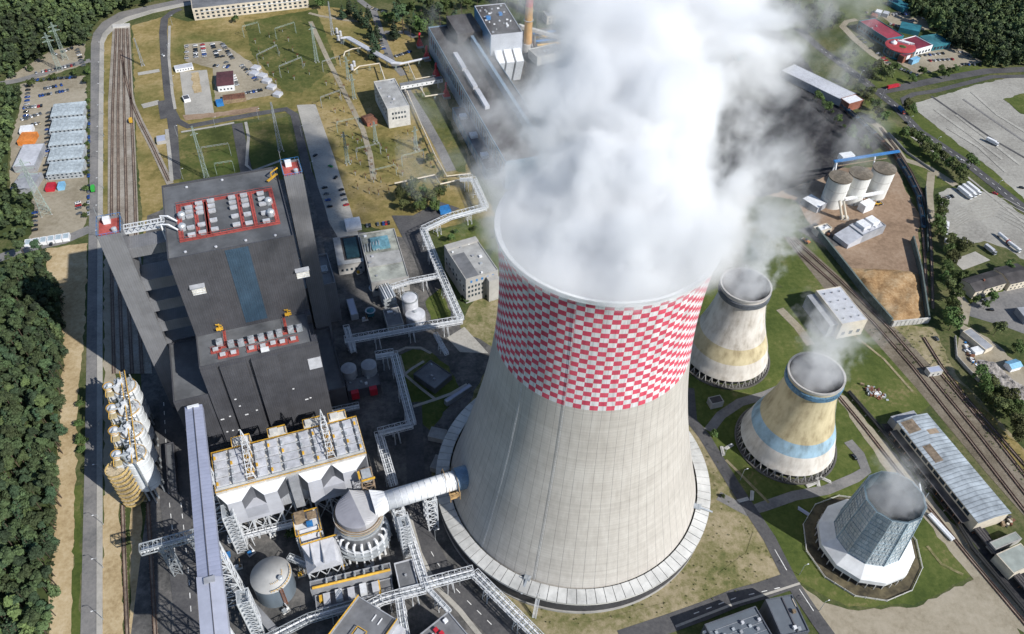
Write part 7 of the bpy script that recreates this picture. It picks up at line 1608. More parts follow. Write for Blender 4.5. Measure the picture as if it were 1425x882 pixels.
for a, b, n, w in (((260, 65), (260, 82), 7, 'the first column of the middle car park'), ((272, 64), (273, 80), 7, 'the second column of the middle car park'), ((282, 63), (285, 79), 7, 'the third column of the middle car park'), ((296, 62), (303, 80), 8, 'the fourth column of the middle car park'), ((310, 62), (324, 82), 9, 'the slanting fence column of the middle car park'), ((299, 92), (317, 94), 5, 'the row above the maroon-roofed office'), ((325, 106), (330, 119), 5, 'the column beside the maroon-roofed office'), ((337, 92), (357, 112), 8, 'the slanting row by the grey containers'), ((338, 131), (364, 126), 8, 'the bottom row of the middle car park'), ((305, 71), (318, 92), 6, 'the inner slanting row of the middle car park')): car_row(a, b, n, w, Mi)
car_row((452, 262), (459, 288), 4, 'the boiler side of the concrete yard', E_c, skip=0, pal=['grey', 'blue', 'black', 'black'])
car_row((475, 265), (482, 286), 4, 'the grass side of the concrete yard', E_c, skip=0, pal=['black', 'red', 'black', 'grey'])
for q, c, w in (((439, 217), 'black', 'alone in the upper concrete yard'), ((467, 248), 'black', 'alone beside the grass of the concrete yard'), ((460, 232), 'green', 'at the shrubs of the concrete yard'), ((72, 340), 'black', 'at the edge of the sandy track by the blue containers'), ((1261, 172), 'black', 'driving on the diagonal main road'), ((1384, 270), 'red', 'driving on the diagonal main road'), ((1188, 637), 'black', 'beside the lane behind the yellow tower'), ((1334, 222), 'silver', 'driving on the diagonal main road'), ((1421, 262), 'black', 'on the gravel lot at the right edge'), ((1302, 472), 'grey', 'by the wood yard wall'), ((227, 78), 'white', 'driving on the inner plant road'), ((1345, 488), 'white', 'by the long narrow shed'), ((616, 262), 'black', 'at the blue kiosk')): car(q, R_.uniform(0, 6.3) if 'driving' not in w else math.radians(-38), c, c+' car '+w, 'single cars about the site')
car_row((511, 315), (541, 311), 9, 'the row at the stained-roof building', 'cars at the stained-roof building', pal=['black', 'red', 'grey', 'blue'])
car_row((551, 79), (571, 72), 8, 'the row by the garden before the old hall', 'cars before the old hall')
car_row((530, 58), (537, 76), 6, 'the column beside the tall spruces', 'cars before the old hall')
car_row((518, 12), (536, 18), 6, 'the row under the far spruces', 'cars before the old hall')
car_row((1254, 97), (1276, 105), 6, 'the lower corner row of the shop car park', Ml); car_row((1281, 78), (1312, 75), 6, 'the row before the wine-red wing', Ml, skip=.3); car_row((1294, 85), (1325, 83), 6, 'the middle row of the shop car park', Ml, skip=.3); car_row((1340, 90), (1363, 91), 7, 'the tree-shaded row of the shop car park', Ml, pal=DK); car_row((1337, 73), (1351, 82), 4, 'the forest side of the shop car park', Ml, skip=.3); car_row((1195, 52), (1212, 68), 5, 'the service lane beside the long wine-red roof', Ml, skip=.3); car_row((1222, 75), (1236, 88), 5, 'the entrance lane beside the rotunda', Ml); car_row((1206, 18), (1222, 17), 4, 'the upper edge of the upper shop car park', Ml); car_row((1238, 21), (1264, 20), 7, 'the first row of the upper shop car park', Ml); car_row((1239, 34), (1250, 37), 4, 'the lower row of the upper shop car park', Ml); car_row((1266, 30), (1284, 26), 5, 'the forest row of the upper shop car park', Ml)
car_row((1310, 278), (1324, 274), 4, 'the corner of the gravel lot by the trees', 'cars on the lower gravel lot'); car_row((1366, 412), (1378, 432), 4, 'the worn lot beside the dark-roofed houses', 'cars on the worn lot')
def truck(px, ang, label, tc, bc, L=9.0, tank=False):
    c = G(*px); t = thing('lorry', label, 'lorry', (0, 0, 0)); ORG[t.name] = (0, 0, 0); f = WORLD
    m = MB(); m.hexa([(L/2, -1.2, .7), (L/2+2.2, -1.2, .7), (L/2+2.2, 1.2, .7), (L/2, 1.2, .7)], [(L/2, -1.2, 3), (L/2+1.8, -1.15, 3), (L/2+1.8, 1.15, 3), (L/2, 1.2, 3)]); m.build('cab', M[tc], t)
    m = MB(); m.quad((L/2+2.24, -1, 1.6), (L/2+2.24, 1, 1.6), (L/2+1.95, 1, 2.7), (L/2+1.95, -1, 2.7)); m.build('windscreen', M['glass'], t)
    m = MB()
    if tank: m.tube([(-L/2, 0, 2.2), (L/2-.4, 0, 2.2)], 1.25, 16)
    else: m.box(f, -L/2, L/2-.4, -1.25, 1.25, 1.0, 3.6)
    m.build('body', M[bc], t)
    for x in (-L/2+1, -L/2+2.2, L/2+1.2):
        for y in (-1.1, 1.1): m = MB(); m.tube([(x, y-.15, .5), (x, y+.15, .5)], .5, 12); m.build('wheel', M['rubber'], t)
    t.location = (c[0], c[1], GZ); t.rotation_euler.z = ang; return t
a40 = math.radians(-38)
def along(a, b): p, q = G(*a), G(*b); return math.atan2(q[1]-p[1], q[0]-p[0])
t = truck((1241, 123), along((1228, 126), (1255, 120)), 'long red trailer lorry with white top on the side road by the trees', 'red', 'red_deep', 13)
truck((1253, 155), along((1244, 146), (1278, 182)), 'lorry with red cab and dark blue body on the diagonal main road', 'red', 'blue', 8)
for i in range(3): truck((1340+6*i, 270-3*i), along((1330, 262), (1350, 278)), ['first', 'middle', 'last'][i]+' of three white trailers parked side by side on the gravel lot', 'white', 'white', 13)
truck((1316, 317), along((1316, 308), (1315, 326)), 'white lorry under the trees, upper of two', 'white', 'white', 7); truck((1316, 333), along((1316, 324), (1315, 342)), 'white lorry under the trees, lower of two', 'white', 'white', 7)
truck((1394, 333), along((1385, 326), (1403, 341)), 'white tanker lorry with red cab at the gravel edge', 'red', 'white', 9, True); truck((1408, 345), along((1400, 340), (1416, 352)), 'white tanker lorry behind the red-cabbed one', 'white', 'white', 9, True)
truck((1375, 349), along((1366, 342), (1384, 356)), 'grey box lorry parked on the grass island by the pale slab', 'grey', 'grey_light', 8); truck((1378, 199), along((1370, 196), (1386, 204)), 'white coach alone on the wide gravel lot', 'white', 'white', 9)
truck((130, 267), along((130, 280), (130, 250)), 'bright green lorry on the long straight road', 'grey', 'car_green' if 'car_green' in M else 'leaf_bright', 5) if False else None
M['bright_green'] = flat('bright_green_paint', (.04, .38, .05), .4, .08, 1)
truck((130.5, 266), along((130.5, 280), (131, 250)), 'bright green lorry on the long straight road', 'bright_green', 'bright_green', 5)
truck((183, 171), along((184, 190), (183, 150)), 'small yellow rail vehicle on the tracks of the left yard', 'yellow', 'yellow', 4)
truck((1203, 318), along((1195, 318), (1210, 322)), 'dark lorry beside the grey process shed in the wood yard', 'roof_dark', 'rust', 5)
def digger(px, ang, label, colr):
    t = thing('wheel_loader', label, 'loader', (0, 0, 0)); ORG[t.name] = (0, 0, 0); m = MB(); m.box(WORLD, -3, 1.2, -1.1, 1.1, .9, 2.0); m.build('chassis', M[colr], t); m = MB(); m.box(WORLD, -1, .8, -.8, .8, 2.01, 3.4); m.build('cab', M['glass'], t)
    m = MB(); m.bar((1, -.7, 1.8), (3.6, -.7, 1.0), .3); m.bar((1, .7, 1.8), (3.6, .7, 1.0), .3); m.build('arm', M[colr], t); m = MB(); m.hexa([(3.4, -1.4, .3), (4.6, -1.4, .2), (4.6, 1.4, .2), (3.4, 1.4, .3)], [(3.4, -1.4, 1.5), (3.7, -1.4, 1.5), (3.7, 1.4, 1.5), (3.4, 1.4, 1.5)]); m.build('bucket', M['grey'], t)
    for x in (-2.2, 1.0):
        for y in (-1.2, 1.2): m = MB(); m.tube([(x, y-.3, .8), (x, y+.3, .8)], .8, 14); m.build('wheel', M['rubber'], t)
    c = G(*px); t.location = (c[0], c[1], GZ); t.rotation_euler.z = ang
digger((1221, 285), .3, 'yellow wheel loader under the cream silos', 'yellow'); digger((1121, 337), 2.2, 'orange wheel loader on the grass left of the wood yard wall', 'orange'); digger((1152, 326), 1.2, 'dark wheel loader by the weigh house', 'rust'); digger((1163, 329), .6, 'brown wheel loader right of the weigh house', 'wood')
c = G(313, 776); t = thing('skip', 'blue skip by the foot of the lavender gallery', 'skip', c); fr = Fr(c, TH); m = MB(); m.hexa([fr.p(-2.5, -1.2, .4), fr.p(2.5, -1.2, .4), fr.p(2.5, 1.2, .4), fr.p(-2.5, 1.2, .4)], [fr.p(-3.2, -1.5, 2.4), fr.p(3.2, -1.5, 2.4), fr.p(3.2, 1.5, 2.4), fr.p(-3.2, 1.5, 2.4)]); m.build('body', M['blue'], t)
# coal wagons
WP = [Vector(G(*q)) for q in ((1148, 128), (1183, 160), (1217, 190), (1244, 218), (1261, 245), (1275, 272), (1281, 300), (1284, 322))]
def along_path(P_, s):
    for a, b in zip(P_, P_[1:]):
        L = (b-a).length
        if s <= L: return a+(b-a)*(s/L), math.atan2((b-a).y, (b-a).x)
        s -= L
    return P_[-1], math.atan2((P_[-1]-P_[-2]).y, (P_[-1]-P_[-2]).x)
track([(1135, 114), (1148, 128), (1183, 160), (1217, 190), (1244, 218), (1261, 245), (1275, 272), (1281, 300), (1284, 322), (1287, 360), (1290, 430)], 'railway track under the dark coal wagons beside the wood yard')
track([(1225, 178), (1248, 208), (1268, 240), (1285, 275), (1293, 310), (1296, 350), (1298, 430)], 'empty railway track beside the coal wagons')
tot = sum((b-a).length for a, b in zip(WP, WP[1:])); nw = int(tot/13.2); wg = flat('wagon_blue', (.02, .055, .10), .5, .2, .6); wg2 = flat('wagon_brown', (.10, .05, .035), .6, .2, .6)
for i in range(nw):
    p, a = along_path(WP, 6+i*13.2); fr = Fr((p.x, p.y), a); br = 6 <= i <= 8; t = thing('coal_wagon', '%s coal wagon, %s from the unloading house' % ('brown' if br else 'dark blue', ordn(i)), 'wagon', (p.x, p.y, GZ), 'coal wagons on the curved track')
    m = MB(); W = 1.5
    for v in (-W, W-.15): m.box(fr, -6, 6, v, v+.15, 1.5, 3.9)
    for u in (-6, 5.85): m.box(fr, u, u+.15, -W+.16, W-.16, 1.5, 3.9)
    m.box(fr, -5.84, 5.84, -W+.16, W-.16, 1.5, 1.7)
    for k in range(7): 
        for v in (-W-.1, W+.01): m.box(fr, -5.6+k*1.85, -5.45+k*1.85, v, v+.09, 1.5, 3.9)
    m.build('body', wg2 if br else wg, t); m = MB(); n = 8
    for a_ in range(n):
        u0_, u1_ = -5.8+11.6*a_/n, -5.8+11.6*(a_+1)/n; z0, z1 = 3.2+.5*math.sin(PI*a_/n), 3.2+.5*math.sin(PI*(a_+1)/n)
        m.quad(fr.p(u0_, -1.33, 3.1), fr.p(u1_, -1.33, 3.1), fr.p(u1_, 0, z1), fr.p(u0_, 0, z0)); m.quad(fr.p(u0_, 0, z0), fr.p(u1_, 0, z1), fr.p(u1_, 1.33, 3.1), fr.p(u0_, 1.33, 3.1))
    m.build('coal_load', gm['coal'], t)
    for u in (-4, 4): m = MB(); m.box(fr, u-1.4, u+1.4, -1.1, 1.1, .75, 1.4); b_ = m.build('bogie', M['rubber'], t)
    for u in (-5, -3, 3, 5): m = MB(); m.tube([fr.p(u, -.95, .8), fr.p(u, .95, .8)], .46, 10); m.build('wheelset', M['rail'], t)
# ================================================================== WALLS, HEAPS, SCRAP
def wall_line(label, px, h, th, mat, name='retaining_wall', step=3.0):
    t = thing(name, label, 'wall', G(*px[0])); P_ = [Vector(G(*q)) for q in px]
    for a, b in zip(P_, P_[1:]):
        L = (b-a).length; fr = Fr((a.x, a.y), math.atan2((b-a).y, (b-a).x)); m = MB(); m.box(fr, 0, L, -th/2, th/2, 0, h)
        for k in range(int(L/step)): m.box(fr, k*step, k*step+.25, -th/2-.25, -th/2-.01, 0, h-.1); m.box(fr, k*step, k*step+.25, th/2+.01, th/2+.25, 0, h-.1)
        m.build('wall_panel', M[mat], t)
    return t
wall_line('dark green panel wall along the track side of the wood yard', [(1134, 324), (1172, 372), (1205, 414), (1238, 452)], 6, 1.2, 'wall_green') if M.setdefault('wall_green', flat('grey_green_wall', (.10, .13, .12), .8, .15, .4)) else None
wall_line('pale concrete wall closing the wood chip bay at the bottom', [(1240, 454), (1291, 449)], 5, .8, 'concrete_pale')
wall_line('dark panel wall on the tree side of the wood chip heap', [(1268, 336), (1279, 380), (1289, 447)], 5.5, 1, 'wall_green')
wall_line('thin dark wall at the tracks beside the coal wagons', [(1287, 262), (1289, 300), (1290, 352)], 2.5, .4, 'wall_green', 'boundary_wall')
wall_line('concrete boundary wall along the curved track by the rubble', [(1328, 470), (1330, 498), (1345, 515), (1362, 532)], 2.4, .4, 'concrete', 'boundary_wall')
wall_line('pale boundary fence wall between coal line and main road', [(1236, 186), (1262, 214), (1300, 240)], 2, .3, 'concrete', 'boundary_wall')
def heap(label, px, h, mat, name, cat, rough=1.0, kind=None, seed=1):
    P_ = [Vector(G(*q)).to_2d() for q in px]; xs, ys = [p.x for p in P_], [p.y for p in P_]; n = 34; m = MB(); rg = np.random.RandomState(seed)
    def inside(x, y):
        d = 1e9; ins_ = False; j = len(P_)-1
        for i in range(len(P_)):
            a, b = P_[i], P_[j]
            if (a.y > y) != (b.y > y) and x < (b.x-a.x)*(y-a.y)/(b.y-a.y)+a.x: ins_ = not ins_
            t_ = max(0, min(1, ((x-a.x)*(b.x-a.x)+(y-a.y)*(b.y-a.y))/((b-a).length_squared+1e-9))); d = min(d, math.hypot(x-a.x-(b.x-a.x)*t_, y-a.y-(b.y-a.y)*t_)); j = i
        return d if ins_ else -d
    nz = rg.rand(n+1, n+1); idx = {}
    for i in range(n+1):
        for j in range(n+1):
            x, y = min(xs)+(max(xs)-min(xs))*i/n, min(ys)+(max(ys)-min(ys))*j/n; d = inside(x, y)
            z = h*min(1, max(0, d)/ (h*1.5))*(.75+.25*math.sin(x*.31)*math.cos(y*.27))+(nz[i, j]-.5)*rough*min(1, max(0, d)/2)
            if d > -1.2: idx[i, j] = len(m.v); m.v.append((x, y, z+.3 if d > 0 else .0))
    for i in range(n):
        for j in range(n):
            k = [(i, j), (i+1, j), (i+1, j+1), (i, j+1)]
            if all(q in idx for q in k): m.f.append(tuple(idx[q] for q in k)); m.m.append(0)
    o = m.build(name, mat, None, True); return tag(o, label, cat, kind=kind)
chips = ground_mat('wood_chips', [(.3, (.22, .13, .06)), (.5, (.36, .235, .12)), (.7, (.48, .36, .22))], .07, .6, bump=.4)
heap('broad orange-brown wood chip heap filling the walled bay', [(1180, 374), (1215, 374), (1268, 378), (1280, 384), (1288, 446), (1243, 450), (1212, 416)], 3.2, chips, 'wood_chip_heap', 'wood chips', 1.0)
for i, (px, h) in enumerate((([(985, 130), (1040, 90), (1075, 120), (1060, 190), (1000, 200)], 7), ([(1070, 170), (1110, 130), (1160, 175), (1130, 215), (1085, 215)], 5), ([(960, 80), (1000, 60), (1030, 75), (1000, 110)], 6))): heap(['big', 'right-hand', 'far'][i]+' black coal heap in the coal yard under the steam', px, h, gm['coal'], 'coal_heap', 'coal heap', 1.5, seed=i+3)
rub = ground_mat('rubble', [(.3, (.13, .12, .11)), (.5, (.30, .28, .26)), (.7, (.46, .43, .40))], .2, .9, bump=.4)
heap('grey rubble spread beside the small blue-roofed house', [(1358, 500), (1385, 505), (1410, 530), (1440, 545), (1440, 578), (1405, 552), (1372, 528)], 2.2, rub, 'rubble_heap', 'rubble', 2.0, 'stuff', 8)
def scrap(label, px, n, mats, name, s=(.5, 1.6)):
    P_ = [G(*q) for q in px]; m = MB()
    for i in range(n):
        w_ = np.random.RandomState(i+n).dirichlet([1]*len(P_)); c = (sum(w_[k]*P_[k][0] for k in range(len(P_))), sum(w_[k]*P_[k][1] for k in range(len(P_)))); fr = Fr(c, R_.uniform(0, 3)); a, b, z = R_.uniform(*s), R_.uniform(*s), R_.uniform(.4, 2.2); m.box(fr, -a, a, -b*.5, b*.5, R_.uniform(0, .6), z, R_.randrange(len(mats)))
    return tag(m.build(name, [M[k] for k in mats]), label, 'scrap', kind='stuff')
scrap('scattered white and rusty scrap beside the tracks above the long hall', [(1193, 532), (1212, 535), (1240, 556), (1232, 562), (1205, 550)], 70, ['white', 'rust', 'brick', 'galv', 'wood'], 'scrap_metal')
scrap('scrap and timber strewn along the coal end of the long hall', [(1352, 716), (1390, 708), (1420, 728), (1400, 740)], 40, ['wood', 'rust', 'cream', 'roof_dark'], 'scrap_timber')
scrap('small junk scattered on the sandy lot by the rubble', [(1340, 470), (1352, 500), (1365, 520), (1345, 500)], 26, ['white', 'rust', 'wood', 'blue'], 'scrap_junk')
scrap('white and rusty clutter at the foot of the cream silos', [(1178, 282), (1230, 272), (1236, 262), (1190, 300)], 40, ['rust', 'galv', 'wood', 'white'], 'scrap_metal')
for i, q in enumerate(((1014, 622), (1005, 628), (1148, 668), (1128, 675), (1138, 671), (1118, 712), (1034, 696), (1046, 690))):
    c = G(*q); fr = Fr(c, .6+i); t = tag(thing('pipe_stack', '', 'pipes', c, 'pale lengths left on the tower lawn'), ['first pale block left on the grass near the yellow tower', 'second pale block left on the grass near the yellow tower', 'pale beams on the lane corner by the yellow tower, upper', 'pale beams on the lane corner by the yellow tower, lower', 'pale beams on the lane corner by the yellow tower, middle', 'long blue-white pipe lying in shade beside the framed tower', 'pale bent frame on the shaded lawn, lower', 'pale bent frame on the shaded lawn, upper'][i], 'pipes')
    for k in range(3): m = MB(); m.box(fr, -3-.3*k, 3, -1+.7*k, -.5+.7*k, .25, .8+.2*(k == 1)); m.build('beam', M['lavender'] if i == 5 else M['concrete_pale'], t)

pipe_bridge('galvanised pipe rack squeezed between filter house and dark boiler facade', [(292, 612), (395, 588), (500, 566)], 9, 3.4, 2.6, mat='galv')
pipe_bridge('shaded blue-grey pipe rack along the bottom edge below the storage tank', [(345, 905), (430, 862), (500, 842)], 7, 4, 2.6, mat='galv')
pipe_bridge('galvanised pipe rack passing in front of the storage tank towards the absorber', [(402, 776), (440, 792), (470, 775), (512, 768)], 6, 3, 2.2, mat='galv')
pipe_bridge('white pipe rack under the twin hoods of the filter house', [(318, 752), (372, 738), (440, 722)], 8, 3, 2.4)
t = thing('inclined_conveyor', 'dark inclined conveyor sloping from the lavender gallery to the bottom edge', 'conveyor', G(345, 840)); a, b = Vector(G(312, 800, 12)), Vector(G(395, 893, 4)); m = MB(); m.bar(a, b, 3.4, 2.8); m.build('gallery', M['grey'], t); m = MB(); m.bar(a+Vector((0, 0, 1.5)), b+Vector((0, 0, 1.5)), 3.8, .25); m.build('roof', M['roof_felt'], t)
for k in range(3): q = a.lerp(b, .2+.3*k); m = MB(); m.bar((q.x-1.4, q.y, 0), (q.x, q.y, q.z-1.3), .4); m.bar((q.x+1.4, q.y, 0), (q.x, q.y, q.z-1.3), .4); m.build('leg', M['galv'], t)
CL = [((455, 690), 'by the right-hand plenum legs'), ((425, 700), 'by the fan platform'), ((350, 770), 'behind the storage tank'), ((332, 790), 'left of the storage tank'), ((480, 790), 'below the absorber pipes'), ((515, 790), 'right of the absorber pipes'), ((528, 770), 'under the duct cone'), ((540, 745), 'beside the stair tower under the duct'), ((345, 830), 'in shade below the storage tank'), ((420, 800), 'between the duct hood and the fan house'), ((462, 800), 'behind the long fan house'), ((398, 850), 'in shade right of the storage tank'), ((330, 745), 'at the foot of the white stair tower'), ((380, 745), 'under the left plenum legs'), ((500, 380), 'by the shelter beside the boiler house'), ((508, 445), 'below the process vessels'), ((490, 430), 'in shade by the long shelter'), ((552, 430), 'between pipe rack and pump house')]
for i, (q, w_) in enumerate(CL):
    c = G(*q); fr = Fr(c, TH+.2*(i % 3)); t = thing('pump_skid', 'small pump skid '+w_, 'pump', c, 'pump skids in the plant'); m = MB(); m.box(fr, -2, 2, -1.3, 1.3, 0, .5); m.build('base', M['concrete_pale'], t)
    m = MB(); m.box(fr, -1.6, .2, -.8, .8, .5, 2.2); m.build('cabinet', M[['grey_light', 'galv', 'blue', 'white', 'yellow'][i % 5]], t); m = MB(); m.tube([fr.p(.5, 0, 1.2), fr.p(1.7, 0, 1.2)], .6, 10); m.tube([fr.p(1.2, 0, 1.2), fr.p(1.2, 0, 3), fr.p(1.2, 3.2, 3.2)], .25, 6); m.build('motor', M[['wood', 'galv', 'white_steel'][i % 3]], t)
# ================================================================== TREES
def leaf_cloud(rg, lobes, n, s):
    """n leaf sprays as quads spread through the lobes' volume; returns verts (4n,3)"""
    w = np.array([l[3] for l in lobes], float)**2; pick = rg.choice(len(lobes), n, p=w/w.sum()); L = np.array(lobes, float)[pick]
    d = rg.normal(size=(n, 3)); d /= np.linalg.norm(d, axis=1)[:, None]; d[:, 2] = np.where(d[:, 2] < -.35, -d[:, 2], d[:, 2])
    rr = rg.uniform(.45, 1.08, n)**.6; c = L[:, :3]+d*(L[:, 3]*rr)[:, None]*np.stack([np.ones(n), np.ones(n), L[:, 4]], 1)
    nr = d+rg.normal(size=(n, 3))*.55+np.array([0, 0, .25]); nr /= np.linalg.norm(nr, axis=1)[:, None]
    a = np.cross(nr, rg.normal(size=(n, 3))); a /= np.linalg.norm(a, axis=1)[:, None]; b = np.cross(nr, a); sz = (s*rg.uniform(.55, 1.3, n))[:, None]
    v = np.stack([c-a*sz-b*sz*.6, c+a*sz*.8-b*sz*.5, c+a*sz+b*sz*.6, c-a*sz*.7+b*sz*.7], 1); return v.reshape(-1, 3)
def lobes_for(kind, rg, h, r):
    if kind == 'spruce':
        out = []; k = 9
        for i in range(k):
            f = i/(k-1); z = h*(.16+.82*f); rad = r*(1-f*.92)
            for j in range(max(1, int(5*(1-f))+1)): a = rg.uniform(0, 6.28); out.append((rad*.5*math.cos(a), rad*.5*math.sin(a), z, max(.35, rad*.6), .55))
        return out
    if kind == 'pine':
        out = [(0, 0, h*.80, r*.62, .9)]
        for i in range(7): a = rg.uniform(0, 6.28); q = rg.uniform(.35, .72)*r; out.append((q*math.cos(a), q*math.sin(a), h*rg.uniform(.6, .9), r*rg.uniform(.3, .48), .75))
        return out
    out = [(0, 0, h*.62, r*.7, 1.0)]
    for i in range(10): a = rg.uniform(0, 6.28); q = rg.uniform(.4, .78)*r; out.append((q*math.cos(a), q*math.sin(a), h*rg.uniform(.38, .86), r*rg.uniform(.28, .48), .9))
    return out
def quads_mesh(name, V_, mat):
    n = len(V_)//4; me = bpy.data.meshes.new(name); me.vertices.add(4*n); me.vertices.foreach_set('co', np.asarray(V_, np.float32).ravel()); me.loops.add(4*n); me.loops.foreach_set('vertex_index', np.arange(4*n, dtype=np.int32)); me.polygons.add(n); me.polygons.foreach_set('loop_start', np.arange(0, 4*n, 4, dtype=np.int32)); me.polygons.foreach_set('loop_total', np.full(n, 4, np.int32)); me.update(); me.validate()
    for m in (mat if isinstance(mat, list) else [mat]): me.materials.append(m)
    return me
def trunk_mesh(kind, rg, h, r):
    m = MB(); hz = h*(.9 if kind == 'spruce' else .7); k = 4; w = h*.022; pts = [(rg.uniform(-.1, .1)*i, rg.uniform(-.1, .1)*i, hz*i/k) for i in range(k+1)]; m.tube(pts, [w*(1-.75*i/k) for i in range(k+1)], 6)
    for i in range(5): a = rg.uniform(0, 6.28); z = hz*rg.uniform(.5, .95); q = r*rg.uniform(.4, .7); m.tube([(0, 0, z), (q*.5*math.cos(a), q*.5*math.sin(a), z+q*.3), (q*math.cos(a), q*math.sin(a), z+q*.45)], [w*.4, w*.25, w*.1], 4, cap=False)
    o = m.build('trunk', M['bark']); me = o.data; me.transform(Matrix.Translation(o.location)); bpy.data.objects.remove(o); return me
PROTO = {}
def proto(kind, k, h, r, n, s, mat):
    key = (kind, k)
    if key not in PROTO:
        rg = np.random.RandomState(100+hash(kind) % 7+k if False else 100+len(PROTO)); PROTO[key] = (quads_mesh(kind+'_crown', leaf_cloud(rg, lobes_for(kind, rg, h, r), n, s), M[mat]), trunk_mesh(kind, rg, h, r))
    return PROTO[key]
KN = dict(spruce=('spruce_tree', 'leaf_deep', 16, 3.4), pine=('pine_tree', 'leaf_pine', 18, 3.2), broad=('broadleaf_tree', 'leaf_green', 11, 4.4), olive=('broadleaf_tree', 'leaf_olive', 11, 4.4), bush=('bush', 'leaf_green', 3.2, 2.0))
def tree(px, kind, label, sc=1.0, group=None, variants=3):
    nm, mt, h, r = KN[kind]; k = R_.randrange(variants); base_kind = 'broad' if kind in ('olive', 'bush') else kind
    n = {'spruce': 900, 'pine': 750, 'broad': 900, 'olive': 900, 'bush': 260}[kind]; s = {'bush': .3}.get(kind, .48)
    key = kind
    if (key, k) not in PROTO:
        rg = np.random.RandomState(100+len(PROTO)*7); PROTO[key, k] = (quads_mesh(kind+'_crown', leaf_cloud(rg, lobes_for(base_kind, rg, h, r), n, s), M[mt]), trunk_mesh(base_kind, rg, h, r))
    cm_, tm_ = PROTO[key, k]; q = G(*px, h*sc*.5); t = thing(nm, label, 'bush' if kind == 'bush' else 'tree', (q[0], q[1], 0), group); f = sc*R_.uniform(.92, 1.08); t.scale = (f*R_.uniform(.92, 1.08), f, f); t.rotation_euler.z = R_.uniform(0, 6.28)
    for nme, me in (('crown', cm_), ('trunk', tm_)): o = bpy.data.objects.new(nme, me); col.objects.link(o); o.parent = t
    return t
def tree_list(pts, kinds, fmt, group, sc=(.9, 1.1)):
    for i, q in enumerate(pts): tree(q, kinds[i % len(kinds)], fmt % ordn(i), R_.uniform(*sc), group)
tree_list([(476, 14), (486, 7), (495, 14), (503, 20), (509, 27), (514, 38), (519, 49), (523, 60), (518, 68), (512, 15), (524, 42)], ['spruce'], 'dark spruce, %s from the top along the belt above the pale pipelines', 'spruces above the pale pipelines', (1.2, 1.5))
tree_list([(541, 26), (550, 14), (560, 26), (568, 12), (577, 26), (586, 12), (594, 26), (604, 12), (612, 24), (622, 10), (632, 22), (642, 10), (650, 4), (548, 38), (571, 40), (585, 38), (600, 36), (556, 6), (595, 4), (615, 2)], ['broad', 'spruce', 'pine'], 'tree in the dense grove beside the old hall, %s counted from its left end', 'trees of the grove beside the old hall', (1.35, 1.8))
tree_list([(742, 8), (692, 0), (706, -4), (720, -2), (676, -6), (664, -2), (758, 4), (748, 20), (762, 15), (820, 6), (730, 2), (782, 2), (800, 0)], ['broad', 'pine'], 'tree behind the ochre chimney, %s from the left', 'trees behind the ochre chimney', (1.3, 1.8))
tree((445, 5), 'broad', 'dark round tree at the end of the long beige building', 1.1); tree((327, 27), 'bush', 'dark round bush on the lawn before the long beige building', 2.2); tree((776, 32), 'broad', 'round tree at the front of the pale office block', .7)
tree_list([(556, 270), (569, 265), (579, 276), (590, 266), (601, 275), (612, 268), (562, 284), (584, 287), (574, 258), (604, 285)], ['olive', 'broad'], 'tall leafy tree of the clump by the blue kiosk, %s from the left', 'trees of the clump by the blue kiosk', (.95, 1.25))
tree_list([(592, 208), (598, 222), (604, 232), (612, 244), (620, 252), (586, 196), (608, 262)], ['bush', 'olive'], 'shrub along the thin pale pipeline, %s from the top', 'shrubs along the thin pipeline', (.6, 1.0))
tree_list([(1098, 7), (1111, 10), (1125, 14), (1139, 14), (1152, 20), (1162, 27), (1118, 22), (1133, 28), (1146, 33), (1100, -2)], ['broad', 'spruce', 'broad'], 'tree of the grove where the main road leaves the steam, %s from the left', 'trees of the grove by the steam', (1.5, 2.0))
tree_list([(1179, 78), (1190, 75), (1184, 88)], ['broad'], 'tree at the lane corner below the long wine-red roof, %s from the left', 'trees below the wine-red roof', (.8, 1))
tree_list([(1208, 99), (1220, 92), (1241, 95), (1230, 100), (1214, 107), (1236, 104)], ['broad', 'olive'], 'tree on the lawn corner by the red trailer lorry, %s from the left', 'trees by the red trailer lorry', (1.1, 1.4))
tree_list([(1310, 99), (1321, 98), (1330, 96), (1316, 104), (1372, 85), (1284, 99), (1270, 110)], ['broad'], 'bushy tree along the lower edge of the shop car park, %s counted', 'trees below the shop car park', (.7, 1.0))
tree_list([(1176, 109), (1186, 117), (1194, 124), (1206, 136), (1217, 146), (1221, 158), (1228, 164), (1264, 148), (1270, 152), (1211, 128)], ['broad', 'olive'], 'hedge tree between the coal shed and the main road, %s from the steam', 'hedge trees by the coal shed', (.9, 1.2))
tree_list([(1258, 186), (1266, 186), (1275, 190), (1283, 196), (1291, 202), (1299, 208), (1306, 214), (1313, 220), (1321, 226), (1328, 233), (1336, 238), (1288, 208), (1302, 218), (1340, 246), (1353, 226)], ['broad', 'olive'], 'hedge tree along the main road below the side road, %s from the top', 'hedge trees along the main road', (.95, 1.25))
tree_list([(1150, 148), (1158, 156), (1166, 166), (1175, 176), (1184, 185), (1193, 193), (1202, 200), (1211, 207), (1140, 135)], ['broad', 'bush'], 'shrubby tree between coal yard and wagons, %s from the top', 'shrubby trees along the coal yard', (.9, 1.25))
tree_list([(1308, 285), (1309, 297), (1307, 310), (1310, 322), (1322, 338), (1330, 338), (1318, 352), (1325, 360), (1319, 374), (1328, 384), (1322, 396), (1330, 410), (1324, 424), (1332, 436), (1326, 450), (1318, 440), (1338, 346), (1316, 388)], ['broad', 'olive', 'broad'], 'tall tree of the belt beside the wood yard, %s from the top', 'trees of the belt beside the wood yard', (.95, 1.3))
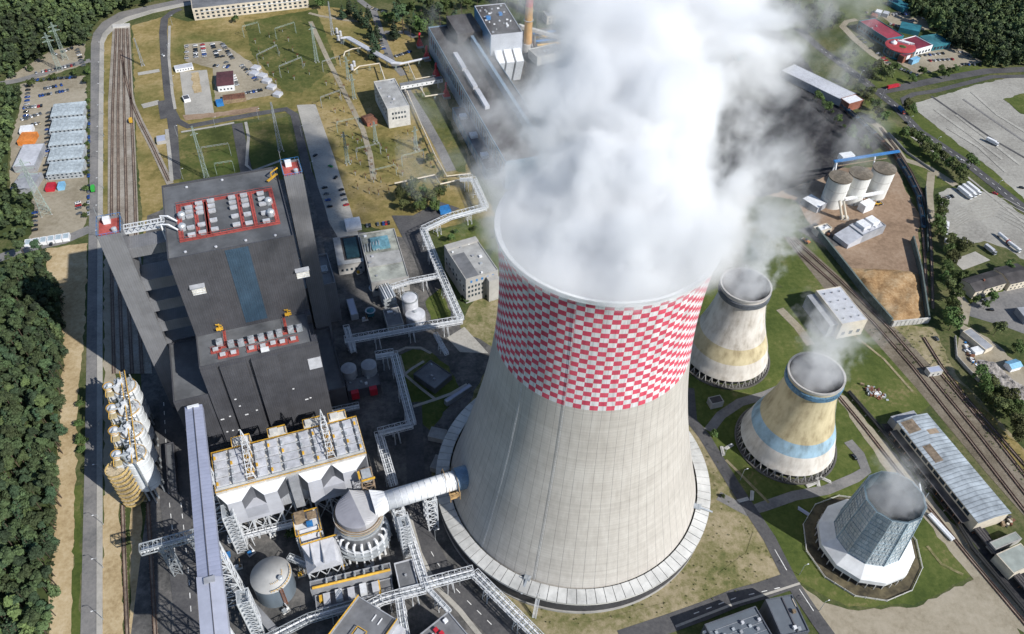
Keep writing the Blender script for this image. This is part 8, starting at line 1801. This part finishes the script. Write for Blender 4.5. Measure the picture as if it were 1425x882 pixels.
tree_list([(1340, 382), (1343, 405), (1358, 416), (1368, 419), (1382, 412), (1410, 362), (1403, 372), (1392, 378), (1372, 424), (1352, 408)], ['broad', 'bush'], 'garden tree round the dark-roofed houses, %s from the left', 'garden trees round the dark-roofed houses', (.6, .95))
tree((1388, 457), 'olive', 'big round bushy tree beside the long narrow shed', 1.15); tree((1417, 484), 'broad', 'round tree at the right edge below the worn lot', .9)
tree_list([(1372, 540), (1384, 532), (1392, 546), (1403, 555), (1378, 556), (1390, 564), (1406, 572), (1416, 588), (1366, 526), (1422, 606), (1420, 566)], ['broad', 'olive'], 'dark tree of the shaded thicket below the rubble, %s from the top left', 'trees of the thicket below the rubble', (.9, 1.3))
tree((994, 603), 'bush', 'bright green bush at the road corner near the yellow tower', 1.5); tree((1006, 690), 'bush', 'small pale bush on the verge left of the shaded road', .8); tree((628, 330), 'broad', 'dark round tree beside the zigzag bridge and the laboratory', .8); tree((635, 322), 'bush', 'dark bush on the lawn behind the laboratory', 1.2); tree((660, 318), 'bush', 'small round bush alone on the laboratory lawn', 1.2)
tree_list([(678, 412), (690, 408), (650, 418), (643, 415), (686, 330), (690, 322)], ['bush'], 'low bush at the foot of the laboratory, %s counted', 'bushes at the laboratory', (.8, 1.2))
tree((560, 742), 'bush', 'mossy bush under the white stair tower by the duct', 1.6); tree((406, 742), 'bush', 'greenish bush between storage tank and duct hood', 1.6)
tree_list([(112, 562), (111, 590), (112, 612), (113, 626)], ['bush'], 'roadside bush between sandy track and long road, %s from the top', 'bushes by the sandy track', (1.2, 1.8))
tree_list([(124, 88), (122, 98), (113, 104), (119, 112), (121, 128), (122, 140), (118, 84), (103, 100), (90, 103), (74, 108), (58, 112), (44, 116)], ['bush', 'broad'], 'verge tree round the small upper car park, %s counted', 'verge trees of the upper car park', (.5, .75))
tree_list([(121.5, 150), (121.5, 165), (121, 182), (121, 200), (120, 220), (120, 240), (119.5, 262), (119, 285), (118, 300)], ['bush'], 'verge bush behind the cabin blocks, %s from the top', 'verge bushes along the long road', (.9, 1.4))
# --- woods
def in_poly(px, x, y):
    ins_ = False; j = len(px)-1
    for i in range(len(px)):
        (xi, yi), (xj, yj) = px[i], px[j]
        if (yi > y) != (yj > y) and x < (xj-xi)*(y-yi)/(yj-yi)+xi: ins_ = not ins_
        j = i
    return ins_
def spots(px, step, z, seed):
    rg = np.random.RandomState(seed); P_ = [G(*q, z)[:2] for q in px]; xs, ys = [p[0] for p in P_], [p[1] for p in P_]; out = []
    y = min(ys); r = 0
    while y < max(ys):
        x = min(xs)+(step/2 if r % 2 else 0)
        while x < max(xs):
            a, b = x+rg.uniform(-.38, .38)*step, y+rg.uniform(-.38, .38)*step
            if in_poly(P_, a, b): out.append((a, b))
            x += step
        y += step*.87; r += 1
    return out
floor_ = ground_mat('forest_floor', [(.3, (.035, .05, .018)), (.6, (.06, .08, .028))], .05, .4)
def forest_floor(px):
    m = MB(); m.sheet([G(*q) for q in px], 0); lay(.058, m.build('forest_floor', floor_))
near = [(-30, 372), (0, 372), (44, 343), (60, 344), (62, 372), (80, 402), (80, 450), (84, 484), (78, 540), (80, 590), (72, 740), (64, 900), (-60, 900)]
forest_floor([(-40, 380), (0, 380), (44, 352), (62, 352), (66, 380), (84, 410), (84, 484), (80, 590), (72, 740), (64, 900), (-60, 900)])
sp = spots(near, 5.0, 11, 5)
vis = []; rest = []
for a, b in sp:
    x, y = PX((a, b, 14)); (vis if -6 < x < 1431 and -6 < y < 890 else rest).append((a, b))
random.Random(3).shuffle(vis); rest += vis[290:]; vis = vis[:290]
KINDS_ = [('pine', 'leaf_pine', 18, 3.3), ('pine', 'leaf_deep', 17, 3.0), ('broad', 'leaf_pine', 15, 3.9), ('spruce', 'leaf_deep', 18, 3.2)]
FM = []
for i in range(8):
    kd, mt, h, r = KINDS_[i % 4]; rg = np.random.RandomState(40+i); V_ = leaf_cloud(rg, lobes_for(kd, rg, h, r), 1100, .36); nL = len(V_)//4
    tv = []
    for k in range(4): a = PI/2*k; b = a+PI/2; w_ = .3; tv += [(w_*math.cos(a), w_*math.sin(a), 0), (w_*math.cos(b), w_*math.sin(b), 0), (w_*.5*math.cos(b), w_*.5*math.sin(b), h*.75), (w_*.5*math.cos(a), w_*.5*math.sin(a), h*.75)]
    me = quads_mesh('forest_tree', np.concatenate([V_, np.array(tv)]), [M[mt], M['bark']]); mi = np.zeros(nL+4, np.int32); mi[nL:] = 1; me.polygons.foreach_set('material_index', mi); FM.append(me)
FN = [('pine_tree', 'mid green pine crown'), ('pine_tree', 'dark green pine crown'), ('broadleaf_tree', 'rounded green crown'), ('spruce_tree', 'dark pointed spruce')]
for a, b in vis:
    k = R_.randrange(8); nm, lb = FN[k % 4]; o = bpy.data.objects.new(nm, FM[k]); col.objects.link(o); o.location = (a, b, 0); f = R_.choice((R_.uniform(.62, .85), R_.uniform(.85, 1.1), R_.uniform(.95, 1.3))); o.scale = (f, f, f*R_.uniform(.9, 1.1)); o.rotation_euler.z = R_.uniform(0, 6.28); tag(o, lb+' among many in the forest left of the sandy track', 'tree', {'pine_tree': 'pines', 'broadleaf_tree': 'broadleaf trees', 'spruce_tree': 'spruces'}[nm]+' of the forest by the sandy track'+(', darker' if k % 4 == 1 else ''))
def forest(label, pts, n, s, seed, hs=(.8, 1.15), kinds=KINDS_):
    rg = np.random.RandomState(seed); VV = []; protos = []
    for i in range(6): kd, mt, h, r = kinds[i % len(kinds)]; protos.append(leaf_cloud(rg, lobes_for(kd, rg, h, r), n, s))
    for a, b in pts:
        v = protos[rg.randint(6)]; t_ = rg.uniform(0, 6.28); f = rg.uniform(*hs); c, s_ = math.cos(t_)*f, math.sin(t_)*f; w_ = np.empty_like(v); w_[:, 0] = v[:, 0]*c-v[:, 1]*s_+a; w_[:, 1] = v[:, 0]*s_+v[:, 1]*c+b; w_[:, 2] = v[:, 2]*f*rg.uniform(.9, 1.1); VV.append(w_)
    me = quads_mesh('forest', np.concatenate(VV), [forest_m, forest_m2]); nq = len(me.polygons); per = len(protos[0])//4; me.polygons.foreach_set('material_index', np.repeat(rg.randint(0, 2, len(pts)), per).astype(np.int32)); o = bpy.data.objects.new('forest', me); col.objects.link(o); return tag(o, label, 'forest', kind='stuff')
forest_m = flat('far_foliage', (.052, .082, .030), .8, .35, .09); forest_m2 = flat('far_foliage_light', (.080, .115, .038), .8, .35, .09)
forest('rest of the dense forest along the left edge', rest, 420, .6, 11)
TLF = [(-60, -60), (260, -60), (214, 2), (166, 10), (142, 24), (128, 40), (120, 56), (68, 70), (30, 96), (-60, 118)]
forest_floor(TLF); forest('dark mixed forest filling the top left corner', spots(TLF, 7.2, 8, 6), 150, 1.05, 12)
LMF = [(-60, 126), (28, 120), (28, 142), (12, 196), (10, 262), (44, 268), (44, 326), (-60, 345)]
forest_floor(LMF); forest('bushy green wood left of the cabin blocks', spots(LMF, 6.5, 6, 7), 200, .85, 13, (.5, .9), [KINDS_[2], KINDS_[0]])
TRF = [(1250, -60), (1500, -60), (1500, 84), (1420, 86), (1392, 84), (1350, 66), (1322, 52), (1300, 28), (1268, 14)]
forest_floor(TRF); forest('dark conifer forest filling the top right corner', spots(TRF, 6.8, 10, 8), 170, 1.0, 14, (.95, 1.3), [KINDS_[0], KINDS_[3], KINDS_[1]])
TMF = [(430, -60), (1110, -60), (1080, -12), (900, -20), (700, -14), (520, -12), (440, -14)]
forest_floor(TMF); forest('line of dark woodland beyond the old plant', spots(TMF, 8, 5, 9), 110, 1.3, 15)
# rough tussocks and weeds
def weeds(label, px, n, s, mat, seed):
    rg = np.random.RandomState(seed); P_ = [G(*q)[:2] for q in px]; xs, ys = [p[0] for p in P_], [p[1] for p in P_]; C_ = []
    while len(C_) < n:
        a, b = rg.uniform(min(xs), max(xs)), rg.uniform(min(ys), max(ys))
        if in_poly(P_, a, b): C_.append((a, b))
    VV = [leaf_cloud(rg, [(a, b, .3+s*.3, s*rg.uniform(.4, 1.1), .6)], 14, s*.35) for a, b in C_]; me = quads_mesh('weeds', np.concatenate(VV), mat); o = bpy.data.objects.new('weeds', me); col.objects.link(o); return tag(o, label, 'weeds', kind='stuff')
weeds('scattered weeds on the worn grass under the checked tower', [(985, 610), (1060, 745), (1090, 800), (980, 845), (760, 878), (720, 850), (900, 830), (975, 720)], 110, .5, M['leaf_olive'], 21)
weeds('weeds along the diagonal railway verge', [(1190, 450), (1300, 462), (1440, 660), (1440, 690), (1290, 520)], 150, .7, M['leaf_olive'], 22)
weeds('scrub along the forest edge by the sandy track', [(62, 380), (70, 378), (90, 410), (90, 480), (86, 590), (78, 740), (72, 890), (62, 890), (76, 600), (80, 480)], 300, 1.1, M['leaf_pine'], 23)
weeds('tufts in the dry grass of the switchyard', [(430, 60), (470, 60), (540, 170), (600, 240), (500, 300), (440, 140)], 260, .5, M['leaf_olive'], 24)
# ================================================================== CAMERA, SKY, SUN
cd = bpy.data.cameras.new('camera'); cam = bpy.data.objects.new('camera', cd); col.objects.link(cam)
cd.sensor_width = 36; cd.lens = FOC/PW*36; cd.clip_start = 1; cd.clip_end = 9000
mw = Matrix.Identity(4)
for i in range(3): mw[i][0], mw[i][1], mw[i][2], mw[i][3] = RIGHT[i], UP[i], -FWD[i], CAM[i]
cam.matrix_world = mw; scene.camera = cam
w = bpy.data.worlds.new('World'); scene.world = w; w.use_nodes = True; nt = w.node_tree
sky = nt.nodes.new('ShaderNodeTexSky'); sky.sky_type = 'NISHITA'; sky.sun_disc = False
EL, AZ = math.radians(39), math.radians(123)           # sun height; bearing from +Y towards +X
sky.sun_elevation = EL; sky.sun_rotation = AZ; sky.altitude = 300; sky.air_density = 1.0; sky.dust_density = .6; sky.ozone_density = 3.5
nt.links.new(sky.outputs[0], nt.nodes['Background'].inputs['Color']); nt.nodes['Background'].inputs['Strength'].default_value = .1
ld = bpy.data.lights.new('sun', 'SUN'); ld.energy = 5.0; ld.angle = math.radians(.53); ld.color = (1, .965, .915)
sun = bpy.data.objects.new('sun', ld); col.objects.link(sun)
sd = Vector((math.sin(AZ)*math.cos(EL), math.cos(AZ)*math.cos(EL), math.sin(EL)))
sun.rotation_euler = sd.to_track_quat('Z', 'Y').to_euler(); sun.location = (300, -300, 500)
vs = scene.view_settings; scene.display_settings.display_device = 'sRGB'; vs.view_transform = 'Standard'; vs.look = 'None'; vs.exposure = 0.16; vs.gamma = 1; vs.use_curve_mapping = False
scene.render.engine = 'CYCLES'; cy = scene.cycles
cy.max_bounces = 14; cy.diffuse_bounces = 3; cy.glossy_bounces = 2; cy.transmission_bounces = 2; cy.volume_bounces = 12; cy.transparent_max_bounces = 8
cy.volume_step_rate = .45; cy.volume_max_steps = 256; cy.use_denoising = True; cy.use_adaptive_sampling = True; cy.adaptive_threshold = .02
try: cy.denoiser = 'OPENIMAGEDENOISE'
except Exception: pass
cy.sample_clamp_indirect = 8
lay_down()
